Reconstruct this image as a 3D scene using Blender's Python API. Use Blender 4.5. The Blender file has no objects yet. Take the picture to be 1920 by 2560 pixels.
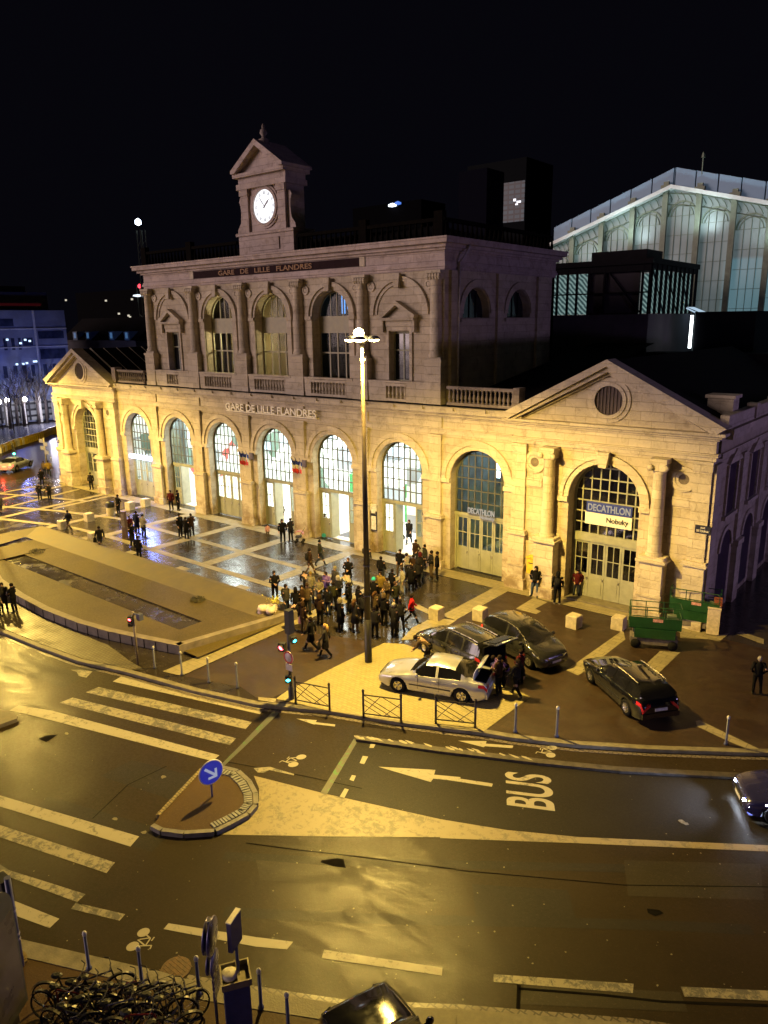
import bpy, bmesh, math, random
from mathutils import Vector, Matrix
random.seed(7)
PI = math.pi
S = bpy.context.scene
col = S.collection

# ------------------------------------------------------------------ camera
H0 = 15.0
F = 1863.3
CR = Vector((0.7765772, 0.62987365, -0.01367609))
CU = Vector((-0.14508118, 0.1999116, 0.96901332))
CF = Vector((-0.61308997, 0.7505295, -0.2466296))
cam = bpy.data.objects.new('camera', bpy.data.cameras.new('camera'))
col.objects.link(cam)
cam.data.sensor_fit = 'VERTICAL'
cam.data.sensor_height = 36.0
cam.data.lens = F / 2560 * 36.0
cam.data.clip_end = 2000
cam.data.clip_start = 0.1
cam.matrix_world = Matrix(((CR.x, CU.x, -CF.x, 0), (CR.y, CU.y, -CF.y, 0), (CR.z, CU.z, -CF.z, H0), (0, 0, 0, 1)))
S.camera = cam

# ------------------------------------------------------------------ world, exposure
w = bpy.data.worlds.new('World'); S.world = w; w.use_nodes = True
bg = w.node_tree.nodes['Background']
bg.inputs[0].default_value = (0.30, 0.28, 0.52, 1)
bg.inputs[1].default_value = 0.006
S.view_settings.view_transform = 'Standard'
S.view_settings.look = 'None'
S.view_settings.exposure = 0.0
S.view_settings.gamma = 1.0

# ------------------------------------------------------------------ lights that are not part of a modelled lamp
def lamp(name, kind, loc, color, power, radius=0.2, target=None, spot=None, blend=0.3):
    l = bpy.data.lights.new(name, kind); l.color = color; l.energy = power
    if kind == 'SUN': l.angle = radius
    elif kind == 'AREA': l.shape = 'RECTANGLE'; l.size, l.size_y = radius
    else: l.shadow_soft_size = radius
    if spot: l.spot_size = math.radians(spot); l.spot_blend = blend
    o = bpy.data.objects.new(name, l); col.objects.link(o); o.location = loc
    if target is not None:
        o.rotation_euler = (Vector(target) - Vector(loc)).to_track_quat('-Z', 'Y').to_euler()
    return o
SOD = (1.0, 0.67, 0.14)
# faint glow of the town on everything that faces the square
tg = lamp('town_glow', 'SUN', (-105, -45, 26), (1.0, 0.74, 0.72), 1.8, math.radians(28), (-38, 36, 8))
tg.data.specular_factor = 0.0
# added fill lamps out of view: bluish near the camera, purple on side walls
lamp('near_fill', 'POINT', (-6, -3, 5), (0.45, 0.42, 1.0), 300, 1.5)
lamp('side_fill', 'POINT', (22, 40, 10), (0.62, 0.45, 1.0), 6500, 1.5).data.specular_factor = 0.2

# ------------------------------------------------------------------ picture-to-place helpers (points on the ground plane or on a wall)
def ray(px, py):
    return CR * ((px - 960) / F) - CU * ((py - 1280) / F) + CF
def g(px, py, z=0.0):
    d = ray(px, py); t = (H0 - z) / -d.z
    return (d.x * t, d.y * t)
def zat(px, py, X, Y):
    d = ray(px, py); t = (d.x * X + d.y * Y) / (d.x ** 2 + d.y ** 2)
    return t * d.z + H0
def wy(px, py, Y):
    d = ray(px, py); t = Y / d.y
    return (d.x * t, d.z * t + H0)
def zoomer(ox, oy, k):
    return lambda x, y: (ox + x * k, oy + y * k)
k64 = 640 / 1659; k40 = 400 / 1659
ZL = zoomer(0, 1100, k64); ZG = zoomer(640, 1300, k64); ZI = zoomer(1280, 1400, k64)
ZJ = zoomer(0, 1680, k64); ZK = zoomer(500, 980, k64); ZQ = zoomer(0, 1280, 300 / 1659)
ZV = zoomer(640, 1360, 460 / 1659); ZW = zoomer(940, 1480, 500 / 1659)
ZZ = zoomer(500, 1700, 600 / 1659); ZR = zoomer(1100, 1800, 820 / 1659)
ZT = zoomer(0, 2260, k40); ZU = zoomer(460, 2240, k40); ZS = zoomer(1140, 2100, 780 / 1659)
ZC = zoomer(500, 2100, k64); Z0 = zoomer(0, 940, 300 / 1659); P1 = zoomer(1500, 1380, k40)
P3 = zoomer(1080, 1280, k40); P8 = zoomer(440, 1160, k40); ZB = zoomer(0, 2100, k64)
ZA = zoomer(0, 640, k64); ZH = zoomer(1280, 340, k64); ZE = zoomer(320, 280, k64)

# ------------------------------------------------------------------ materials
def nm(name):
    m = bpy.data.materials.new(name); m.use_nodes = True
    nt = m.node_tree; return m, nt, nt.nodes['Principled BSDF']
def noise(nt, scale, detail=4, rough=.6, coord='Object', dist=0.0, vec=None):
    n = nt.nodes.new('ShaderNodeTexNoise'); n.inputs['Scale'].default_value = scale
    n.inputs['Detail'].default_value = detail; n.inputs['Roughness'].default_value = rough
    n.inputs['Distortion'].default_value = dist
    if vec is None:
        tc = nt.nodes.new('ShaderNodeTexCoord'); vec = tc.outputs[coord]
    nt.links.new(vec, n.inputs['Vector']); return n.outputs['Fac']
def ramp(nt, fac, stops, interp='LINEAR'):
    r = nt.nodes.new('ShaderNodeValToRGB'); r.color_ramp.interpolation = interp
    el = r.color_ramp.elements
    while len(el) < len(stops): el.new(0.5)
    for e, (p, c) in zip(el, stops):
        e.position = p; e.color = (c, c, c, 1) if isinstance(c, (int, float)) else (*c, 1)
    nt.links.new(fac, r.inputs[0]); return r.outputs[0]
def mixc(nt, fac, a, b, mode='MIX'):
    m = nt.nodes.new('ShaderNodeMix'); m.data_type = 'RGBA'; m.blend_type = mode
    for s, v in ((m.inputs[0], fac), (m.inputs[6], a), (m.inputs[7], b)):
        if isinstance(v, bpy.types.NodeSocket): nt.links.new(v, s)
        elif isinstance(v, (int, float)): s.default_value = v
        else: s.default_value = (*v, 1)
    return m.outputs[2]
def bump(nt, b, h, strength, dist=0.02):
    n = nt.nodes.new('ShaderNodeBump'); n.inputs['Strength'].default_value = strength
    n.inputs['Distance'].default_value = dist
    nt.links.new(h, n.inputs['Height']); nt.links.new(n.outputs[0], b.inputs['Normal'])
def math_(nt, op, a, b=0.0):
    n = nt.nodes.new('ShaderNodeMath'); n.operation = op
    for s, v in ((n.inputs[0], a), (n.inputs[1], b)):
        if isinstance(v, bpy.types.NodeSocket): nt.links.new(v, s)
        else: s.default_value = v
    return n.outputs[0]
MATS = {}
def simple(name, c, rough=.6, metal=0.0, var=.25, scale=6.0, bmp=0.0, coat=0.0):
    if name in MATS: return MATS[name]
    m, nt, b = nm(name)
    f = noise(nt, scale, 5)
    lo = tuple(v * (1 - var) for v in c); hi = tuple(min(1, v * (1 + var)) for v in c)
    nt.links.new(ramp(nt, f, [(.3, lo), (.7, hi)]), b.inputs['Base Color'])
    nt.links.new(ramp(nt, f, [(.3, max(.03, rough - .08)), (.7, min(1, rough + .08))]), b.inputs['Roughness'])
    b.inputs['Metallic'].default_value = metal
    if max(c) < .03 and rough >= .55: b.inputs['Specular IOR Level'].default_value = .03
    if coat: b.inputs['Coat Weight'].default_value = coat; b.inputs['Coat Roughness'].default_value = .04
    if bmp: bump(nt, b, noise(nt, scale * 8, 3), bmp)
    MATS[name] = m; return m
def emit(name, c, s):
    if name in MATS: return MATS[name]
    m, nt, b = nm(name)
    f = noise(nt, 3.0, 2)
    b.inputs['Base Color'].default_value = (.05, .05, .05, 1)
    nt.links.new(ramp(nt, f, [(.3, tuple(v * .9 for v in c)), (.7, c)]), b.inputs['Emission Color'])
    b.inputs['Emission Strength'].default_value = s
    MATS[name] = m; return m
def flatvec(nt):
    "x+y along the wall, z up: block courses for walls facing either way"
    tc = nt.nodes.new('ShaderNodeTexCoord'); sx = nt.nodes.new('ShaderNodeSeparateXYZ'); cb = nt.nodes.new('ShaderNodeCombineXYZ')
    nt.links.new(tc.outputs['Object'], sx.inputs[0])
    nt.links.new(math_(nt, 'ADD', sx.outputs[0], sx.outputs[1]), cb.inputs[0]); nt.links.new(sx.outputs[2], cb.inputs[1])
    return cb.outputs[0], sx.outputs[2]
def stone(name, c, dirt=.55, blocks=True):
    m, nt, b = nm(name)
    v, zz = flatvec(nt)
    br = nt.nodes.new('ShaderNodeTexBrick'); nt.links.new(v, br.inputs['Vector'])
    br.inputs['Scale'].default_value = 1.0; br.inputs['Brick Width'].default_value = 1.15; br.inputs['Row Height'].default_value = .46
    br.inputs['Mortar Size'].default_value = .012; br.inputs['Mortar Smooth'].default_value = .4
    br.inputs['Color1'].default_value = (*c, 1); br.inputs['Color2'].default_value = (c[0] * .84, c[1] * .82, c[2] * .77, 1)
    br.inputs['Mortar'].default_value = (c[0] * .70, c[1] * .67, c[2] * .60, 1)
    big = noise(nt, .55, 6, .65); streak = noise(nt, 1.6, 7, .75, dist=.6)
    c1 = mixc(nt, ramp(nt, big, [(.35, 0.0), (.68, dirt)]), br.outputs[0], tuple(x * .52 for x in c))
    c2 = mixc(nt, ramp(nt, streak, [(.50, 0.0), (.68, dirt)]), c1, (c[0] * .26, c[1] * .22, c[2] * .17))
    damp = math_(nt, 'MULTIPLY', ramp(nt, math_(nt, 'MULTIPLY', zz, .25), [(.10, 1.0), (.55, 0.0)]), ramp(nt, noise(nt, .9, 5, .7), [(.42, 0.0), (.60, .85)]))
    c2 = mixc(nt, damp, c2, (c[0] * .30, c[1] * .23, c[2] * .16))
    nt.links.new(c2, b.inputs['Base Color']); b.inputs['Roughness'].default_value = .85
    h = math_(nt, 'ADD', math_(nt, 'MULTIPLY', br.outputs[1], -.7), noise(nt, 9, 5))
    bump(nt, b, h, .8, .04)
    MATS[name] = m; return m
STONE = stone('limestone', (.56, .48, .36), .5)
TRIM = stone('trim_stone', (.62, .54, .42), .5)
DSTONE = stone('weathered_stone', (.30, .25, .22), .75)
def asphalt(name, c, r0=.30, r1=.62, bscale=55, bst=.5):
    m, nt, b = nm(name)
    f = noise(nt, .22, 7, .62); f2 = noise(nt, 15, 4, .85); f3 = noise(nt, 9, 8, .85)
    base = ramp(nt, f, [(.32, tuple(v * .75 for v in c)), (.7, tuple(v * 1.3 for v in c))])
    base = mixc(nt, ramp(nt, f2, [(.56, 0.0), (.72, .75)]), base, tuple(min(1, v * 2.6) for v in c))
    base = mixc(nt, ramp(nt, f3, [(.60, 0.0), (.72, .55)]), base, tuple(v * .4 for v in c))
    nt.links.new(base, b.inputs['Base Color'])
    nt.links.new(ramp(nt, f3, [(.35, r1), (.62, r0)]), b.inputs['Roughness'])
    b.inputs['Specular IOR Level'].default_value = .14
    bump(nt, b, noise(nt, bscale, 3, .7), bst, .012)
    MATS[name] = m; return m
ASPH = asphalt('wet_asphalt', (.022, .0145, .006), .38, .66, 28, .38)
def add_coat(m_, w_, r_):
    b = m_.node_tree.nodes['Principled BSDF']; b.inputs['Coat Weight'].default_value = w_; b.inputs['Coat Roughness'].default_value = r_
    nt = m_.node_tree; n = nt.nodes.new('ShaderNodeBump'); n.inputs['Strength'].default_value = .34; n.inputs['Distance'].default_value = .02
    tc = nt.nodes.new('ShaderNodeTexCoord'); mp = nt.nodes.new('ShaderNodeMapping'); mp.inputs['Rotation'].default_value = (0, 0, -.45); mp.inputs['Scale'].default_value = (.5, 1.6, 1); nt.links.new(tc.outputs['Object'], mp.inputs[0])
    h = math_(nt, 'ADD', noise(nt, 3.2, 6, .75, vec=mp.outputs[0]), math_(nt, 'MULTIPLY', noise(nt, 17, 4, .85), .9))
    nt.links.new(h, n.inputs['Height']); nt.links.new(n.outputs[0], b.inputs['Coat Normal'])
    nt.links.new(ramp(nt, noise(nt, 1.5, 10, .85, vec=mp.outputs[0]), [(.42, w_ * .1), (.58, w_ * 1.4)]), b.inputs['Coat Weight'])
add_coat(ASPH, .20, .12)
ASPH2 = asphalt('bus_lane_asphalt', (.018, .015, .011), .30, .55)
BROWN = None
def paving(name, c, bw, rh, r0, r1, mort=.5, off=.5, msize=.02, var=.8):
    m, nt, b = nm(name)
    tc = nt.nodes.new('ShaderNodeTexCoord')
    br = nt.nodes.new('ShaderNodeTexBrick'); nt.links.new(tc.outputs['Object'], br.inputs['Vector'])
    br.inputs['Scale'].default_value = 1.0; br.inputs['Brick Width'].default_value = bw; br.inputs['Row Height'].default_value = rh
    br.inputs['Mortar Size'].default_value = msize; br.offset = off
    br.inputs['Color1'].default_value = (*c, 1); br.inputs['Color2'].default_value = (*[v * var for v in c], 1)
    br.inputs['Mortar'].default_value = (*[v * mort for v in c], 1)
    f = noise(nt, .8, 6, .65); f2 = noise(nt, 5, 5, .7)
    base = mixc(nt, ramp(nt, f2, [(.5, 0.0), (.72, .55)]), br.outputs[0], tuple(v * .45 for v in c))
    nt.links.new(base, b.inputs['Base Color'])
    nt.links.new(ramp(nt, f, [(.38, r1), (.6, r0)]), b.inputs['Roughness'])
    h = math_(nt, 'ADD', math_(nt, 'MULTIPLY', br.outputs[1], -.6), noise(nt, 14, 4))
    bump(nt, b, h, .25, .015)
    MATS[name] = m; return m
SLAB = paving('dark_wet_slabs', (.034, .027, .021), .9, .6, .10, .34, .6)
BROWN = paving('brown_paving', (.036, .020, .010), .45, .22, .42, .62, .45, .5, .012, .72)
STRIP = paving('light_stone_strip', (.27, .23, .14), .6, .35, .42, .7, .6)
SAND = paving('pale_pavers', (.29, .245, .115), .24, .16, .5, .75, .7, .5, .015, .86)
CONC = simple('concrete', (.26, .24, .20), .8, 0, .3, 2.5, .4)
KERB = simple('kerb_stone', (.15, .13, .09), .6, 0, .35, 3, .4)
def paint(name, c, wear=.5, thr=.55):
    m, nt, b = nm(name)
    f = noise(nt, 4.5, 8, .75, dist=.5); f2 = noise(nt, .5, 3)
    base = mixc(nt, ramp(nt, math_(nt, 'ADD', math_(nt, 'MULTIPLY', f, .75), math_(nt, 'MULTIPLY', f2, .25)), [(thr, 0.0), (thr + .07, wear)]), c, (.07, .065, .055))
    nt.links.new(base, b.inputs['Base Color']); nt.links.new(ramp(nt, f, [(.3, .38), (.7, .6)]), b.inputs['Roughness'])
    bump(nt, b, noise(nt, 60, 2), .3, .01)
    MATS[name] = m; return m
PAINT = paint('road_paint', (.30, .27, .20), .8, .54)
PAINTW = paint('worn_road_paint', (.25, .22, .15), .92, .47)
PAINTG = paint('green_paint', (.03, .15, .03), .95, .40)
PAINTY = paint('yellow_paint', (.55, .34, .03), .85, .50)
WOOD = simple('grey_green_timber', (.27, .27, .19), .6, 0, .15, 2)
BARS = simple('window_bars', (.075, .075, .05), .55, .1, .2, 4)
IRON = simple('dark_iron', (.035, .028, .025), .45, .6, .3, 6)
GALV = simple('galvanised_post', (.07, .075, .12), .5, .3, .2, 6)
ROOF = simple('slate_roof', (.010, .009, .009), .9, 0, .3, 3, .5)
ROOF.node_tree.nodes['Principled BSDF'].inputs['Specular IOR Level'].default_value = .05
LEAD = simple('zinc_strip', (.30, .27, .20), .6, .1, .2, 3)
RUBBER = simple('rubber', (.012, .012, .012), .75, 0, .2, 9)
CHROME = simple('alloy', (.52, .50, .46), .28, .9, .1, 5)
BLACKP = simple('black_plastic', (.015, .015, .016), .45, 0, .2, 8)
def glass(name, tint=(.9, .95, .95), refl=.12):
    m, nt, b = nm(name); nt.nodes.remove(b)
    out = nt.nodes['Material Output']
    t = nt.nodes.new('ShaderNodeBsdfTransparent'); t.inputs[0].default_value = (*tint, 1)
    gl = nt.nodes.new('ShaderNodeBsdfGlossy'); gl.inputs['Roughness'].default_value = .06
    mx = nt.nodes.new('ShaderNodeMixShader')
    f = noise(nt, 1.2, 2)
    nt.links.new(ramp(nt, f, [(.3, refl * .7), (.7, refl * 1.3)]), mx.inputs[0])
    nt.links.new(t.outputs[0], mx.inputs[1]); nt.links.new(gl.outputs[0], mx.inputs[2]); nt.links.new(mx.outputs[0], out.inputs[0])
    MATS[name] = m; return m
GLASS = glass('clear_glass', refl=.03)
DGLASS = simple('dark_glass', (.012, .014, .018), .08, 0, .3, 1.5)
CGLASS = simple('car_glass', (.008, .008, .009), .05, 0, .2, 2)

# ------------------------------------------------------------------ mesh helpers
class MB:
    def __init__(s): s.v = []; s.f = []; s.m = []; s.sm = []; s.cur = 0; s.smooth = False; s.g = 0; s.fg = []
    def add(s, vs, fs, smooth=None):
        o = len(s.v); s.v += [tuple(v) for v in vs]
        for f in fs:
            s.f.append([i + o for i in f]); s.fg.append(s.g); s.m.append(s.cur); s.sm.append(s.smooth if smooth is None else smooth)
        return s
    def box(s, x0, x1, y0, y1, z0, z1):
        return s.add([(x0, y0, z0), (x1, y0, z0), (x1, y1, z0), (x0, y1, z0), (x0, y0, z1), (x1, y0, z1), (x1, y1, z1), (x0, y1, z1)],
                     [(0, 3, 2, 1), (4, 5, 6, 7), (0, 1, 5, 4), (1, 2, 6, 5), (2, 3, 7, 6), (3, 0, 4, 7)])
    def cbox(s, c, d, rz=0.0, tilt=None):
        M = Matrix.Rotation(rz, 4, 'Z')
        if tilt is not None: M = tilt
        vs = [Vector(c) + (M @ Vector((sx * d[0] / 2, sy * d[1] / 2, sz * d[2] / 2))).to_3d() for sz in (-1, 1) for sx, sy in ((-1, -1), (1, -1), (1, 1), (-1, 1))]
        return s.add(vs, [(0, 3, 2, 1), (4, 5, 6, 7), (0, 1, 5, 4), (1, 2, 6, 5), (2, 3, 7, 6), (3, 0, 4, 7)])
    def prism(s, poly, z0, z1):
        n = len(poly)
        a = sum(poly[i][0] * poly[(i + 1) % n][1] - poly[(i + 1) % n][0] * poly[i][1] for i in range(n))
        if a < 0: poly = poly[::-1]
        vs = [(p[0], p[1], z0) for p in poly] + [(p[0], p[1], z1) for p in poly]
        return s.add(vs, [tuple(range(n - 1, -1, -1)), tuple(range(n, 2 * n))] + [(i, (i + 1) % n, n + (i + 1) % n, n + i) for i in range(n)])
    def yprism(s, poly, y0, y1):
        "poly in x,z, extruded along y (y0 front)"
        n = len(poly)
        a = sum(poly[i][0] * poly[(i + 1) % n][1] - poly[(i + 1) % n][0] * poly[i][1] for i in range(n))
        if a < 0: poly = poly[::-1]
        vs = [(p[0], y0, p[1]) for p in poly] + [(p[0], y1, p[1]) for p in poly]
        return s.add(vs, [tuple(range(n)), tuple(range(2 * n - 1, n - 1, -1))] + [((i + 1) % n, i, n + i, n + (i + 1) % n) for i in range(n)])
    def tube(s, pts, r, n=8, cap=True):
        pts = [Vector(p) for p in pts]; rs = r if isinstance(r, (list, tuple)) else [r] * len(pts)
        vs = []; up = Vector((0, 0, 1))
        for i, p in enumerate(pts):
            d = (pts[min(i + 1, len(pts) - 1)] - pts[max(i - 1, 0)]).normalized()
            a = d.cross(up if abs(d.z) < .95 else Vector((1, 0, 0))).normalized(); b = d.cross(a)
            for j in range(n):
                t = 2 * PI * j / n; vs.append(p + (a * math.cos(t) + b * math.sin(t)) * rs[i])
        fs = [(i * n + j, i * n + (j + 1) % n, (i + 1) * n + (j + 1) % n, (i + 1) * n + j) for i in range(len(pts) - 1) for j in range(n)]
        o = len(s.v); s.add(vs, fs, n > 6)
        if cap:
            s.f.append([o + j for j in range(n)][::-1]); s.fg.append(s.g); s.m.append(s.cur); s.sm.append(False)
            s.f.append([o + (len(pts) - 1) * n + j for j in range(n)]); s.fg.append(s.g); s.m.append(s.cur); s.sm.append(False)
        return s
    def lathe(s, prof, c=(0, 0, 0), n=16, axis='Z', ex=1.0, ey=1.0):
        vs = []
        for r, h in prof:
            for j in range(n):
                t = 2 * PI * j / n; a, b = r * math.cos(t) * ex, r * math.sin(t) * ey
                vs.append({'Z': (c[0] + a, c[1] + b, c[2] + h), 'Y': (c[0] + a, c[1] + h, c[2] + b), 'X': (c[0] + h, c[1] + a, c[2] + b)}[axis])
        fs = [(i * n + j, i * n + (j + 1) % n, (i + 1) * n + (j + 1) % n, (i + 1) * n + j) for i in range(len(prof) - 1) for j in range(n)]
        return s.add(vs, fs, n > 8)
    def ring(s, cx, cz, r0, r1, y0, y1, a0=0.0, a1=PI, n=20):
        "arched band in the x,z plane"
        full = abs(a1 - a0 - 2 * PI) < 1e-6
        vs = []
        for i in range(n + 1):
            t = a0 + (a1 - a0) * i / n; c, q = math.cos(t), math.sin(t)
            vs += [(cx + r0 * c, y0, cz + r0 * q), (cx + r1 * c, y0, cz + r1 * q), (cx + r1 * c, y1, cz + r1 * q), (cx + r0 * c, y1, cz + r0 * q)]
        fs = []
        for i in range(n):
            a, b = i * 4, i * 4 + 4
            fs += [(a + 1, a, b, b + 1), (a + 2, a + 1, b + 1, b + 2), (a, a + 3, b + 3, b)]
        if not full: fs += [(0, 1, 2, 3), (4 * n + 3, 4 * n + 2, 4 * n + 1, 4 * n)]
        return s.add(vs, fs)
    def sheet(s, poly, z):
        n = len(poly)
        a = sum(poly[i][0] * poly[(i + 1) % n][1] - poly[(i + 1) % n][0] * poly[i][1] for i in range(n))
        if a < 0: poly = poly[::-1]
        return s.add([(p[0], p[1], z) for p in poly], [tuple(range(n))])
    def build(s, name, mats, parent=None, loc=None, rz=None, smooth=False):
        me = bpy.data.meshes.new(name); me.from_pydata(s.v, [], s.f)
        if not isinstance(mats, (list, tuple)): mats = [mats]
        for m in mats: me.materials.append(m)
        for p, mi, sm in zip(me.polygons, s.m, s.sm): p.material_index = min(mi, len(mats) - 1); p.use_smooth = sm or smooth
        me.update()
        o = bpy.data.objects.new(name, me); col.objects.link(o)
        if parent is not None: o.parent = parent
        if loc is not None: o.location = loc
        if rz is not None: o.rotation_euler = (0, 0, rz)
        return o
def parts(mb, name, mats, parent=None, **k):
    "one object for each group of shapes (mb.g is raised between pieces)"
    out = []
    for gid in sorted(set(mb.fg)):
        idx = [i for i, q in enumerate(mb.fg) if q == gid]; used = sorted({v for i in idx for v in mb.f[i]}); mp = {v: j for j, v in enumerate(used)}
        n = type(mb)(); n.v = [mb.v[v] for v in used]; n.f = [[mp[v] for v in mb.f[i]] for i in idx]
        n.m = [mb.m[i] for i in idx]; n.sm = [mb.sm[i] for i in idx]
        out.append(n.build(name, mats, parent, **k))
    return out
def tag(o, label=None, cat=None, group=None, kind=None):
    if label: o['label'] = label
    if cat: o['category'] = cat
    if group: o['group'] = group
    if kind: o['kind'] = kind
    return o
def empty(name, loc=(0, 0, 0), rz=0.0, label=None, cat=None, group=None, parent=None):
    o = bpy.data.objects.new(name, None); col.objects.link(o); o.location = loc; o.rotation_euler = (0, 0, rz)
    o.empty_display_size = .2
    if parent is not None: o.parent = parent
    return tag(o, label, cat, group)
def copy_tree(o, parent=None, loc=None, rz=None, label=None, sc=None):
    c = o.copy(); col.objects.link(c)
    if parent is not None: c.parent = parent
    if loc is not None: c.location = loc
    if rz is not None: c.rotation_euler = (0, 0, rz)
    if sc is not None: c.scale = (sc, sc, sc)
    if label: c['label'] = label
    for ch in list(o.children): copy_tree(ch, c)
    return c
def text(s_, name, size, mat, parent=None, M=None, ext=.02, align='CENTER', sx=1.0):
    cu = bpy.data.curves.new(name, 'FONT'); cu.body = s_; cu.size = size; cu.extrude = ext; cu.offset = .018
    cu.align_x = align; cu.align_y = 'CENTER'
    t = bpy.data.objects.new(name, cu); col.objects.link(t)
    bpy.context.view_layer.update()
    me = bpy.data.meshes.new_from_object(t.evaluated_get(bpy.context.evaluated_depsgraph_get()))
    bpy.data.objects.remove(t); bpy.data.curves.remove(cu)
    me.materials.clear(); me.materials.append(mat)
    me.transform(Matrix.Diagonal((sx, 1, 1, 1)))
    if M is not None: me.transform(M)
    o = bpy.data.objects.new(name, me); col.objects.link(o)
    if parent is not None: o.parent = parent
    return o
def on_wall(x, y, z):
    return Matrix.Translation((x, y, z)) @ Matrix.Rotation(PI / 2, 4, 'X')
def gp(Zf, pts, z=0.0):
    return [g(*Zf(*p), z) for p in pts]
# ------------------------------------------------------------------ ground, road, plaza
RZ = -0.12
m = MB(); m.sheet([(-900, -300), (900, -300), (900, 900), (-900, 900)], RZ - .004)
road = m.build('road', ASPH); tag(road, kind='structure')
kerbpx = [(0, 1578), (96, 1617), (193, 1652), (316, 1680), (482, 1726), (640, 1761), (825, 1778), (1006, 1807), (1103, 1819), (1211, 1832), (1280, 1844), (1434, 1861), (1627, 1873), (1897, 1882)]
kerb = [(-66, 13.5), (-52, 13.7), (-44, 14.3)] + [g(*p) for p in kerbpx] + [(0.5, 30.5), (8, 36), (30, 50)]
m = MB()
# dark slabs
m.sheet([(-76, 26), (-66, 13.5)] + kerb[1:] + [(30, 80), (-71.4, 80), (-71.4, 37), (-76, 36)], -0.004)
plaza = m.build('plaza', SLAB); tag(plaza, kind='structure')
# kerb stones as a step
def strip_along(pts, w0, w1, z0, z1, mb):
    for i in range(len(pts) - 1):
        a, b = Vector(pts[i]).to_2d(), Vector(pts[i + 1]).to_2d(); d = (b - a).normalized(); n = Vector((-d.y, d.x))
        mb.prism([tuple(a + n * w0), tuple(b + n * w0), tuple(b + n * w1), tuple(a + n * w1)], z0, z1)
m = MB(); strip_along(kerb, -0.02, .24, -.3, .012, m); k1 = m.build('kerb', KERB); tag(k1, kind='structure')
m = MB(); strip_along([(p[0] + .12, p[1] - .24) for p in kerb[3:]], 0, .16, -.3, RZ + .006, m)
gut = m.build('gutter', paving('gutter_setts', (.16, .13, .10), .2, .16, .3, .6, .3)); tag(gut, kind='structure')
# near pavement
near = [g(*p) for p in [(24, 2342), (400, 2429), (460, 2447), (614, 2474), (860, 2512), (1140, 2523), (1600, 2560)]]
nk = [(-60, -8), (-26, 3.2)] + near + [(8, 20), (40, 38)]
m = MB(); m.sheet(nk + [(60, -40), (-60, -40)], -0.003); nearp = m.build('pavement', asphalt('near_paving', (.055, .033, .016), .4, .65, 18, .6)); tag(nearp, kind='structure')
m = MB(); strip_along(nk, -.45, 0.0, -.3, .012, m); k2 = m.build('kerb', KERB); tag(k2, kind='structure')
m = MB(); strip_along(nk[4:], 0.005, .22, -.3, RZ + .02, m); tag(m.build('gutter', MATS['gutter_setts']), kind='structure')

# bus lane tarmac patch
ms = MB()
ms.sheet(gp(ZZ, [(1090, 400), (1659, 470)], RZ) + gp(ZR, [(560, 215), (1500, 290), (1700, 300)], RZ) + gp(ZR, [(1700, 640), (700, 590), (340, 555), (0, 505)], RZ) + gp(ZZ, [(1300, 880), (860, 780)], RZ), RZ)
ms.build('bus_lane', ASPH2, road)
# plaza strips (pale stone)
m = MB()
ys = [(-20.45, .95), (-26.5, .7), (-32.15, .85), (-38.05, .85), (-43.8, .8), (-49.6, .8)]
for x, w_ in ys: m.sheet([(x - w_ / 2, 28.3 if x < -27 else (30.2 if x > -22 else 22.2)), (x + w_ / 2, 28.3 if x < -27 else (30.2 if x > -22 else 21.9)), (x + w_ / 2, 35.5), (x - w_ / 2, 35.5)], .004)
m.sheet([(-70.6, 35.5), (-9.3, 35.5), (-9.3, 36.7), (-70.6, 36.7)], .0121)
for a, b, w_ in (((-55.4, 22.8), (-55.2, 35.5), .6), ((-61.3, 24.5), (-62.4, 35.5), .6), ((-60.9, 30), (-61.2, 35.5), .5), ((-68.2, 28.8), (-69.2, 35.5), .5), ((-70.9, 30), (-71.2, 34.5), .4), ((-64.5, 27), (-66.4, 35.4), .45)):
    m.sheet([(a[0] - w_ / 2, a[1]), (a[0] + w_ / 2, a[1]), (b[0] + w_ / 2, b[1]), (b[0] - w_ / 2, b[1])], .004)
def poly_strip(m, pts, w_, z):
    L_, R_ = [], []
    for i, p in enumerate(pts):
        a, b = Vector(pts[max(i - 1, 0)]), Vector(pts[min(i + 1, len(pts) - 1)]); d = (b - a).normalized(); n = Vector((-d.y, d.x)) * w_ / 2
        L_.append((p[0] + n.x, p[1] + n.y)); R_.append((p[0] - n.x, p[1] - n.y))
    for i in range(len(pts) - 1): m.sheet([L_[i], L_[i + 1], R_[i + 1], R_[i]], z)
poly_strip(m, [(-70, 25.4), (-65.5, 27.6), (-61.4, 29.2), (-59.8, 29.8), (-53.1, 31.45), (-45, 31.4), (-27, 31.35)], .5, .008)
poly_strip(m, [(-68, 22.0), (-61.1, 25.6), (-56.4, 27.05), (-53.6, 27.7), (-50, 28.05), (-26.9, 28.0)], .5, .008)
poly_strip(m, [(-72, 29.5), (-66, 31.6), (-61, 33.2)], .4, .008)
for x in (-50.1, -44.2, -38.5, -32.7): m.sheet([(x - .45, 26.05), (x + .45, 26.05), (x + .45, 27.05), (x - .45, 27.05)], .004)
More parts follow.
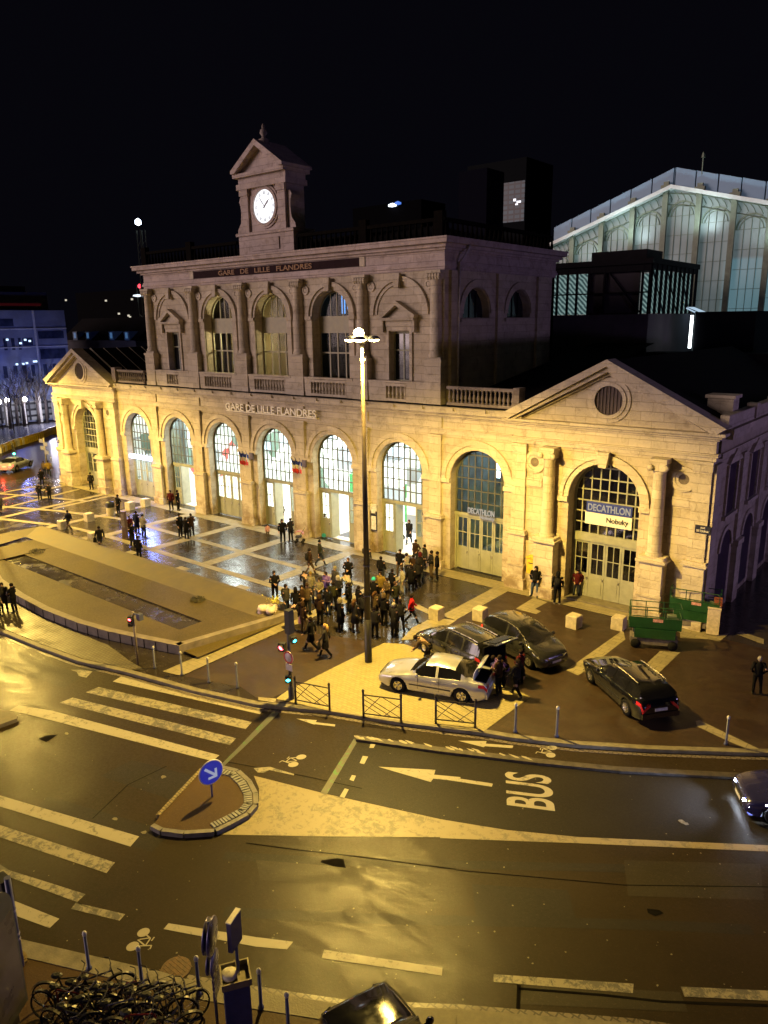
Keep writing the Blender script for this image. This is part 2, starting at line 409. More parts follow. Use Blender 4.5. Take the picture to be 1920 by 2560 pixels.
# strips right of the crowd
poly_strip(m, [g(*ZG(1140, 605)), g(*ZG(1030, 555))], .45, .008)
m.sheet(gp(ZG, [(1210, 640), (1300, 650), (1240, 690), (1060, 770), (940, 780), (1010, 700), (1110, 650)]), .0101)
m.sheet(gp(P3, [(870, 1005), (1050, 890), (1200, 935), (1070, 1005), (1130, 1030), (1080, 1060)]), .0101)
m.sheet(gp(ZI, [(350, 715), (720, 455), (735, 515), (430, 750)]), .0101)
m.sheet(gp(ZI, [(870, 675), (960, 590), (1090, 600), (940, 745)]), .0101)
m.sheet(gp(ZI, [(1190, 1045), (1215, 1040), (1600, 1225), (1520, 1225), (1390, 1170), (1200, 1080)]), .0101)
m.sheet(gp(P1, [(830, 780), (1250, 860), (1350, 840), (1240, 930), (1130, 910), (830, 895)]), .014)
m.sheet(gp(P1, [(1400, 850), (1460, 825), (1700, 905), (1700, 960)]), .0101)
m.sheet(gp(ZL, [(1055, 1500), (1659, 1240), (1659, 1310), (1175, 1530)]), .0101)
m.sheet(gp(ZG, [(0, 735), (200, 652), (200, 700), (0, 790)]), .016)
# dropped kerb stones at the crossing
m.sheet(gp(ZG, [(15, 1150), (130, 1160), (125, 1185), (15, 1170)]), .02)
st = m.build('paving_strips', STRIP); tag(st, kind='structure')
# brown forecourt with parked cars
m = MB()
m.sheet([g(*p) for p in kerbpx[5:]] + [(0.5, 30.5), (6, 36), (-9.2, 36), (-9.3, 35.45), (-18.4, 35.45), (-19.9, 35.45), (-19.95, 30.2)] + gp(ZG, [(1300, 650), (1000, 800), (830, 800), (130, 1160)]), 0.0)
m.sheet(gp(ZG, [(0, 800), (200, 710), (700, 780), (720, 850), (110, 1150), (0, 1150)]) + gp(ZL, [(1560, 1600), (1190, 1530)]), 0.0)
br = m.build('forecourt', BROWN); tag(br, kind='structure')
# pale pavers under the silver car
m = MB()
m.sheet(gp(ZG, [(475, 1240), (265, 1190), (130, 1160), (200, 1110), (560, 930), (830, 798), (960, 805), (1080, 850), (1500, 1040), (1659, 1090)]) + gp(ZW, [(1280, 872), (895, 1158)]), .018)
sd = m.build('paved_apron', SAND); tag(sd, kind='structure')
# cobbled walk in front of the basin
m = MB()
m.sheet([(-70, 15.5), (-66, 13.8)] + [(p[0], p[1] + .26) for p in kerb[1:7]] + gp(ZL, [(940, 1490), (850, 1440), (700, 1330), (300, 1170), (100, 1040)]) + [(-50, 17.5), (-60, 19)], .02)
cb = m.build('cobbled_walk', paving('cobbles', (.13, .105, .06), .22, .14, .35, .6, .3, .5, .03, .7)); tag(cb, kind='structure')

# ------------------------------------------------------------------ road markings (parts of the road)
def mark(name, Zf, pts, mat=PAINT, z=RZ + .004):
    m = MB(); m.sheet(gp(Zf, pts, RZ), z); return m.build(name, mat, road)
def mark2(name, pts, mat=PAINT, z=RZ + .004):
    m = MB(); m.sheet([g(px, py, RZ) for px, py in pts], z); return m.build(name, mat, road)
mark2('crosswalk_stripe', [ZJ(785, 30), ZZ(445, 195), ZZ(415, 236), ZJ(730, 62)], PAINT)
mark('crosswalk_stripe', ZJ, [(640, 98), (1632, 325), (1592, 370), (555, 132)], PAINTW)
mark('crosswalk_stripe', ZJ, [(470, 166), (1530, 430), (1490, 474), (385, 200)], PAINTW)
mark('crosswalk_stripe', ZJ, [(120, 215), (340, 252), (1422, 540), (1378, 578), (200, 280), (60, 250)], PAINT)
mark('crosswalk_stripe', ZJ, [(-300, 710), (0, 800), (902, 1066), (845, 1132), (0, 872), (-300, 790)], PAINT)
mark('crosswalk_stripe', ZJ, [(-300, 900), (0, 992), (745, 1235), (690, 1304), (0, 1072), (-300, 975)], PAINTW)
mark('crosswalk_stripe', ZJ, [(-60, 1210), (60, 1285), (555, 1440), (500, 1492), (-60, 1285)], PAINTW)
mark('crosswalk_stripe', ZJ, [(-200, 1370), (110, 1490), (385, 1600), (322, 1660), (-200, 1470)], PAINT)
mark('lane_dash', ZJ, [(490, 1495), (812, 1570), (775, 1612), (460, 1536), (495, 1490)], PAINTW)
mark('lane_dash', ZB, [(1092, 540), (1659, 630), (1900, 660), (1860, 710), (1659, 692), (1060, 578)])
mark('lane_dash', ZC, [(805, 712), (1572, 828), (1568, 880), (788, 766)])
mark('lane_dash', ZS, [(200, 714), (945, 765), (940, 815), (200, 755)], PAINTW)
mark('lane_dash', ZS, [(1195, 780), (1800, 808), (1800, 862), (1215, 833)], PAINTW)
# hatched nose and lane line
mark2('painted_nose', [ZZ(372, 662), ZZ(860, 785), ZZ(1659, 962), ZR(170, 530), ZR(340, 557), ZR(700, 592), ZR(1900, 645), ZR(1900, 676), ZR(700, 624), ZR(0, 598), ZZ(1659, 1088), ZZ(900, 1082), ZZ(100, 1068), ZZ(230, 1000), ZZ(350, 915), ZZ(408, 840), ZZ(408, 750)], paint('worn_cream_paint', (.24, .195, .11), .55, .50))
for p in ([(1185, 425), (1222, 430), (1200, 470), (1170, 470)], [(1125, 525), (1162, 530), (1135, 582), (1103, 575)], [(1050, 657), (1078, 662), (1062, 700), (1033, 690)], [(1000, 750), (1028, 757), (995, 822), (962, 812)]):
    mark('lane_dash', ZZ, p)
mark('green_line', ZZ, [(1065, 405), (1098, 408), (1010, 560), (875, 795), (832, 780), (960, 570)], PAINTG)
mark('green_line', ZZ, [(515, 205), (560, 215), (300, 470), (150, 610), (130, 600), (260, 470)], PAINTG)
mark('lane_arrow', ZZ, [(1232, 600), (1628, 622), (1618, 655), (1800, 672), (1800, 700), (1612, 682), (1595, 706)]); 
mark('lane_arrow', ZR, [(0, 282), (268, 322), (262, 338), (0, 298)], PAINT, RZ + .0045)
mark('lane_arrow', ZZ, [(665, 267), (808, 278), (800, 292), (935, 308), (932, 322), (798, 306), (788, 308)])
mark('lane_arrow', ZR, [(92, 105), (235, 107), (232, 120), (370, 130), (368, 143), (228, 133), (220, 138)])
mark('lane_arrow', ZZ, [(370, 610), (485, 600), (500, 606), (650, 650), (648, 660), (480, 622), (440, 642), (400, 640)], PAINTW)
# repair patches and tyre-worn strips in the carriageway
PATCH = [asphalt('patch_dark', (.018, .0145, .010), .45, .65), asphalt('patch_light', (.030, .024, .014), .4, .65)]
for p_ in PATCH: add_coat(p_, .16, .2)
for i, pts in enumerate(([(1180, 2210), (1420, 2225), (1440, 2300), (1190, 2290)], [(640, 2150), (900, 2170), (905, 2215), (650, 2200)], [(120, 1990), (430, 2080), (380, 2130), (70, 2040)], [(1560, 2150), (1900, 2160), (1910, 2250), (1570, 2240)], [(330, 1900), (560, 1960), (430, 2000), (250, 1940)], [(1310, 2460), (1700, 2480), (1720, 2530), (1300, 2510)], [(20, 1620), (210, 1690), (160, 1720), (-40, 1650)])):
    mark2('repair_patch', pts, PATCH[i % 2], RZ)
for j, off in enumerate((30, 170)):
    m = MB(); poly_strip(m, [g(px, 2092 + off + (px - 500) * .055 + 14 * math.sin(px / 400), RZ) for px in range(560, 2000, 120)], .34, RZ - .002 + j * .0001); m.build('tyre_track', PATCH[0], road)
# bus lane kerb (dark raised separator)
m = MB(); sp = gp(ZZ, [(1085, 388), (1659, 470)], 0) + gp(ZR, [(500, 200), (900, 240), (1500, 272), (2400, 330)], 0)
strip_along([(p[0] * .999, p[1] * .999) for p in sp], -.14, .14, RZ - .1, RZ + .09, m)
m.build('lane_separator', simple('old_separator', (.05, .04, .03), .5, 0, .6, 4, .5), road)
m = MB()
random.seed(3)
for i in range(26):
    t = random.random() ** 1.5; a = Vector(sp[0]).lerp(Vector(sp[3]), t * .8)
    b = a + Vector((random.uniform(-.1, .1), random.uniform(-.05, .05)))
    m.sheet([(b.x + random.uniform(.05, .3) * math.cos(q) , b.y + random.uniform(.03, .08) * math.sin(q) - .0) for q in [j * PI / 3 for j in range(6)]], RZ + .094 + i * .0002)
m.build('flaked_paint', PAINT, road)
# BUS lettering
gb = [Vector(g(*ZR(*p), RZ)) for p in ((585, 462), (560, 285), (335, 430), (345, 283))]
ux = (gb[1] - gb[0]); uy = (gb[2] - gb[0])
def floor_text(s_, name, origin, ux, uy, w_, h_, mat, z):
    t = text(s_, name, 1.0, mat, road, None, .0, 'LEFT')
    xs = [v.co.x for v in t.data.vertices]; ys_ = [v.co.y for v in t.data.vertices]
    x0, x1, y0, y1 = min(xs), max(xs), min(ys_), max(ys_)
    for v in t.data.vertices:
        a = (v.co.x - x0) / (x1 - x0); b = (v.co.y - y0) / (y1 - y0)
        p = origin + ux * a + uy * b; v.co = (p.x, p.y, z)
    return t
floor_text('BUS', 'bus_lettering', gb[0], ux, uy, 1, 1, PAINT, RZ + .006)
gl_ = [Vector(g(*ZS(*p), RZ)) for p in ((835, 975), (310, 912), (832, 950), (315, 890))]
gl_ = [Vector(g(*ZS(*p), RZ)) for p in ((838, 948), (312, 898), (832, 978), (305, 926))]
floor_text('LIVRAISON', 'delivery_lettering', gl_[0], gl_[1] - gl_[0], gl_[2] - gl_[0], 1, 1, PAINTY, RZ + .006)
# sealed joints and the delivery bay outline
for Zf, pts, w_ in ((ZC, [(300, 20), (640, 65), (1000, 105), (1659, 190)], .035), (ZS, [(0, 160), (900, 240), (1659, 250)], .03), (ZS, [(335, 770), (330, 910)], .09), (ZS, [(335, 790), (780, 825), (1100, 860), (1659, 880)], .07), (ZZ, [(150, 560), (700, 660), (1120, 750)], .03), (ZJ, [(600, 950), (830, 730), (1080, 610)], .03)):
    m = MB(); poly_strip(m, [g(*Zf(*p), RZ) for p in pts], w_, RZ + .003); m.build('tar_joint', simple('tar', (.007, .006, .005), .85, 0, .4, 3), road)
for Zf, pts in ((ZC, [(790, 132), (890, 118), (930, 125), (945, 182), (860, 170), (780, 145)]), (ZJ, [(250, 430), (300, 412), (375, 405), (340, 430), (300, 455)]), (ZS, [(1015, 365), (1080, 372), (1105, 390), (1060, 405), (1020, 388)])):
    mark('pothole', Zf, pts, MATS['tar'])
# bicycle symbols painted on the road
def bike_mark(c, ux, uy, L_=1.6, name='bicycle_symbol'):
    m = MB(); c = Vector(c); ux = Vector(ux).normalized() * L_; uy = Vector(uy).normalized() * L_
    P = lambda a, b: tuple(c + ux * a + uy * b)
    for cx_ in (-.32, .32):
        m.sheet([P(cx_ + .21 * math.cos(t), .21 * math.sin(t)) for t in [i * PI / 9 for i in range(18)]], RZ + .0065)
    def bar(a, b, w_=.05):
        d = (Vector(b) - Vector(a)).normalized() * w_ / 2; n = Vector((-d.y, d.x))
        m.sheet([P(a[0] + n.x, a[1] + n.y), P(b[0] + n.x, b[1] + n.y), P(b[0] - n.x, b[1] - n.y), P(a[0] - n.x, a[1] - n.y)], RZ + .0075 + len(m.f) * .0001)
    for a, b in (((-.32, 0), (-.12, .4)), ((-.12, .4), (.22, .42)), ((.22, .42), (.02, 0)), ((.32, 0), (.16, .62)), ((.16, .62), (.32, .66)), ((-.2, .5), (-.02, .5)), ((-.14, .38), (.0, .05))): bar(a, b)
    m.build(name, PAINT, road)
a = Vector(g(*ZB(930, 600), RZ)); b = Vector(g(*ZB(860, 690), RZ)); c = Vector(g(*ZB(1110, 680), RZ))
bike_mark((a + b) / 2, b - a, c - (a + b) / 2, (b - a).length / .64)
a = Vector(g(*ZZ(700, 533), RZ)); b = Vector(g(*ZZ(645, 585), RZ)); c = Vector(g(*ZZ(510, 535), RZ))
bike_mark((a + b) / 2, b - a, c - (a + b) / 2, (b - a).length / .64)
a = Vector(g(*ZR(568, 140), RZ)); b = Vector(g(*ZR(560, 178), RZ)); c = Vector(g(*ZR(415, 143), RZ))
bike_mark((a + b) / 2, b - a, c - (a + b) / 2, (b - a).length / .64)
a = Vector(g(*ZL(540, 1505), RZ)); mark('faded_symbol', ZL, [(460, 1490), (520, 1488), (600, 1500), (560, 1540), (510, 1530), (500, 1505)], PAINTW)
# litter and leaves on the road
m = MB(); random.seed(5)
for i in range(170):
    px, py = random.uniform(0, 1920), random.uniform(1850, 2500); x, y = g(px, py, RZ); r_ = random.uniform(.012, .035)
    m.sheet([(x + r_ * math.cos(q) * random.uniform(.6, 1.2), y + r_ * math.sin(q) * random.uniform(.5, 1.2)) for q in (0, 1.3, 2.5, 3.8, 5.1)], RZ + .008 + i * .00002)
for px, py in (ZJ(430, 402), ZJ(1060, 684), ZJ(930, 1044), ZJ(745, 955), ZR(1240, 525), ZR(1222, 515)):
    x, y = g(px, py, RZ)
    m.sheet([(x + .11 * math.cos(q) * random.uniform(.6, 1.2), y + .09 * math.sin(q) * random.uniform(.5, 1.2)) for q in (0, .9, 1.8, 2.7, 3.8, 5.1)], RZ + .02)
lt = m.build('litter', simple('leaf_litter', (.15, .13, .08), .6, 0, .4, 8)); tag(lt, kind='stuff')

# ------------------------------------------------------------------ traffic island
isl = [g(*ZJ(*p)) for p in [(1320, 630), (1430, 626), (1530, 650), (1600, 715), (1640, 790), (1642, 860), (1595, 915), (1485, 975), (1390, 1020), (1200, 1032), (1060, 1015), (1000, 985), (1035, 932)]]
m = MB(); m.prism(isl, RZ - .05, .0); isb = m.build('traffic_island', asphalt('island_brown', (.06, .036, .016), .45, .65)); tag(isb, kind='structure')
m = MB(); strip_along(isl[:12], .0, .16, RZ - .05, .03, m); m.build('kerb', simple('island_kerb', (.13, .12, .11), .5, 0, .3, 4, .4), isb)
m = MB(); strip_along([isl[12], isl[0]], .0, .14, RZ, .02, m); m.build('edge_stones', paving('yellow_setts', (.26, .20, .09), .15, .12, .4, .6, .3), isb)
m = MB()
pp = [Vector(p) for p in isl[1:9]]
for i in range(len(pp) - 1):
    for t in [j / 5 for j in range(5)]:
        a = pp[i].lerp(pp[i + 1], t + .03); b = pp[i].lerp(pp[i + 1], t + .17); d = (b - a).normalized(); n = Vector((d.y, -d.x))
        n = -n if (n.dot(Vector((sum(p[0] for p in isl) / 13, sum(p[1] for p in isl) / 13)) - a) < 0) else n
        m.prism([tuple(a + n * .03), tuple(b + n * .03), tuple(b + n * .30), tuple(a + n * .30)], .0, .045)
m.build('reflective_blocks', simple('grey_block', (.17, .17, .16), .5, 0, .2, 4), isb)
# island nose at the left edge
m = MB(); m.prism([g(*ZJ(*p)) for p in [(-120, 250), (0, 245), (60, 255), (115, 285), (110, 305), (0, 345), (-120, 400)]], RZ - .05, .03)
tag(m.build('traffic_island', KERB), kind='structure')

# ------------------------------------------------------------------ stone basin
T = .45
front = [(-52.5, 20.6), (-48, 18.9), (-44.5, 17.9), (-40.8, 17.45), (-37.7, 17.3), (-34.5, 17.45), (-32.2, 17.8), (-30, 18.35), (-27.95, 18.9)]
root = empty('fountain_basin', (-40, 21, 0), 0, 'long empty sunken basin with a curved stone front wall on the square', 'basin')
def loc_(p): return (p[0] + 40, p[1] - 21)
m = MB(); strip_along([loc_(p) for p in front] + [loc_((-26.6, 25.3))], 0, .38, -.1, T, m)
m.build('rim_wall', simple('basin_wall', (.17, .14, .11), .7, 0, .35, 2, .5), root)
m = MB()
for i, (a, b) in enumerate(zip(front, front[1:])):
    n_ = 3
    for j in range(n_):
        t = j / n_; p = Vector(loc_(a)).lerp(Vector(loc_(b)), t); d = (Vector(b) - Vector(a)).normalized(); n = Vector((d.y, -d.x))
        m.prism([tuple(p + n * .004), tuple(p + n * .004 + d * .02), tuple(p + n * .02 + d * .02), tuple(p + n * .02)], -.1, T - .02)
m.build('wall_joints', MATS['tar'], root)
m = MB()
hx0, hx1, hy0, hy1 = -9.5, 9.8, -.4, 1.0
fl = [loc_(p) for p in front] + [loc_((-26.6, 25.3)), loc_((-27.0, 24.1)), loc_((-53.5, 24.1))]
# floor as quads round the pit
def clipfloor(x): # front edge y at x
    pts = [loc_(p) for p in front]
    for a, b in zip(pts, pts[1:]):
        if a[0] <= x <= b[0]: return a[1] + (b[1] - a[1]) * (x - a[0]) / (b[0] - a[0])
    return pts[-1][1] if x > pts[-1][0] else pts[0][1]
xs = sorted([loc_(p)[0] for p in front] + [hx0, hx1, 13.2])
for a, b in zip(xs, xs[1:]):
    if a >= hx0 - 1e-6 and b <= hx1 + 1e-6:
        m.add([(a, clipfloor(a) + .2, .12), (b, clipfloor(b) + .2, .12), (b, hy0, .06), (a, hy0, .06)], [(0, 1, 2, 3)])
        m.add([(a, hy1, .06), (b, hy1, .06), (b, 3.1, .1), (a, 3.1, .1)], [(0, 1, 2, 3)])
    else:
        m.add([(a, clipfloor(a) + .2, .12), (b, clipfloor(b) + .2, .12), (b, 3.1, .1), (a, 3.1, .1)], [(0, 1, 2, 3)])
m.build('basin_floor', asphalt('silted_concrete', (.075, .056, .022), .5, .8, 20, .5), root)
m = MB(); m.add([(-13.7, 3.1, .1), (13.2, 3.1, .1), (13.4, 4.6, .42), (-14.6, 4.6, .42)], [(0, 1, 2, 3)])
m.add([(-13.7, 3.1, .1), (-14.6, 4.6, .42), (-14.9, 1.5, .42), (-12.6, -.5, .2)], [(0, 1, 2, 3)])
m.box(-14.6, 13.4, 4.6, 4.85, -.05, .42)
m.build('sloping_side', simple('basin_slope', (.095, .072, .034), .7, 0, .25, 1.2, .3), root)
m = MB(); m.add([(hx0, hy0, -.35), (hx1, hy0, -.35), (hx1, hy1, -.35), (hx0, hy1, -.35)], [(0, 1, 2, 3)])
for a, b in (((hx0, hy0), (hx1, hy0)), ((hx1, hy0), (hx1, hy1)), ((hx1, hy1), (hx0, hy1)), ((hx0, hy1), (hx0, hy0))):
    m.add([(a[0], a[1], -.35), (b[0], b[1], -.35), (b[0], b[1], .061), (a[0], a[1], .061)], [(0, 1, 2, 3)])
m.build('water_channel', asphalt('stagnant_water', (.012, .005, .003), .3, .6, 6, .15), root)
m = MB(); random.seed(11)
for i in range(14):
    x, y = random.uniform(-8, 9), random.uniform(-.3, .9); s_ = random.uniform(.15, .6)
    m.lathe([(s_, -.02), (s_ * .8, .08), (s_ * .4, .13), (0.01, .14)], (x, y, -.34), 8)
m.build('silt_mounds', simple('silt', (.05, .026, .012), .8, 0, .4, 4, .6), root)
def shrub(px, py, r_, label):
    x, y = g(px, py, .1); mm = MB(); random.seed(int(px))
    for i in range(240):
        a = random.uniform(0, 2 * PI); rr = r_ * random.random() ** .5; h = random.uniform(0, r_ * .6) * (1 - rr / r_ * .6)
        c_ = Vector((rr * math.cos(a), rr * math.sin(a), h)); t = Vector((random.uniform(-1, 1), random.uniform(-1, 1), random.uniform(.2, 1))).normalized() * .09
        n = t.cross(Vector((random.random(), random.random(), random.random()))).normalized() * .03
        mm.add([c_ - n, c_ + t, c_ + n], [(0, 1, 2)])
    o = mm.build('low_plant', simple('dark_leaves', (.05, .045, .02), .7, 0, .5, 7), None, (x, y, .1)); tag(o, label, 'plant')
shrub(*ZL(1280, 1040), .42, 'small dark clump of weeds on the basin floor near its right end')
shrub(*ZL(240, 730), .5, 'ragged clump of weeds at the far left corner of the empty basin')

# granite blocks on the square
blk = None
for (p, lb) in ((ZL(845, 450), 'pale stone block on the square, nearest the litter bin by the left wing'), (ZL(580, 525), 'stone block standing alone on a pale paving strip left of the kiosk group'),
                (ZL(410, 575), 'stone block beside the person with pale trousers at the basin corner'), (ZL(945, 428), 'stone block closest to the blue lit doorway of the station'),
                (ZL(610, 655), 'low stone block behind the walking man with a shoulder bag'),
                (ZG(1170, 640), 'stone block right of the person in the red coat'), (ZG(1452, 645), 'stone block directly behind the parked dark cars'),
                (ZI(400, 434), 'stone block standing by itself on brown paving right of the dark minivan'), (ZI(690, 444), 'stone block against the left end of the green lift')):
    x, y = g(*p)
    if blk is None:
        blk = empty('stone_block', (x, y, 0), .1, lb, 'stone block', 'stone blocks set out on the square')
        m = MB(); s_ = .30; b_ = .03
        m.prism([(-s_, -s_), (s_, -s_), (s_, s_), (-s_, s_)], 0, .62)
        m.add([(-s_, -s_, .62), (s_, -s_, .62), (s_, s_, .62), (-s_, s_, .62), (-s_ + b_, -s_ + b_, .66), (s_ - b_, -s_ + b_, .66), (s_ - b_, s_ - b_, .66), (-s_ + b_, s_ - b_, .66)], [(0, 1, 5, 4), (1, 2, 6, 5), (2, 3, 7, 6), (3, 0, 4, 7), (4, 5, 6, 7)])
        m.build('block', simple('granite', (.42, .36, .26), .7, 0, .3, 5, .5), blk)
    else: copy_tree(blk, None, (x, y, 0), random.uniform(-.1, .1), lb)
# ------------------------------------------------------------------ the station
YF = 36.5      # face of the wings
YW = 36.8      # face of the arcade wall
BX = [-57.83, -52.02, -46.21, -40.4, -34.59, -28.78, -22.97]
WX = (-65.75, -15.05)
stn = empty('railway_station', (-40.4, YF, 0), 0, 'long pale stone railway station with arcade, raised clock storey and two pedimented wings', 'railway station')
OX, OY = -40.4, YF
class LB(MB):
    "builder in world coordinates, shifted to the station's own base"
    def build(s, name, mats, parent=None, **k):
        s.v = [(x - OX, y - OY, z) for x, y, z in s.v]
        return MB.build(s, name, mats, parent or stn, **k)
def sub(name, sm=None): return stn
def bay_wall(m, x0, x1, z0, z1, cx, r, zs, y, depth, sill=None, n=18):
    "wall panel with an arched opening and its reveals"
    b = z0 if sill is None else sill
    m.add([(x0, y, z0), (cx - r, y, z0), (cx - r, y, zs), (x0, y, zs)], [(0, 1, 2, 3)])
    m.add([(cx + r, y, z0), (x1, y, z0), (x1, y, zs), (cx + r, y, zs)], [(0, 1, 2, 3)])
    if sill is not None:
        m.add([(cx - r, y, z0), (cx + r, y, z0), (cx + r, y, b), (cx - r, y, b), (cx - r, y + depth, b), (cx + r, y + depth, b)], [(0, 1, 2, 3), (3, 2, 5, 4)])
    arc = [(cx + r * math.cos(PI - PI * i / n), zs + r * math.sin(PI * i / n)) for i in range(n + 1)]
    top = []
    for i, (ax, az) in enumerate(arc):
        t = i / n
        top.append((x0, zs + (z1 - zs) * t * 4) if t <= .25 else ((x1, zs + (z1 - zs) * (1 - t) * 4) if t >= .75 else (x0 + (x1 - x0) * (t - .25) * 2, z1)))
    for i in range(n):
        m.add([(arc[i][0], y, arc[i][1]), (arc[i + 1][0], y, arc[i + 1][1]), (top[i + 1][0], y, top[i + 1][1]), (top[i][0], y, top[i][1])], [(0, 1, 2, 3)])
        m.add([(arc[i][0], y, arc[i][1]), (arc[i + 1][0], y, arc[i + 1][1]), (arc[i + 1][0], y + depth, arc[i + 1][1]), (arc[i][0], y + depth, arc[i][1])], [(3, 2, 1, 0)])
    # fill the two top corners
    for i in range(n):
        if (top[i][0] == x0) != (top[i + 1][0] == x0): m.add([(x0, y, z1), (top[i][0], y, top[i][1]), (top[i + 1][0], y, top[i + 1][1])], [(0, 1, 2)])
        if (top[i][0] == x1) != (top[i + 1][0] == x1): m.add([(x1, y, z1), (top[i][0], y, top[i][1]), (top[i + 1][0], y, top[i + 1][1])], [(0, 1, 2)])
    for sx in (-1, 1):
        m.add([(cx + sx * r, y, b), (cx + sx * r, y + depth, b), (cx + sx * r, y + depth, zs), (cx + sx * r, y, zs)], [(0, 1, 2, 3) if sx < 0 else (3, 2, 1, 0)])
def glazing(cx, r, zs, zb, y, cols=7, rows=5, bar=BARS, pane=GLASS, th=.07, off=None):
    "arched window: frame part with its pane as sub-part"
    m = LB(); m.ring(cx, zs, r - .12, r, y, y + .1, n=16)
    for sx in (-1, 1): m.box(cx + sx * (r - .06) - .06, cx + sx * (r - .06) + .06, y, y + .1, zb, zs)
    for i in range(1, cols):
        x = cx - r + 2 * r * i / cols; zt = zs + math.sqrt(max(0, (r - .06) ** 2 - (x - cx) ** 2))
        m.box(x - th / 2, x + th / 2, y + .003, y + .06, zb, zt)
    H_ = zs + r - zb
    for j in range(1, rows + 1):
        z = zb + H_ * j / (rows + .55)
        hw = r - .06 if z < zs else math.sqrt(max(0.001, (r - .06) ** 2 - (z - zs) ** 2))
        m.box(cx - hw, cx + hw, y + .012, y + .055, z - th / 2, z + th / 2)
    m.box(cx - r, cx + r, y - .03, y + .12, zb - .1, zb + .03)
    fr = m.build('arched_window', bar)
    p = LB(); pts = [(cx - r + .02, zb), (cx + r - .02, zb)] + [(cx + (r - .02) * math.cos(PI * i / 14), zs + (r - .02) * math.sin(PI * i / 14)) for i in range(15)]
    p.yprism(pts, y + .07, y + .08); po = p.build('pane', pane, fr)
    return fr
R0 = 1.85; ZS = 5.80
# --- arcade wall between the wings
m = LB()
edges = [-60.4] + [(a + b) / 2 for a, b in zip(BX, BX[1:])] + [-20.4]
for i, cx in enumerate(BX): bay_wall(m, edges[i], edges[i + 1], 0.0, 8.45, cx, R0, ZS, YW, .75)
m.box(-60.4, -20.4, YW + .75, YW + .95, 8.2, 10.2)
m.build('arcade_wall', STONE)
m = LB()
for e in edges[1:-1]:  # pilasters with plinths and little brackets
    m.g += 1; m.box(e - .42, e + .42, YW - .16, YW - .003, 3.45, 8.42)
    m.box(e - .55, e + .55, YW - .30, YW - .003, .55, 3.22); m.box(e - .68, e + .68, YW - .42, YW - .003, 0, .55)
    m.box(e - .66, e + .66, YW - .42, YW - .003, 3.22, 3.34); m.box(e - .60, e + .60, YW - .36, YW - .003, 3.34, 3.45)
    m.box(e - .5, e + .5, YW - .22, YW - .163, 8.15, 8.42)
    m.box(e - .26, e + .26, YW - .165, YW - .162, 4.2, 7.6)
parts(m, 'pilaster', TRIM)
for cx in BX:
    m = LB(); m.ring(cx, ZS, R0 + .02, R0 + .32, YW - .05, YW - .003, n=22); m.ring(cx, ZS, R0 + .32, R0 + .6, YW - .13, YW - .003, n=22)
    for sx in (-1, 1): m.box(*sorted((cx + sx * (R0 + .01), cx + sx * (R0 + .62))), YW - .16, YW - .003, ZS - .26, ZS - .003)
    m.build('archivolt', TRIM)
# lower entablature
def entab(m, x0, x1, y, z, hs=((.0, .22, .06), (.22, .36, .14), (.36, 1.0, .02), (1.0, 1.12, .16), (1.12, 1.32, .34), (1.32, 1.58, .55), (1.58, 1.70, .62)), back=.3):
    for a, b, p in hs: m.box(x0 - (p if x0 else 0), x1 + p, y - p, y + back, z + a + .0015, z + b)
m = LB(); entab(m, -60.4, -20.4, YW, 8.45); m.build('entablature', TRIM)
m = LB()
for e in edges[1:-1]: m.g += 1; m.box(e - .45, e + .45, YW - .12, YW - .021, 8.82, 9.44)
for i in range(18):
    m.g += 1; x = -59.5 + i * 2.2; m.box(x - .06, x + .06, YW - .70, YW - .60, 9.95, 10.13)
parts(m, 'cornice_block', TRIM)
m = LB(); m.box(-60.4, -20.4, YW - .5, YW + 1.2, 10.155, 10.2); m.build('gutter_lead', ROOF)
# --- glazing and doors in the arcade
def door_leaf(x0, x1, z0, z1, y, win=True, panes=(1, 2), parent=None):
    m = LB(); w_ = x1 - x0
    m.box(x0, x1, y, y + .07, z0, z0 + (z1 - z0) * .42)
    m.box(x0, x0 + .11, y, y + .07, z0 + (z1 - z0) * .42, z1); m.box(x1 - .11, x1, y, y + .07, z0 + (z1 - z0) * .42, z1)
    m.box(x0 + .11, x1 - .11, y, y + .07, z1 - .14, z1)
    zm = (z0 + (z1 - z0) * .42 + z1 - .14) / 2
    m.box(x0 + .11, x1 - .11, y + .01, y + .05, zm - .025, zm + .025)
    xm = (x0 + x1) / 2; m.box(xm - .02, xm + .02, y + .012, y + .048, z0 + (z1 - z0) * .42, z1 - .14)
    m.box(x0 + .14, x1 - .14, y - .02, y, z0 + .18, z0 + (z1 - z0) * .42 - .12)
    d = m.build('door_leaf', WOOD)
    p = LB(); p.box(x0 + .1, x1 - .1, y + .03, y + .036, z0 + (z1 - z0) * .42, z1 - .12); p.build('glass', win, d)
    h = LB(); h.box(x1 - .09, x1 - .05, y - .05, y, z0 + 1.0, z0 + 1.15); h.build('handle', CHROME, d)
ZD = 3.45
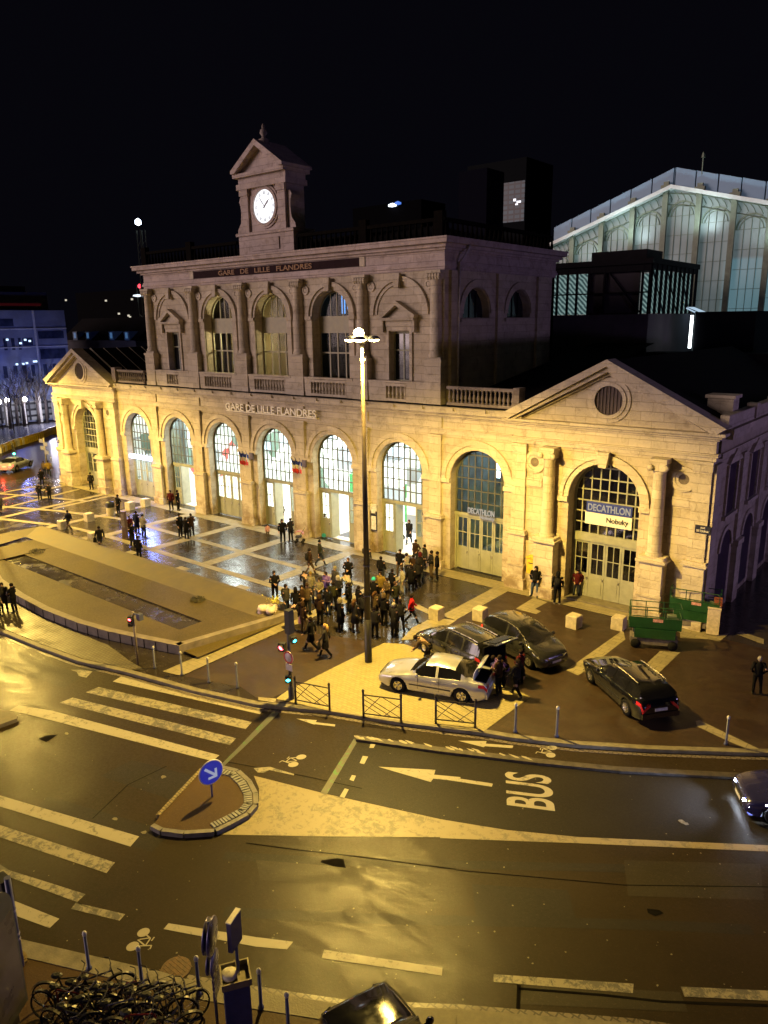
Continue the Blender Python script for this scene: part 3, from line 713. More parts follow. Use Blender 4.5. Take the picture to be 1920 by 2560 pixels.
for i, cx in enumerate(BX):
    y = YW + .55
    dark = i in (0, 6)
    glazing(cx, R0, ZS, 3.66, y, 8, 5, BARS, GLASS)
    m = LB(); m.box(cx - R0, cx + R0, y - .04, y + .16, ZD, 3.66); m.box(cx - R0, cx - R0 + .1, y, y + .15, 0, ZD); m.box(cx + R0 - .1, cx + R0, y, y + .15, 0, ZD)
    m.build('door_frame', WOOD)
    pane = GLASS
    xs = [cx - 1.75 + .875 * k for k in range(5)]
    opened = {1: (1, 2, 3), 3: (1, 2), 4: (1, 2), 5: (1, 2)}.get(i, ())
    for k in range(4):
        if k in opened: continue
        door_leaf(xs[k] + .01, xs[k + 1] - .01, .06, ZD, y + .04, pane)
    if opened:
        for k in (opened[0], opened[-1] + 1):    # leaves folded back into the hall
            m = LB(); m.box(xs[k] - .03, xs[k] + .03, y + .12, y + .95, .06, ZD - .02); m.build('open_leaf', WOOD)
# --- station hall seen through the glass
hall = empty('station_hall', (0, 0, 0)); hall.parent = stn; bpy.data.objects.remove(hall)
m = LB(); m.box(-60.3, -20.5, YW + .76, 49, -.08, .05); m.build('hall_floor', simple('hall_floor_stone', (.50, .49, .45), .25, 0, .15, 1.5))
def hall_wall_mat():
    mm, nt, b = nm('hall_wall_cladding')
    v, z_ = flatvec(nt)
    vo = nt.nodes.new('ShaderNodeTexVoronoi'); vo.feature = 'F1'; vo.distance = 'CHEBYCHEV'; vo.inputs['Scale'].default_value = .55; nt.links.new(v, vo.inputs['Vector'])
    sp_ = nt.nodes.new('ShaderNodeSeparateColor'); nt.links.new(vo.outputs['Color'], sp_.inputs[0])
    c1 = ramp(nt, sp_.outputs[0], [(0.0, (.75, .76, .74)), (.42, (.50, .52, .50)), (.60, (.28, .30, .33)), (.72, (.62, .64, .60)), (.84, (.12, .18, .14)), (.93, (.45, .07, .06))], 'CONSTANT')
    nt.links.new(c1, b.inputs['Base Color']); b.inputs['Roughness'].default_value = .5
    return mm
HW = hall_wall_mat()
m = LB(); m.box(-60.3, -20.5, 48.6, 48.9, 0.05, 9.6); m.box(-60.3, -60.1, YW + .96, 48.6, .05, 9.6); m.box(-20.7, -20.5, YW + .96, 48.6, .05, 9.6)
for x in (-49.1, -31.7): m.box(x - .45, x + .45, 42.0, 42.9, .05, 9.6)
m.build('hall_wall', HW)
m = LB(); m.box(-60.3, -20.5, YW + .96, 49, 9.6, 9.8); m.build('hall_ceiling', simple('hall_ceiling_plaster', (.6, .6, .58), .8))
m = LB()
random.seed(4)
for i in range(9):
    for j in range(3):
        x = -56.5 + i * 4.1 + random.uniform(-.6, .6); yy = 39.5 + j * 2.7 + random.uniform(-.5, .5); zz_ = random.choice((7.1, 6.6, 7.8))
        if x > -24: continue
        m.g += 1
        m.lathe([(.02, .28), (.22, .2), (.30, 0), (.22, -.2), (.02, -.28)], (x, yy, zz_), 10); 
parts(m, 'globe_light', emit('globe_glow', (1.0, .98, .95), 30))
m = LB()
for i in range(9):
    m.g += 1; x = -56.2 + i * 4.1; m.box(x, x + 2.6, 48.3, 48.55, 3.1 + (i % 3) * .9, 3.9 + (i % 3) * .9)
parts(m, 'lit_panel', emit('panel_glow', (.80, .90, 1.0), 2.6))
m = LB(); m.box(-33.9, -32.2, 44.0, 44.4, .06, 3.0); m.g += 1; m.box(-39.5, -38.9, 44, 44.4, .06, 3.2); parts(m, 'kiosk_wall', simple('green_kiosk', (.05, .28, .09), .5))
m = LB(); m.box(-33.7, -32.4, 43.9, 43.99, 1.5, 2.0); m.build('kiosk_sign', simple('kiosk_white', (.8, .8, .75), .5))
m = LB(); m.box(-35.6, -33.9, 38.2, 39.8, .054, .07); m.build('door_mat', BLACKP)
m = LB(); m.box(-31.4, -30.2, 46.0, 46.3, 2.6, 4.6); m.build('hanging_banner', simple('red_banner', (.5, .05, .05), .6))
for x in (-56.5, -51, -44, -37, -29.8):
    lamp('hall_light', 'AREA', (x, 42, 9.3), (.98, .98, .92), 2300, (6.5, 6), (x, 42.001, 0))
# dim shop interiors behind the first and last arches
# --- wings
def wing(cx, mirror):
    x0, x1 = cx - 5.32, cx + 5.3
    m = LB(); bay_wall(m, x0, x1, 0, 8.45, cx, R0 + .08, ZS, YF + .003, .95)
    # side walls and back
    m.box(x0, x0 + .3, YF + .96, 58, 0, 9.45); m.box(x1 - .3, x1, YF + .96, 58, 0, 9.45)
    m.box(x0, x0 + .3, YF + .01, YF + .96, 0, 8.45); m.box(x1 - .3, x1, YF + .01, YF + .96, 0, 8.45)
    m.build('wing_wall', STONE)
    m = LB()
    for px in (x0 + .42, x1 - .42):
        m.g += 1; m.box(px - .42, px + .42, YF - .16, YF, 3.5, 7.95); m.box(px - .46, px + .46, YF - .24, YF, 7.95, 8.43)
        m.box(px - .5, px + .5, YF - .26, YF, .62, 3.25); m.box(px - .62, px + .62, YF - .38, YF, 0, .62)
        m.box(px - .62, px + .62, YF - .38, YF, 3.25, 3.38); m.box(px - .56, px + .56, YF - .32, YF, 3.38, 3.5)
        m.box(px - .56, px + .56, YF - .31, YF, 1.35, 1.5)
    parts(m, 'corner_pilaster', TRIM)
    for sx in (-1, 1):
        c = cx + sx * 2.95; m = LB()
        m.box(c - .58, c + .58, YF - .72, YF, .62, 3.2); m.box(c - .68, c + .68, YF - .84, YF, 0, .62)
        m.box(c - .74, c + .74, YF - .88, YF, 3.2, 3.34); m.box(c - .64, c + .64, YF - .80, YF, 3.34, 3.5); m.box(c - .64, c + .64, YF - .77, YF, 1.35, 1.5)
        m.build('pedestal', TRIM)
        m = LB(); m.lathe([(.40, 3.5), (.42, 3.6), (.36, 3.68), (.34, 3.75), (.335, 5.4), (.30, 7.7), (.34, 7.76), (.30, 7.82)], (c, YF - .36, 0), 18)
        m.build('column', TRIM)
        m = LB(); m.box(c - .42, c + .42, YF - .78, YF, 8.2, 8.43); m.box(c - .36, c + .36, YF - .74, YF, 7.84, 8.2)
        for q in (-1, 1):
            for yy in (YF - .80,):
                m.lathe([(.0, -.05), (.17, -.04), (.17, .06), (.10, .1), (0, .1)], (c + q * .36, yy, 8.0), 10, 'Y')
        m.build('ionic_capital', TRIM)
        rc = cx + sx * 4.0; m = LB()
        m.ring(rc, 7.45, .42, .62, YF - .09, YF - .002, 0, 2 * PI, 22); m.ring(rc, 7.45, .26, .42, YF - .05, YF - .002, 0, 2 * PI, 20)
        m.box(rc - .48, rc + .48, YF - .07, YF - .002, 6.1, 6.55); m.box(rc - .36, rc + .36, YF - .09, YF - .071, 6.2, 6.45)
        m.build('roundel', TRIM)
        m = LB(); m.lathe([(.27, 0), (.2, .015), (0.01, .02)], (rc, YF - .03, 7.45), 16, 'Y'); m.build('roundel_shade', simple('shaded_stone', (.14, .11, .08), .9, 0, .4, 3))  # shade of a deeper recess painted as a dark disc
    r1 = R0 + .08
    m = LB(); m.ring(cx, ZS, r1 + .02, r1 + .30, YF - .06, YF, n=24); m.ring(cx, ZS, r1 + .30, r1 + .52, YF - .14, YF, n=24)
    for sx in (-1, 1): m.box(*sorted((cx + sx * (r1 + .01), cx + sx * (r1 + .58))), YF - .17, YF, ZS - .28, ZS - .003)
    m.build('archivolt', TRIM)
    m = LB(); m.yprism([(cx - .20, 7.62), (cx + .20, 7.62), (cx + .34, 8.42), (cx - .34, 8.42)], YF - .42, YF - .142); m.build('keystone', TRIM)
    m = LB(); entab(m, x0, x1, YF, 8.45, ((.0, .2, .10), (.2, .36, .2), (.36, .98, .05), (.98, 1.1, .18), (1.1, 1.22, .34), (1.22, 1.36, .5)))
    m.build('entablature', TRIM)
    # pediment: tympanum, raking cornice, oculus
    zb = 9.81; ax = 13.0; e0, e1 = x0 - .55, x1 + .55
    m = LB(); m.yprism([(x0 + .1, zb), (x1 - .1, zb), (cx, ax - .45)], YF + .02, YF + .4); m.build('tympanum', STONE)
    m = LB()
    for sx in (-1, 1):
        ex = cx + sx * (x1 - cx + .55)
        for (dz0, dz1, p) in ((0, .34, .62), (.34, .62, .42), (.62, .80, .14)):
            pts = [(ex, zb + .28 - dz0), (cx, ax + .08 - dz0), (cx, ax + .08 - dz1), (ex - sx * dz1 * 1.2, zb + .28 - dz1 if dz1 < .3 else zb)]
            if dz0 > 0: pts[0] = (ex - sx * dz0 * 1.55, zb + .28 - dz0 if dz0 < .3 else zb + .002)
            m.yprism(pts, YF - p, YF + .45)
    m.build('raking_cornice', TRIM)
    m = LB(); m.ring(cx, 11.02, .74, .92, YF - .10, YF + .02, 0, 2 * PI, 28); m.ring(cx, 11.02, .92, 1.14, YF - .04, YF + .02, 0, 2 * PI, 28); m.build('oculus_frame', TRIM)
    m = LB(); m.lathe([(.75, .0), (.74, .012), (.01, .013)], (cx, YF + .0, 11.02), 24, 'Y'); oc = m.build('oculus', simple('oculus_louvre', (.07, .05, .05), .8))
    m = LB()
    for q in range(-3, 4): m.box(cx + q * .19 - .03, cx + q * .19 + .03, YF - .03, YF - .002, 11.02 - math.sqrt(.5 - (q * .19) ** 2), 11.02 + math.sqrt(.5 - (q * .19) ** 2))
    m.build('louvre_bars', simple('oculus_bar', (.10, .075, .07), .8), oc)
    # roof
    rr = LB(); zr = ax + .02
    for sx in (-1, 1):
        rr.add([(cx, YF + .46, zr), (cx, 58, zr), (cx + sx * 5.7, 58, 9.98), (cx + sx * 5.7, YF + .46, 9.98)], [(0, 1, 2, 3) if sx < 0 else (3, 2, 1, 0)])
    rr.add([(cx, 58, zr), (cx + 5.7, 58, 9.9), (cx - 5.7, 58, 9.9)], [(0, 1, 2)])
    ro = rr.build('roof', ROOF)
    sm_ = LB()
    for k in range(11):
        y = YF + 1.2 + k * 1.35
        for sx in ((1,) if mirror else (1, -1)):
            a = Vector((cx + sx * .1, y, zr + .0)); b = Vector((cx + sx * 5.5, y, 10.12)); sm_.tube([a, b], .035 if k else .09, 4)
    if mirror: sm_.build('standing_seams', LEAD, ro)
    glazing(cx, r1, ZS, 3.72, YF + .72, 8, 6, WOOD, GLASS if mirror else CGL2)
    m = LB(); y = YF + .72; m.box(cx - r1, cx + r1, y - .05, y + .15, 3.3, 3.66); m.box(cx - r1, cx - r1 + .12, y, y + .15, 0, 3.3); m.box(cx + r1 - .12, cx + r1, y, y + .15, 0, 3.3); m.build('door_frame', WOOD)
    xs = [cx - 1.8 + .9 * k for k in range(5)]
    for k in range(4): door_leaf(xs[k] + .01, xs[k + 1] - .01, .1, 3.3, y + .04, GLASS if mirror else CGL2)
    m = LB(); m.box(cx - r1, cx + r1, YF - .05, YF + .9, 0.013, .09); m.build('door_step', KERB)
CGL2 = glass('shop_glass', (.35, .35, .4), .10)
wing(WX[0], True); wing(WX[1], False)
# shop rooms behind the wing doors
for cx, c in ((WX[0], (.16, .13, .13)), (WX[1], (.10, .11, .14))):
    m = LB(); m.box(cx - 2.6, cx + 2.6, 39.8, 40, 0, 8); m.build('shop_back_wall', simple('shop_back', c, .7, 0, .6, 1.2))
m = LB()
for x, z in ((-66.2, 6.6), (-65.3, 5.0), (-65.9, 7.1), (-58.2, 6.9)): m.g += 1; m.lathe([(.02, .12), (.11, 0), (.02, -.12)], (x, 39.0, z), 8)
parts(m, 'shop_lamp', emit('shop_lamp_red', (1.0, .45, .35), 6))
lamp('shop_light', 'POINT', (-65.7, 38.7, 3.2), (.8, .9, 1.0), 40, .2)
lamp('shop_light', 'POINT', (-22.9, 41.5, 6.4), (.55, .85, 1.0), 90, .3)
lamp('shop_light', 'POINT', (-15.0, 38.6, 7.6), (.7, .75, 1.0), 35, .2)
m = LB()
for x, h in ((-24.0, 2.2), (-23.2, 2.9), (-22.3, 2.5)): m.g += 1; m.box(x - .12, x + .12, 41.0, 41.1, 7.4 - h, 7.4)
parts(m, 'shop_tube_light', emit('tube_glow', (.75, .95, 1.0), 5))
m = LB(); m.box(-25.75, -25.55, YW + 1.0, 48.5, 0.06, 9.5); m.g += 1; m.box(-60.05, -55.25, 39.9, 40.0, .06, 9.5); m.g += 1; m.box(-25.5, -20.75, 43.9, 44, 0.06, 9.5); parts(m, 'shop_partition', simple('shop_partition', (.16, .2, .2), .6, 0, .5, 1))
# bright strip sign above the first door
m = LB(); m.box(-59.5, -56.2, YW + .02, YW + .42, 3.55, 3.83); sg = m.build('strip_light_sign', emit('blue_white_glow', (.62, .68, 1.0), 9), None)
sg.parent = None; sg.location = (OX, OY, 0); tag(sg, 'glowing blue-white strip sign over the dark arched door next to the left wing', 'sign')
lamp('strip_light', 'AREA', (-57.85, YW - .6, 3.7), (.18, .25, 1.0), 430, (3.2, .4), (-56.0, 31.5, 0))

OGL = glass('office_glass', (.45, .45, .42), .008)
# --- raised centre block
UX0, UX1 = -55.3, -25.6
UY = YW + .35
UB = [-51.9, -46.15, -40.4, -34.65, -28.9]
ue = [UX0] + [(a + b) / 2 for a, b in zip(UB, UB[1:])] + [UX1]
US = 15.45; UR = 1.62
m = LB()
for i, cx in enumerate(UB):
    if i in (0, 4):
        bx = cx; hw = .78
        m.box(ue[i], bx - hw, UY, UY + .5, 10.2, 17.9); m.box(bx + hw, ue[i + 1], UY, UY + .5, 10.2, 17.9)
        m.box(bx - hw, bx + hw, UY, UY + .5, 14.45, 17.9); m.box(bx - hw, bx + hw, UY, UY + .5, 10.2, 11.4)
    else: bay_wall(m, ue[i], ue[i + 1], 10.2, 17.9, cx, UR, US, UY, .8, sill=11.35)
# side and back walls
m.box(UX0, UX0 + .4, UY + .5, 51, 10.2, 17.9); m.box(UX0, UX1, 50.6, 51, 10.2, 17.9)
m.build('upper_wall', STONE)
class XB(LB): pass
def side_xf(mb, X, Y0):
    "turn geometry drawn in x,z at y (front = small y) into a wall facing +x at X; x runs along +Y"
    mb.v = [(X - (y - 0), Y0 + x, z) for x, y, z in mb.v]
m = LB(); L_ = 51 - UY - .5
cs = [3.0, 8.3]
es = [0, 5.65, L_]
for k in (0, 1): bay_wall(m, es[k], es[k + 1] if k == 0 else 11.0, 10.2, 17.9, cs[k], 1.55, US, 0, .6, sill=15.2)
m.box(11.0, L_, 0, .3, 10.2, 17.9)
for c in cs: m.ring(c, US, 1.58, 2.0, -.10, -.003, n=20); m.box(c - 1.9, c + 1.9, -.16, -.003, 14.95, 15.15)
for c in (.35, 5.65, 11.0): m.box(c - .4, c + .4, -.2, -.003, 10.2, 17.88)
side_xf(m, UX1, UY + .5); m.build('side_wall', STONE)
for c in cs:
    m = LB(); m.box(c - 1.6, c + 1.6, .55, .6, 15.1, 17.1)
    for q in (-.75, 0, .75): m.box(c + q - .04, c + q + .04, .48, .54, 15.1, 17.0)
    side_xf(m, UX1, UY + .5); m.build('side_window', DGLASS)
m = LB()
for i, e in enumerate(ue):  # giant pilasters on pedestals
    e = min(max(e, UX0 + .5), UX1 - .5)
    m.g += 1; m.lathe([(.44, 12.95), (.46, 13.1), (.38, 13.2), (.36, 15.5), (.32, 17.3), (.36, 17.36)], (e, UY - .12, 0), 16)
    m.box(e - .60, e + .60, UY - .50, UY - .003, 10.2, 12.62); m.box(e - .66, e + .66, UY - .56, UY - .003, 12.62, 12.8); m.box(e - .52, e + .52, UY - .40, UY - .003, 12.8, 12.95)
    m.box(e - .64, e + .64, UY - .54, UY - .003, 10.2, 10.5); m.box(e - .54, e + .54, UY - .50, UY - .003, 17.72, 17.88)
parts(m, 'giant_pilaster', TRIM)
m = LB()
for i, e in enumerate(ue):
    e = min(max(e, UX0 + .5), UX1 - .5)
    m.g += 1
    for k in range(5): m.lathe([(.08, .0), (.15, .16), (.11, .34)], (e - .40 + k * .20, UY - .40, 17.36), 6)
    m.box(e - .46, e + .46, UY - .38, UY - .003, 17.38, 17.70)
parts(m, 'corinthian_capital', TRIM)
for i, cx in enumerate(UB):
    m = LB(); rr = UR + .04 if i not in (0, 4) else 1.75
    m.ring(cx, US, rr, rr + .22, UY - .07, UY - .003, n=22); m.ring(cx, US, rr + .22, rr + .5, UY - .17, UY - .003, n=22)
    if i not in (0, 4):
        for sx in (-1, 1):
            m.box(*sorted((cx + sx * rr, cx + sx * (rr + .55))), UY - .2, UY - .003, US - .22, US - .003)
            m.box(*sorted((cx + sx * (rr + .0), cx + sx * (rr + .42))), UY - .1, UY - .003, 11.4, US - .22)
    m.yprism([(cx - .16, 17.0), (cx + .16, 17.0), (cx + .26, 17.85), (cx - .26, 17.85)], UY - .36, UY - .172)
    m.build('archivolt', TRIM)
    for sx in (-1, 1):
        m = LB(); m.ring(cx + sx * 2.2, 17.15, .16, .30, UY - .08, UY - .003, 0, 2 * PI, 14); m.lathe([(.14, -.05), (.09, -.07), (.01, -.075)], (cx + sx * 2.2, UY, 17.15), 10, 'Y'); m.build('rosette', TRIM)
    if i in (0, 4):
        m = LB(); m.box(cx - 1.0, cx - .8, UY - .1, UY - .003, 11.4, 14.5); m.box(cx + .8, cx + 1.0, UY - .1, UY - .003, 11.4, 14.5); m.box(cx - 1.0, cx + 1.0, UY - .1, UY - .003, 14.5, 14.75)
        m.box(cx - 1.05, cx + 1.05, UY - .14, UY - .003, 14.75, 15.1); m.box(cx - 1.35, cx + 1.35, UY - .42, UY - .003, 15.1, 15.26)
        m.yprism([(cx - 1.05, 15.27), (cx + 1.05, 15.27), (cx, 15.85)], UY - .12, UY - .003)
        for sx in (-1, 1): m.yprism([(cx + sx * 1.42, 15.27), (cx + sx * 1.42, 15.42), (cx, 16.26), (cx, 16.0), (cx + sx * 1.05, 15.27)], UY - .46, UY - .003)
        for sx in (-1, 1): m.box(*sorted((cx + sx * 1.1, cx + sx * 1.32)), UY - .3, UY - .003, 14.4, 15.1)
        m.build('pediment_window_surround', TRIM)
        y = UY + .4; m = LB(); m.box(cx - .78, cx + .78, y, y + .1, 14.3, 14.45); m.box(cx - .78, cx + .78, y, y + .1, 11.4, 11.5)
        for q in (-.74, 0, .74): m.box(cx + q - .05, cx + q + .05, y, y + .09, 11.5, 14.3)
        for q in (13.3,): m.box(cx - .75, cx + .75, y + .01, y + .08, q - .05, q + .05)
        f = m.build('tall_window', WOOD); p = LB(); p.box(cx - .75, cx + .75, y + .05, y + .06, 11.45, 14.4); p.build('pane', DGLASS, f)
        if i == 0:
            p = LB(); p.box(cx + .1, cx + .7, y + .02, y + .04, 11.9, 12.3); p.build('blue_reflection_panel', emit('blue_reflection_glow', (.1, .2, 1.0), 1.6), f)  # blue reflection in the glass painted as a glowing panel
    else:
        y = UY + .62
        m = LB(); m.ring(cx, US, UR - .1, UR, y, y + .1, n=18)
        for q in (-.55, .55, 0): m.box(cx + q - .035, cx + q + .035, y + .01, y + .08, US - .1, US + math.sqrt(UR ** 2 - q * q) - .05)
        m.box(cx - UR, cx + UR, y - .02, y + .12, 14.35, US + .0)
        for q in (-UR + .06, -.72, 0.0, .72, UR - .06): m.box(cx + q - .05, cx + q + .05, y, y + .1, 11.35, 14.35)
        for q in (13.05,): m.box(cx - UR, cx + UR, y + .006, y + .09, q - .05, q + .05)
        f = m.build('upper_window', simple('cream_timber', (.34, .31, .20), .6, 0, .15, 3))
        p = LB(); pts = [(cx - UR + .02, 11.35), (cx + UR - .02, 11.35)] + [(cx + (UR - .02) * math.cos(PI * k / 14), US + (UR - .02) * math.sin(PI * k / 14)) for k in range(15)]
        p.yprism(pts, y + .05, y + .055); p.build('pane', OGL, f)
# lit rooms behind the upper windows
ROOMC = simple('office_wall', (.30, .24, .13), .7, 0, .3, .8)
m = LB(); m.box(-49, -31.6, UY + 3.4, UY + 3.6, 10.3, 17.8); m.box(-43.35, -43.2, UY + .9, UY + 3.4, 10.3, 17.8); m.box(-37.6, -37.45, UY + .9, UY + 3.4, 10.3, 17.8); m.box(-49.1, -31.6, UY + .9, UY + 3.4, 10.2, 10.3); m.build('office_walls', ROOMC)
lamp('office_light', 'POINT', (-46.1, UY + 2.2, 13.9), (1.0, .88, .55), 1700, .15)
lamp('office_light', 'POINT', (-40.4, UY + 2.2, 13.6), (1.0, .86, .52), 900, .15)
m = LB(); m.box(-35.1, -34.85, UY + 1.6, UY + 1.7, 15.6, 16.8); m.g += 1; m.box(-34.6, -34.3, UY + 1.6, UY + 1.7, 15.9, 16.75); parts(m, 'blue_display', emit('blue_display_glow', (.10, .35, 1.0), 7))
m = LB(); m.box(-47.0, -45.3, UY + 3.2, UY + 3.3, 15.9, 16.2); m.g += 1; m.box(-46.6, -44.9, UY + 1.5, UY + 1.55, 12.0, 12.25); parts(m, 'blue_notice_light', emit('notice_glow', (.35, .45, 1.0), 1.2))
# upper entablature, dark name band
m = LB()
def entab_all(m, x0, x1, y0, y1, z, hs):
    for a, b, p in hs: m.box(x0 - p, x1 + p, y0 - p * 1.15, y1 + p, z + a + .0015, z + b)
entab_all(m, UX0, UX1, UY, 51, 17.9, ((0, .18, .06), (.18, .34, .14), (.34, .46, .08), (.46, 1.08, .03), (1.08, 1.22, .18), (1.22, 1.42, .36), (1.42, 1.66, .6), (1.66, 1.76, .66)))
m.build('upper_entablature', stone('pinkish_stone', (.55, .45, .42), .6))
m = LB(); m.box(-48.7, -32.0, UY - .085, UY - .041, 18.42, 18.92); nb = m.build('name_band', simple('dark_band', (.028, .016, .018), .8))
m = LB(); m.box(-49.15, -48.72, UY - .09, UY - .031, 18.38, 18.96); m.g += 1; m.box(-31.98, -31.55, UY - .09, UY - .031, 18.38, 18.96); parts(m, 'band_end', TRIM)
GOLD = simple('gilt_letters', (.26, .14, .06), .7, .0, .2, 8)
LETTER = simple('cream_letters', (.9, .84, .66), .5, 0, .1, 8)
def wall_text(s_, x0, x1, z0, z1, y, mat, ext=.03, parent=None, name='lettering'):
    t = text(s_, name, 1.0, mat, parent, None, ext, 'LEFT')
    xs = [v.co.x for v in t.data.vertices]; ys_ = [v.co.y for v in t.data.vertices]; a0, a1, b0, b1 = min(xs), max(xs), min(ys_), max(ys_)
    ox, oy = (OX, OY) if parent is not None and (parent is stn or parent.parent is stn) else (0, 0)
    for v in t.data.vertices:
        v.co = (x0 + (v.co.x - a0) / (a1 - a0) * (x1 - x0) - ox, y - v.co.z - oy, z0 + (v.co.y - b0) / (b1 - b0) * (z1 - z0))
    return t
wall_text('GARE   DE   LILLE   FLANDRES', -45.7, -36.1, 18.5, 18.84, UY - .10, GOLD, .02, stn)
m = LB(); m.box(-45.15, -35.6, YW - .34, YW - .05, 8.66, 8.72); m.build('letter_rail', LETTER)
wall_text('GARE DE LILLE FLANDRES', -45.15, -35.64, 8.74, 9.28, YW - .3, LETTER, .05, stn)
# balustrades
BAL = [(0, 0), (.085, 0), (.085, .06), (.05, .09), (.10, .24), (.085, .34), (.045, .5), (.06, .56), (.04, .62), (.08, .68), (.08, .74)]
def balustrade(x0, x1, y, z0, stones=TRIM, side=False):
    m = LB(); m.box(x0, x1, y - .14, y + .14, z0, z0 + .16); m.box(x0, x1, y - .16, y + .16, z0 + .93, z0 + 1.1)
    n = max(2, int((x1 - x0) / .27)); 
    for k in range(n): m.lathe([(r_, h + .175) for r_, h in BAL], (x0 + (k + .5) * (x1 - x0) / n, y, z0), 7)
    m.build('balustrade', stones)
for i, cx in enumerate(UB):
    hw = 1.62 if i not in (0, 4) else .8
    balustrade(cx - hw, cx + hw, UY - .3, 10.22)
    m = LB(); e0 = ue[i] + (.66 if i else 1.1); e1 = ue[i + 1] - (.66 if i < 4 else 1.1)
    m.box(e0, cx - hw - .002, UY - .44, UY - .16, 10.2, 11.35); m.g += 1; m.box(cx + hw + .002, e1, UY - .44, UY - .16, 10.2, 11.35); m.g += 1; m.box(e0, e1, UY - .5, UY - .1, 11.352, 11.47)
    parts(m, 'balcony_parapet', TRIM)
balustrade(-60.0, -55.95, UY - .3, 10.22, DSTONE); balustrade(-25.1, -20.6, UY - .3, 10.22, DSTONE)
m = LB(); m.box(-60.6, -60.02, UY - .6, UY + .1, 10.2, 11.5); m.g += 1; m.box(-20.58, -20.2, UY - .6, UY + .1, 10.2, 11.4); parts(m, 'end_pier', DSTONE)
# dark crest balustrade of the roof
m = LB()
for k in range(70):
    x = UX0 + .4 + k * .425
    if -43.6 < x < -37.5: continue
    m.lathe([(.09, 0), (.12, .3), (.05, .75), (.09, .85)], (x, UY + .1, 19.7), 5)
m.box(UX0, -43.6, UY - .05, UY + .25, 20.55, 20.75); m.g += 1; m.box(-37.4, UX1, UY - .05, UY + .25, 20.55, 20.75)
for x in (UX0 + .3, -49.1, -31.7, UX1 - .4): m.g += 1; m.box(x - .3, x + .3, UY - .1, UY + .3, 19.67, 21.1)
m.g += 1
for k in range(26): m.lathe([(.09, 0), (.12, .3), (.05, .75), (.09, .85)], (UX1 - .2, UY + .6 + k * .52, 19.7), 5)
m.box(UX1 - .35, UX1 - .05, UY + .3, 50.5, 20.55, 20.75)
parts(m, 'roof_balustrade', simple('blackish_stone', (.005, .004, .003), .9, 0, .4, 3, .5))  # very dark, even stone colour
m = LB(); m.add([(UX0, UY + .3, 19.67), (UX1, UY + .3, 19.67), (UX1, 51, 19.67), (UX0, 51, 19.67), (-50, 44, 21.3), (-31, 44, 21.3)], [(0, 1, 5, 4), (1, 2, 5), (2, 3, 4, 5), (3, 0, 4)]); m.build('upper_roof', ROOF)
# downpipe
m = LB(); m.tube([(UX1 + .5, UY + 1.9, 19.4), (UX1 + .5, UY + 1.6, 18.9), (UX1 + .22, UY + 1.2, 18.3), (UX1 + .2, UY + 1.15, 10.2)], .09, 8); m.build('downpipe', simple('pipe_grey', (.40, .36, .36), .5))
# --- clock gable
CX = -40.5; CY = YW + .30
PK = MATS['pinkish_stone']
m = LB(); m.box(CX - 2.75, CX + 2.75, CY, CY + 1.8, 19.68, 21.0); m.box(CX - 2.9, CX + 2.9, CY - .14, CY + 1.9, 21.0, 21.2); m.box(CX - 2.2, CX + 2.2, CY + .05, CY + 1.7, 21.2, 24.0)
m.box(CX - 1.4, CX + 1.4, CY - .08, CY - .003, 19.95, 20.75)
m.build('clock_base', PK)
m = LB()
for sx in (-1, 1):
    x = CX + sx * 2.2; m.g += 1
    m.box(*sorted((x, x - sx * .72)), CY - .12, CY + .048, 21.2, 23.6); m.box(*sorted((x + sx * .06, x - sx * .78)), CY - .2, CY + .048, 23.6, 24.0)
    pr = [(x + sx * .003, 21.21), (x + sx * .72, 21.21), (x + sx * .66, 21.5), (x + sx * .34, 21.9), (x + sx * .26, 22.6), (x + sx * .3, 23.0), (x + sx * .42, 23.3), (x + sx * .3, 23.55), (x + sx * .003, 23.6)]
    m.yprism(pr, CY + .1, CY + .9)
parts(m, 'scroll_bracket', PK)
m = LB(); m.box(CX - 2.45, CX + 2.45, CY - .25, CY + 1.8, 24.0, 24.35); m.box(CX - 2.35, CX + 2.35, CY - .12, CY + 1.75, 24.35, 24.75); m.box(CX - 2.6, CX + 2.45, CY - .42, CY + 2.1, 24.75, 25.0)
m.yprism([(CX - 2.4, 25.002), (CX + 2.4, 25.002), (CX, 26.5)], CY - .1, CY + 1.9)
for sx in (-1, 1): m.yprism([(CX + sx * 2.55, 25.002), (CX + sx * 2.55, 25.2), (CX, 26.9), (CX, 26.5), (CX + sx * 2.2, 25.002)], CY - .62, CY + 2.2)
m.build('clock_pediment', PK)
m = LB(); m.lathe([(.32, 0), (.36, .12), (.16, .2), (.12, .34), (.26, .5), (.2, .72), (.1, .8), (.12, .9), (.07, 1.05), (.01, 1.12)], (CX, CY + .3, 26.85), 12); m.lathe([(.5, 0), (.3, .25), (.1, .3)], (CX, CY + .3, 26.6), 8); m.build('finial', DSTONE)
m = LB(); m.ring(CX + .1, 22.75, 1.08, 1.28, CY - .12, CY + .05, 0, 2 * PI, 32); m.ring(CX + .1, 22.75, 1.28, 1.42, CY - .05, CY + .05, 0, 2 * PI, 32); m.build('clock_surround', PK)
m = LB(); m.lathe([(1.08, 0), (1.08, -.05), (.01, -.06)], (CX + .1, CY + .045, 22.75), 36, 'Y')
face = m.build('clock_face', emit('clock_glow', (.94, .95, 1.0), 1.5))
m = LB()
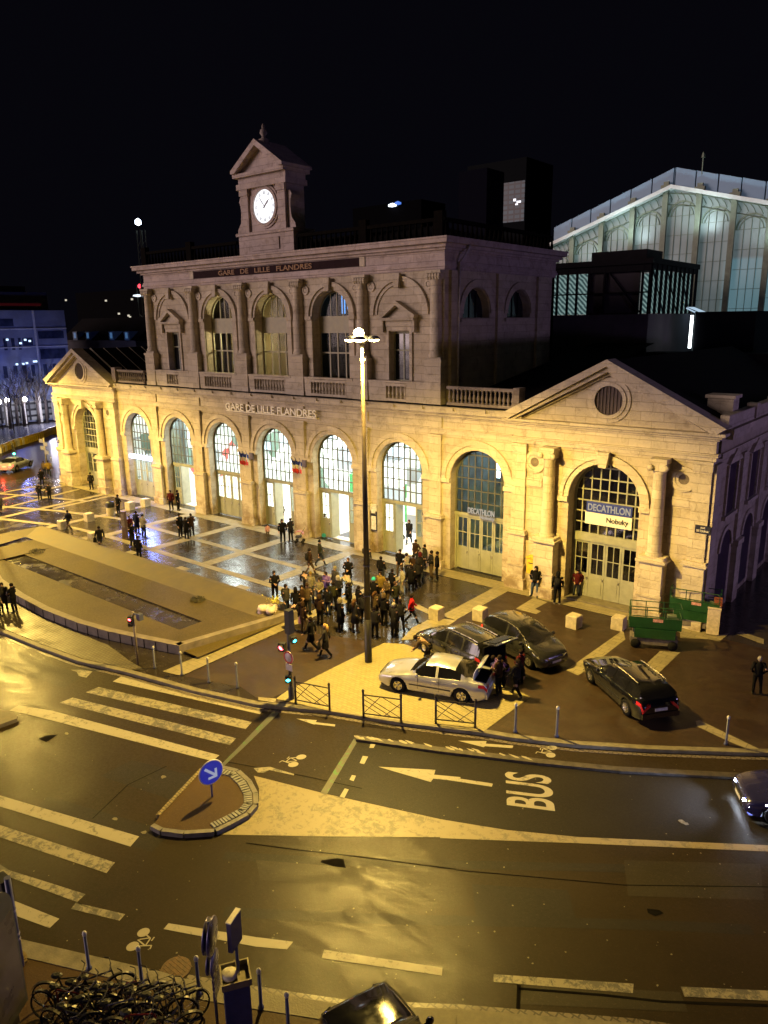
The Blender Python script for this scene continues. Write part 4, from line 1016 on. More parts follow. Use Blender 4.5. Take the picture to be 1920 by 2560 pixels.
for k in range(12):
    a = k * PI / 6; big = (k % 3 == 0)
    for off in ((-.06, 0, .06) if not big else (-.08, -.03, .03, .08)):
        c, s_ = math.cos(a), math.sin(a)
        p0 = (CX + .1 + .76 * s_ + off * c, 22.75 + .76 * c - off * s_); p1 = (CX + .1 + .97 * s_ + off * c, 22.75 + .97 * c - off * s_)
        d = Vector((c, -s_)) * .012
        m.yprism([(p0[0] - d.x, p0[1] - d.y), (p0[0] + d.x, p0[1] + d.y), (p1[0] + d.x, p1[1] + d.y), (p1[0] - d.x, p1[1] - d.y)], CY - .03, CY - .022)
m.build('numerals', simple('grey_numerals', (.10, .10, .11), .6), face)
def hand(ang, L_, w_):
    m = LB(); s_, c = math.sin(ang), math.cos(ang); n = Vector((c, -s_)) * w_
    P = lambda t, k: (CX + .1 + s_ * t + n.x * k, 22.75 + c * t + n.y * k)
    m.yprism([P(-.16, .7), P(0, 1), P(L_ * .6, 1.4), P(L_, .1), P(L_, -.1), P(L_ * .6, -1.4), P(0, -1), P(-.16, -.7)], CY - .05, CY - .034); return m.build('clock_hand', BLACKP, face)
hand(math.radians(48), .66, .05); hand(math.radians(-38), .88, .022)

# --- right flank of the right wing (faces the side street)
WXR = WX[1] + 5.3
m = LB()
for k in range(5):
    m.g += 1; c = 3.3 + k * 4.3
    m.box(c + 1.55, c + 2.3, -.16, -.003, 3.5, 8.2); m.box(c + 1.45, c + 2.4, -.3, -.003, 0, 3.2); m.box(c + 1.35, c + 2.5, -.36, -.003, 3.2, 3.5)
    m.box(c - 1.0, c - .8, -.12, -.003, 5.35, 7.9); m.box(c + .8, c + 1.0, -.12, -.003, 5.35, 7.9); m.box(c - 1.1, c + 1.1, -.2, -.003, 5.1, 5.3)
    m.yprism([(c - 1.2, 8.0), (c + 1.2, 8.0), (c, 8.65)], -.2, -.003)
    m.ring(c, 3.4, 1.0, 1.25, -.1, -.003, n=16)
    m.box(c + 1.6, c + 2.25, -.5, -.003, 10.0, 10.75)
m.g += 1; m.box(-.05, .9, -.18, -.003, .0, 8.3); m.g += 1
m.box(.9, 25, -.12, .0, 8.45, 8.7); m.box(.9, 25, -.5, .0, 9.4, 9.7); m.box(.5, 25, -.62, 0, 9.7, 9.95); m.box(.3, 25, -.4, -.003, 9.955, 10.6)
side_xf(m, WXR, YF); parts(m, 'flank_trim', TRIM)
m = LB()
for k in range(5):
    c = 3.3 + k * 4.3; m.g += 1
    m.box(c - .8, c + .8, -.01, -.003, 5.3, 7.9); m.g += 1; m.box(c - 1.0, c + 1.0, -.01, -.003, .3, 3.4); m.ring(c, 3.4, .0, 1.0, -.012, -.003, n=16)
side_xf(m, WXR, YF); parts(m, 'flank_window', simple('shuttered_window', (.05, .03, .05), .5, 0, .4, 2))
m = LB(); m.box(-10.9, -9.7, 38.6, 39.6, 10.0, 11.2); m.box(-11.0, -9.6, 38.5, 39.7, 11.2, 11.35); m.build('corner_pier', TRIM)
# lower roofs behind
m = LB(); m.add([(-25.4, 38, 10.3), (-20.6, 38, 10.3), (-20.6, 58, 13.2), (-25.4, 58, 13.2)], [(0, 1, 2, 3)]); m.add([(-60.3, 38, 10.3), (-55.4, 38, 10.3), (-55.4, 58, 12), (-60.3, 58, 12)], [(0, 1, 2, 3)])
m.box(-71, -9.8, 58, 60, 0, 12.5); m.build('rear_range', ROOF)
# ------------------------------------------------------------------ train shed behind the station
SY = 75.0
shed = empty('train_shed', (-25.7, SY, 0), 0, 'big iron and glass train shed glowing blue-white behind the station roofs', 'train shed')
class SB(MB):
    def build(s, name, mats, parent=None, **k):
        s.v = [(x + 25.7, y - SY, z) for x, y, z in s.v]; return MB.build(s, name, mats, parent or shed, **k)
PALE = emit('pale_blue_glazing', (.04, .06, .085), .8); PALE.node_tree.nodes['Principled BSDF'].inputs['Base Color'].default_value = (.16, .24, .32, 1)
IRONG = simple('grey_green_iron', (.16, .19, .13), .5, .2, .25, 2)
WHITEB = simple('white_soffit', (.72, .74, .68), .5, 0, .1, 2)
ax_, az_ = -25.9, 28.5; sl = .33
def rz_(x): return az_ - abs(x - ax_) * (.35 if x < ax_ else .27)
X0_, X1_ = -38.0, 4.0
m = SB()
n_ = 21
for i in range(n_):
    a = X0_ + (X1_ - X0_) * i / n_; b = X0_ + (X1_ - X0_) * (i + 1) / n_
    pts = [a] + ([ax_] if a < ax_ < b else []) + [b]
    for p, q in zip(pts, pts[1:]):
        m.g += 1
        m.yprism([(p + .06, rz_(p) - 1.55), (q - .06, rz_(q) - 1.55), (q - .06, rz_(q)), (p + .06, rz_(p))], SY, SY + .12)
parts(m, 'fascia_panel', PALE)
m = SB()
for a, b in ((X0_, ax_), (ax_, X1_)):
    m.g += 1; m.yprism([(a, rz_(a) - 1.9), (b, rz_(b) - 1.9), (b, rz_(b) - 1.56), (a, rz_(a) - 1.56)], SY - .9, SY + .1)
parts(m, 'lit_soffit', WHITEB)
m = SB()
for a, b in ((X0_, ax_), (ax_, X1_)):
    m.g += 1; m.add([(a, SY + .2, rz_(a) + .02), (b, SY + .2, rz_(b) + .02), (b, SY + 60, rz_(b) + .02), (a, SY + 60, rz_(a) + .02)], [(0, 1, 2, 3)])
parts(m, 'shed_roof', ROOF)
xs = [-35.7 + 3.07 * k for k in range(13)]
xs = [x for x in xs if x < 3]
for x in xs:
    m = SB(); zt = rz_(x) - 1.0
    m.box(x - .24, x + .24, SY - .5, SY - .2, 8, zt); m.yprism([(x - .16, zt - 1.1), (x - .45, zt - .5), (x - .45, zt - .3), (x + .45, zt - .3), (x + .45, zt - .5), (x + .16, zt - 1.1)], SY - .6, SY - .15)
    m.build('gable_column', IRONG)
m = SB()
for a, b in zip([X0_] + xs, xs + [X1_]):
    cx = (a + b) / 2; w_ = (b - a) / 2 - .16
    if w_ < .5: continue
    zc = min(rz_(a), rz_(b)) - 3.6; r_ = w_ - .1
    m.ring(cx, zc, r_ - .08, r_ + .06, SY - .1, SY + .04, n=12); m.ring(cx, zc, r_ - .32, r_ - .26, SY - .08, SY + .04, n=12)
    for q in (-.5, 0, .5): m.box(cx + q * r_ - .02, cx + q * r_ + .02, SY - .06, SY + .02, 10, zc + r_ * math.sqrt(1 - q * q) - .1)
    z = zc
    while z > 12: m.box(cx - r_, cx + r_, SY - .05, SY + .01, z - .02, z + .02); z -= 1.7
    # open iron scroll frieze
    for k in range(5):
        xx = a + .3 + (b - a - .6) * k / 4; zt = rz_(xx) - 1.95; m.tube([(xx - .25, SY - .1, zt), (xx + .05, SY - .1, zt - .35), (xx + .25, SY - .1, zt - .75), (xx + .1, SY - .1, zt - .95)], .035, 4)
    for dz in (1.95, 2.95): m.tube([(a, SY - .1, rz_(a) - dz), (b, SY - .1, rz_(b) - dz)], .05, 4)
m.build('gable_tracery', IRONG)
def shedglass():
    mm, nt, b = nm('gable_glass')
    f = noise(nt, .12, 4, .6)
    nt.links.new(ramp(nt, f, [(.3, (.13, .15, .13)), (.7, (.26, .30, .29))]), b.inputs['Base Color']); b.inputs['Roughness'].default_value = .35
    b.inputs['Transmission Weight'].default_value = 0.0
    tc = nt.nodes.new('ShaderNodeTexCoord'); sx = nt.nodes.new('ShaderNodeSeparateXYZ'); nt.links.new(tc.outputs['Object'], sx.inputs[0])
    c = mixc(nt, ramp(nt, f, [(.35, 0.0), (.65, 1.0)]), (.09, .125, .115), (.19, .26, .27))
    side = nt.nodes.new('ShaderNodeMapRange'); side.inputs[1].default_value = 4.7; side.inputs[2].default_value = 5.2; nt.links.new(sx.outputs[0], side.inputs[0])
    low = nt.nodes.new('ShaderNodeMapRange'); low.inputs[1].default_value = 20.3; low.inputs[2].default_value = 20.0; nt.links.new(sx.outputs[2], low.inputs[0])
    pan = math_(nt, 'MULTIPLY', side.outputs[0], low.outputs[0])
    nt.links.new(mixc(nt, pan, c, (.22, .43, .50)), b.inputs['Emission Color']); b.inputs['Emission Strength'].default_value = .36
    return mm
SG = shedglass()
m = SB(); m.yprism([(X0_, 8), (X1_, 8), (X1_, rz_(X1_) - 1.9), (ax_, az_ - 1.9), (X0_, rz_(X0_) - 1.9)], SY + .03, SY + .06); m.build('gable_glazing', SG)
m = SB(); m.tube([(-23.5, SY, 27.6), (-23.5, SY, 29.3)], .05, 5); m.lathe([(.18, 0), (.1, .4), (.02, .5)], (-23.5, SY, 29.0), 6); m.build('roof_finial', IRONG)
for x, pw in ((-34, 150), (-29.5, 260), (-23, 260), (-16.5, 200)):
    lamp('shed_flood', 'SPOT', (x, SY - 3.2, rz_(x) - 4.4), (.72, .95, 1.0), pw * 2.2, .3, (x, SY + 1, rz_(x) - 1.0), 130, .8)
# ------------------------------------------------------------------ glazed lift house and plant boxes on the rear roofs
lh = empty('glazed_roof_house', (-25.6, 58, 13.5), 0, 'dark steel framed glass box on the roof between clock storey and train shed', 'roof building')
class GB(MB):
    def build(s, name, mats, parent=None, **k):
        s.v = [(x + 25.6, y - 58, z - 13.5) for x, y, z in s.v]; return MB.build(s, name, mats, parent or lh, **k)
DARKS = simple('dark_steel', (.010, .009, .011), .6, .1, .3, 2)
PURP = simple('purple_grey_render', (.085, .07, .08), .8, 0, .25, .8)
m = GB(); m.box(-30.3, -21.2, 57.9, 69, 9.5, 15.35); m.build('parapet', PURP)
m = GB(); m.box(-30.4, -21.1, 57.85, 69, 19.0, 19.4); m.box(-26.3, -21.9, 58.6, 62, 19.4, 20.1)
m.build('flat_roof', DARKS)
m = GB()
for x in (-30.2, -28.9, -28.0, -27.2, -26.2, -24.9, -21.9, -21.35): m.box(x - .07, x + .07, 58.0, 58.2, 15.35, 19.0)
m.box(-30.2, -21.3, 58.02, 58.16, 16.9, 17.0); m.box(-30.2, -21.3, 58.02, 58.16, 18.5, 19.0)
for k in range(11): m.box(-21.4, -21.2, 58.2 + k * 1.06, 58.34 + k * 1.06, 15.35, 19.0)
m.box(-21.35, -21.25, 58.3, 69, 18.6, 19.0)
for k in range(3): m.tube([(-21.3, 58.3 + k * 3.2, 18.8), (-21.3, 61.2 + k * 3.2, 15.5)], .05, 4)
m.tube([(-24.9, 58.1, 18.9), (-22, 58.1, 15.5)], .06, 4)
m.build('steel_frame', DARKS)
m = GB(); m.box(-26.2, -22.2, 58.3, 58.5, 15.35, 19.0); m.build('inner_panel', simple('plum_panel', (.03, .022, .03), .8))
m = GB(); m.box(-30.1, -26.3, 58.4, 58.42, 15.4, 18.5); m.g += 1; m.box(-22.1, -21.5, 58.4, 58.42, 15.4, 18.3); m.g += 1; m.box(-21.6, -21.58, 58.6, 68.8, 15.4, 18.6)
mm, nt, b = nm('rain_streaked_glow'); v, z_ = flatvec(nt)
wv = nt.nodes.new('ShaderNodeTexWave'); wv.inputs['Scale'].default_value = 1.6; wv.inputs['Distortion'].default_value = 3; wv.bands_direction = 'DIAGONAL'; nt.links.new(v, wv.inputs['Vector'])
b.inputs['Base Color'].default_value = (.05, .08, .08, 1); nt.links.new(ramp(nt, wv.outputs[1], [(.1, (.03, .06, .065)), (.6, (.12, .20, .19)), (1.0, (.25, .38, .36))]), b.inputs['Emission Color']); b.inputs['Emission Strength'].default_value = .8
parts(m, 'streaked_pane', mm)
pod = empty('plant_box', (-17, 62, 12.5), 0, 'plain black plant box on the rear roof right of the glazed roof house', 'roof plant')
m = MB(); m.box(-2.0, 2.4, 0, 5, -3.0, 2.85); m.box(-2.05, 2.45, -.05, 5.05, 2.85, 2.95); m.build('casing', simple('black_cladding', (.006, .006, .008), .8), pod)
m = MB(); m.box(-2.3, -2.1, -.2, -.1, .2, 2.7); tb = m.build('strip_light', emit('white_tube', (.9, .97, 1.0), 6), pod)
m = MB(); 
for k in range(7): m.tube([(k * .42, 0, 2.2 - k * .2), (k * .42 + .3, .4, 2.0 - k * .2)], .06, 4)
m.add([(0, 0, 2.3), (3.4, 0, .9), (3.4, 2, .9), (0, 2, 2.3)], [(0, 1, 2, 3)])
o = m.build('glass_canopy', emit('canopy_glow', (.55, .75, .95), .8), None, (-21.0, 66, 13.6)); tag(o, 'small sloping lit glass canopy between the glazed roof house and the shed wall', 'canopy')
m = MB(); m.box(-15, 0, 0, 40, 0, 11.6); m.box(2, 8, 4, 12, 11.6, 12.9)
o = m.build('rear_building', simple('night_wall', (.004, .004, .005), .9), None, (-9.8, 60, 0)); tag(o, 'low dark flat roofed building behind the right wing', 'building')
# ------------------------------------------------------------------ far buildings
def winmat(name, c, s_, thr, sc):
    mm, nt, b = nm(name); v, z_ = flatvec(nt)
    br = nt.nodes.new('ShaderNodeTexBrick'); nt.links.new(v, br.inputs['Vector']); br.offset = 0
    br.inputs['Scale'].default_value = 1; br.inputs['Brick Width'].default_value = 1.5; br.inputs['Row Height'].default_value = 1.0; br.inputs['Mortar Size'].default_value = .18
    br.inputs['Color1'].default_value = (*c, 1); br.inputs['Color2'].default_value = (*[x * .35 for x in c], 1); br.inputs['Mortar'].default_value = (0, 0, 0, 1)
    f = noise(nt, sc, 3)
    nt.links.new(mixc(nt, ramp(nt, f, [(thr, 0.0), (thr + .15, 1.0)]), (0, 0, 0), br.outputs[0]), b.inputs['Emission Color']); b.inputs['Emission Strength'].default_value = s_
    b.inputs['Base Color'].default_value = (.02, .02, .025, 1); return mm
tw = empty('office_tower', (-90, 150, 0), 0, 'dark tall office block behind the clock storey with a few dim lit floors', 'building')
m = MB(); m.box(-7.4, 7.2, 0, 12, 0, 48); m.box(-8.8, -7.4, 1, 12, 0, 46); m.build('tower_wall', simple('tower_grey', (.004, .005, .006), .7), tw)
m = MB(); m.box(-7.2, 7.0, -.1, 0, 35.5, 43.5); m.build('lit_floors', winmat('dim_floors', (.018, .035, .045), 1.0, .25, .3), tw)
m = MB(); m.box(4.4, 5.0, -.2, -.1, 39.6, 40.1); m.g += 1; m.box(5.2, 6.2, -.2, -.1, 39.2, 39.6); m.g += 1; m.box(4.9, 5.5, -.2, -.1, 38.8, 39.1); m.g += 1; m.box(-6.3, -5.6, -.2, -.1, 35.5, 35.9); parts(m, 'lit_window', emit('white_window', (.9, .9, 1.0), 1.6), tw)
m = MB()
for k in range(4): m.g += 1; m.box(-4 + k * .5, -3.7 + k * .5, -.2, -.1, 35.0, 35.5)
parts(m, 'yellow_window', emit('yellow_window', (1.0, .8, .3), 1.0), tw)
t2 = empty('office_slab', (-120, 152, 0), 0, 'wide black building left of the office block with one bright blue-white rooftop light', 'building')
m = MB(); m.box(-13, 8.5, 0, 10, 0, 43); m.build('slab_wall', simple('slab_dark', (.0015, .0015, .002), .9), t2)
m = MB(); m.lathe([(.05, .5), (.7, .2), (.75, -.2), (.05, -.4)], (.3, -.6, 42.4), 10, ex=1.6); m.build('roof_light', emit('roof_lamp_glow', (.75, .85, 1.0), 4), t2)
m = MB(); m.lathe([(.05, .5), (.8, .2), (.8, -.2), (.05, -.4)], (1.9, -.5, 42.7), 10); m.build('blue_halo_lamp', emit('roof_blue', (.1, .25, .9), 1.0), t2)
m = MB(); m.box(0, 3.4, 0, 3.4, 0, 30); o = m.build('dark_chimney', simple('night_stack', (.004, .004, .008), .9), None, (-46.5, 70, 0)); tag(o, 'barely visible dark shaft just right of the clock gable', 'chimney')
fb = empty('dormered_building', (-128, 75, 0), 0, 'low mauve building with small lit roof dormers beyond the left wing', 'building')
m = MB(); m.box(-13, 12.3, 0, 10, 0, 12.35); m.box(-13, 12.4, -.15, 0, 12.35, 12.55); m.build('front_wall', simple('mauve_wall', (.035, .03, .04), .8, 0, .25, .4), fb)
m = MB(); m.add([(-13, 0, 12.55), (12.3, 0, 12.55), (12.3, 5, 16.5), (-13, 5, 16.5)], [(0, 1, 2, 3)]); m.box(-13, 12.3, 5, 10, 12.3, 16.5); m.build('roof', ROOF, fb)
for x in (-7.4, -2.9, 4.9, 9.7):
    m = MB(); m.box(x - .75, x + .75, -.05, 2, 12.56, 14.1); d = m.build('dormer', simple('dormer_blue', (.06, .12, .22), .6), fb)
    m = MB(); m.box(x - .35, x + .35, -.08, -.05, 12.9, 13.9); m.build('dormer_pane', emit('dormer_glow', (.08, .2, .42), .55 if x < 3 else 1.4), d)
hb = None
hill = MB(); hill.box(-14, 12, 0, 8, 0, 22.3); hb = hill.build('black_block', simple('black_block_wall', (.002, .002, .0025), .9), None, (-150, 92, 0)); tag(hb, 'black unlit block standing above the dormered building with scattered tiny lights', 'building')
m = MB(); random.seed(21)
for px, py in ((1095, 380), (1230, 515), (1330, 535), (1345, 550), (680, 375), (1365, 365), (1260, 630), (1315, 630), (1480, 630)):
    x, z = wy(*zoomer(0, 660, k40)(px, py), 91.8); m.g += 1; m.box(x + 150 - .3, x + 150 + .3, -.2, -.05, z - .18, z + .18)
parts(m, 'lit_window', emit('far_window', (.7, .65, .5), .9), hb)
# ------------------------------------------------------------------ blue lit office building at the far left
ob = empty('blue_office_building', (-120, 55, 0), 0, 'pale four storey office building washed in blue light at the far left', 'building')
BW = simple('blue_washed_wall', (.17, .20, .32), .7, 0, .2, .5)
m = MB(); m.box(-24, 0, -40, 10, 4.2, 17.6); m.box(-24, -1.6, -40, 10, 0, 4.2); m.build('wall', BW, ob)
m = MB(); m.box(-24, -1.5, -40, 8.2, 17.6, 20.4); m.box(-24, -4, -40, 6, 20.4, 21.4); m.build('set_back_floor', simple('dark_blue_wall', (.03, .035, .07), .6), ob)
m = MB(); m.box(-1.5, -1.45, -6, 7, 18.3, 18.7); m.build('red_light_band', emit('dim_red', (.5, .02, .05), .04), ob)
m = MB()
for z in (14.7, 11.9): m.g += 1; m.box(0, .12, -40, 10, z, z + .15)
m.g += 1; m.box(0, .15, 4.6, 4.9, 4.2, 17.6)
parts(m, 'string_course', simple('course_white', (.5, .52, .6), .6), ob)
m = MB()
for z0, z1, ys_ in ((15.2, 16.3, ((-40, 1.5),)), (12.2, 13.4, ((2.6, 4.2),)), (11.6, 13.4, ((-.4, .1), (.8, 1.3), (1.9, 2.3), (-2, -1.5))), (13.2, 14.4, ((5.2, 9.5),)), (10, 11.6, ((5.2, 9.5),)), (7.4, 9.2, ((-1, -.4), (.6, 1.2), (2.0, 2.6), (3.4, 4.0), (5.4, 6), (7, 7.6), (8.6, 9.2)))):
    for a, b in ys_: m.g += 1; m.box(0, .03, a, b, z0, z1)
parts(m, 'window', simple('blue_window', (.03, .04, .09), .2, 0, .4, 1), ob)
m = MB()
for y, z in ((.2, 13.2), (2.2, 12.6), (3.0, 13.1), (3.7, 12.9), (1.2, 9.4), (2.8, 9.5), (4.0, 9.7), (4.3, 9.7), (2.2, 9.4)): m.g += 1; m.box(.04, .1, y - .18, y + .18, z - .14, z + .14)
parts(m, 'lit_pane', emit('cyan_white', (.55, .75, 1.0), 2.0), ob)
for k in range(13):
    y = -22 + k * 2.6; m = MB(); m.box(-.7, 0, y - .28, y + .28, 0, 4.2); m.build('arcade_pillar', simple('pillar_white', (.62, .60, .56), .6), ob)
m = MB(); m.box(-1.58, -1.5, -22, 9, .3, 3.4); m.build('shop_window', winmat('shop_glow', (.30, .30, .36), .8, .3, .4), ob)
for y, pw in ((40, 500), (52, 900), (60, 700)):
    lamp('street_glow', 'POINT', (-113, y, 6.5), (.22, .28, 1.0), pw * .9, .4)
lamp('shop_spill', 'POINT', (-115, 58, 3.0), (.9, .85, 1.0), 1500, .4)
# street furniture of the far street
def small_lamp(px, py, H_, label, c=(1, .93, .85), first=[None]):
    x, y = g(*Z0(px, py)); 
    if first[0] is None:
        r_ = empty('street_lantern', (x, y, 0), 0, label, 'street lamp', 'small lanterns along the far street')
        m = MB(); m.tube([(0, 0, 0), (0, 0, .9), (0, 0, 3.9)], [.09, .06, .045], 8); m.build('post', IRON, r_)
        m = MB(); m.lathe([(.05, 0), (.22, .12), (.30, .42), (.20, .6), (.03, .72)], (0, 0, 3.9), 10); m.build('lantern', emit('lantern_glow', (1, .95, .9), 40), r_)
        first[0] = r_
    else: copy_tree(first[0], None, (x, y, 0), 0, label)
small_lamp(40, 750, 4, 'lit street lantern closest to the left edge, on a dark post by the wet street')
small_lamp(395, 700, 4, 'lit street lantern between two bare trunks left of the station wing')
small_lamp(150, 715, 4, 'lit street lantern behind the leftmost bare tree')
def bare_tree(x, y, H_, label, seed, group='bare trees of the far street'):
    random.seed(seed); r_ = empty('bare_tree', (x, y, 0), 0, label, 'tree', group)
    m = MB(); m.tube([(0, 0, 0), (.1, .05, H_ * .35), (.0, .1, H_ * .6)], [.30, .20, .12], 7); tr = m.build('trunk', simple('bark', (.05, .04, .035), .9, 0, .3, 6), r_)
    m = MB()
    def limb(p, d, L_, r__, depth):
        q = p + d * L_; q2 = p + d * L_ * .5 + Vector((random.uniform(-.1, .1), random.uniform(-.1, .1), 0)) * L_
        m.tube([p, q2, q], [r__, r__ * .8, r__ * .55], 5, False)
        if depth:
            for _ in range(3):
                nd = (d + Vector((random.uniform(-.7, .7), random.uniform(-.7, .7), random.uniform(-.05, .6)))).normalized(); limb(p.lerp(q, random.uniform(.5, 1)), nd, L_ * .68, r__ * .55, depth - 1)
    for k in range(7):
        a = k * 2.4; limb(Vector((.05, .05, H_ * random.uniform(.3, .6))), Vector((math.cos(a) * .55, math.sin(a) * .55, .8)).normalized(), H_ * .26, .09, 3)
    m.build('crown', MATS['bark'], r_)
for px, py, H_, lb, sd in ((150, 735, 8.5, 'bare tree nearest the left edge in front of the lit arcade', 1), (345, 700, 9, 'bare tree with a slim dark trunk beside the lit street lantern', 2), (545, 660, 9, 'bare tree just left of the station wing corner', 3), (250, 690, 8, 'bare tree behind the other two, close to the blue building', 5), (655, 640, 9, 'bare tree half hidden behind the corner of the left wing', 8)):
    x, y = g(*Z0(px, py)); bare_tree(x, y, H_, lb, sd)
# yellow and white roadworks barriers
bar0 = None
pts = [g(*Z0(*p)) for p in ((0, 1060), (110, 1010), (230, 960), (360, 925), (470, 890), (590, 850), (700, 800), (790, 770))]
for i, ((x0, y0), (x1, y1)) in enumerate(zip(pts, pts[1:])):
    L_ = math.hypot(x1 - x0, y1 - y0); a = math.atan2(y1 - y0, x1 - x0)
    lb = ['leftmost roadworks barrier, at the edge of the photo', 'roadworks barrier just left of the green signal', 'roadworks barrier right above the green signal', 'roadworks barrier above the white car bonnet', 'roadworks barrier in the middle of the straight yellow run', 'roadworks barrier second from the left wing', 'roadworks barrier ending at the left wing corner'][i]
    r_ = empty('roadworks_barrier', (x0, y0, RZ), a, lb, 'barrier', 'yellow and white barriers closing the far street')
    for k in range(4):
        m = MB(); a0 = L_ * k / 4; m.box(a0 + .05, a0 + L_ / 4 - .05, -.2, .2, .02, .75); m.box(a0 + .05, a0 + L_ / 4 - .05, -.08, .08, .75, 1.0)
        m.build('barrier_segment', simple('barrier_yellow', (.55, .40, .03), .5) if (k + i) % 2 or i > 2 else simple('barrier_white', (.6, .58, .5), .5), r_)
# wet far street surface and lawn-like verge
m = MB(); m.sheet([(-300, 40), (-100, 36), (-96, 41.5), (-106, 47), (-104.5, 53.5), (-90, 90), (-100, 260), (-124, 160), (-118.5, 47), (-300, 45)], RZ + .003)
o = m.build('side_street', asphalt('wet_street', (.11, .11, .13), .10, .30, 10, .5)); tag(o, kind='structure')
# tall floodlight mast with lattice head
cm = empty('lattice_mast', (-133.6, 90, 0), 0, 'tall dark lattice mast with a bright white light on top left of the clock storey', 'mast')
m = MB()
for sx, sy in ((-1, -1), (1, -1), (1, 1), (-1, 1)): m.tube([(sx * .9, sy * .9, 0), (sx * .55, sy * .55, 33)], .12, 4)
for k in range(24):
    z = 1.3 * k; s_ = .9 - .35 * k / 25
    m.tube([(-s_, -s_, z), (s_, -s_, z + 1.3)], .06, 4); m.tube([(s_, -s_, z), (s_, s_, z + 1.3)], .06, 4)
m.tube([(-3, 0, 21), (1.2, 0, 19.6)], .10, 4); m.tube([(-3.2, 0, 23), (-3.0, 0, 16)], .08, 4); m.tube([(-3, 0, 17.2), (1.8, 0, 14.6)], .08, 4)
m.build('lattice', simple('mast_green', (.04, .05, .035), .7), cm)
m = MB(); m.lathe([(.05, .7), (.55, .35), (.6, -.3), (.1, -.6)], (.2, -.6, 34.4), 10); m.build('flood_lamp', emit('mast_white', (.75, .85, 1.0), 10), cm)
m = MB(); m.lathe([(.05, .45), (.36, .2), (.36, -.25), (.05, -.4)], (-1.2, -.6, 22.6), 8); m.build('red_beacon', emit('beacon_red', (1, .05, .08), 3), cm)
m = MB(); m.lathe([(.05, .2), (.8, .1), (.9, -.15), (.1, -.3)], (-2.4, -.4, 20.9), 8, ex=1.3); m.build('white_lamp', emit('mast_white2', (.8, .9, 1.0), 1.6), cm)
# ------------------------------------------------------------------ sodium mast lamps
HEADZ = 14.35
def mast(x, y, label, rz=0.0):
    r_ = empty('mast_lamp', (x, y, 0), rz, label, 'street lamp', 'tall mast lamps on the square')
    m = MB(); m.tube([(0, 0, 0), (0, 0, .02), (0, 0, 2.1)], [.17, .17, .165], 12); m.build('base_sleeve', simple('mast_black', (.012, .010, .009), .5), r_)
    m = MB(); m.tube([(0, 0, 2.1), (0, 0, 8), (0, 0, 14.2)], [.14, .11, .06], 12); m.build('pole', simple('mast_paint', (.03, .022, .016), .45, .3, .25, 3), r_)
    m = MB(); m.lathe([(.13, 0), (.13, .06)], (0, 0, 13.5), 12); m.lathe([(.165, 0), (.165, .06)], (0, 0, 4.6), 12); m.lathe([(.16, 0), (.16, .05)], (0, 0, 3.2), 12); m.build('collar', GALV, r_)
    for k in range(4):
        a = k * PI / 2 + .5; c, s_ = math.cos(a), math.sin(a)
        m = MB(); m.tube([(0, 0, 14.05), (c * .15, s_ * .15, 14.25), (c * .3, s_ * .3, HEADZ)], [.05, .045, .04], 6); m.build('arm', IRON, r_)
        m = MB(); m.lathe([(.02, .14), (.15, .12), (.24, .05), (.26, 0), (.25, -.02)], (c * .50, s_ * .50, HEADZ), 14); h = m.build('lamp_head', simple('head_grey', (.2, .19, .17), .5), r_)
        m = MB(); m.lathe([(.24, -.005), (.18, -.08), (.02, -.11)], (c * .50, s_ * .50, HEADZ), 14); m.build('lens', emit('sodium_glow', (1.0, .78, .30), 55), h)
    m = MB(); m.lathe([(.05, -.18), (.17, -.10), (.22, .04), (.17, .17), (.02, .25)], (-.12, -.05, HEADZ + .2), 16); m.build('glare_globe', emit('sodium_glare', (1.0, .80, .34), 40), r_)  # glare of the lit heads built as a glowing solid
    l = lamp('street_lamp_light', 'SPOT', (x, y, HEADZ - .35), SOD, 39000, .35, (x, y + .001, 0), 162, .45)
    return r_
mast(-20.4, 23.7, 'tall lit mast lamp at the edge of the crowd in mid square')
mast(-58.0, 23.3, 'tall lit mast lamp standing beyond the end of the basin')
mast(-76.0, 29.0, 'tall lit mast lamp in front of the left wing')
# ------------------------------------------------------------------ signals, signs, posts
def signal_head(parent, c, rz, lit, col_, n=3, s_=1.0):
    "housing with round lenses facing along rz (local -y)"
    M = Matrix.Translation(c) @ Matrix.Rotation(rz, 4, 'Z')
    m = MB(); m.box(-.13 * s_, .13 * s_, -.11, .11, -.16 * n * s_, .16 * n * s_)
    for k in range(n):
        z = (.32 * (n - 1) / 2 - .32 * k) * s_
        m.ring(0, z, .11 * s_, .13 * s_, -.24, -.11, 0, PI, 8)
    m.v = [tuple(M @ Vector(v)) for v in m.v]; h = m.build('signal_head', BLACKP, parent)
    for k in range(n):
        z = (.32 * (n - 1) / 2 - .32 * k) * s_
        m = MB(); m.lathe([(.10 * s_, -.112), (.07 * s_, -.13), (.01, -.14)], (0, 0, z), 12, 'Y'); m.v = [tuple(M @ Vector(v)) for v in m.v]
        m.build('lens', emit('signal_' + col_, {'red': (1, .08, .10), 'cyan': (.05, .75, .85), 'green': (.1, 1, .45)}[col_], 14) if k == lit else simple('dead_lens', (.03, .03, .03), .3), h)
tx, ty = g(*ZG(230, 1160))
r_ = empty('traffic_light', (tx, ty, 0), 0, 'traffic light post with red and cyan signals at the near corner of the crossing', 'traffic light')
m = MB(); m.tube([(0, 0, 0), (0, 0, 3.6)], .07, 10); m.lathe([(.12, 0), (.12, .5), (.07, .6)], (0, 0, 0), 10); m.build('post', simple('signal_post', (.03, .03, .045), .5), r_)
face_cam = math.atan2(-ty, -tx) + PI / 2
signal_head(r_, (-.28, -.1, zat(*ZG(175, 830), tx, ty)), face_cam - .5, 0, 'red', 1, 1.1)
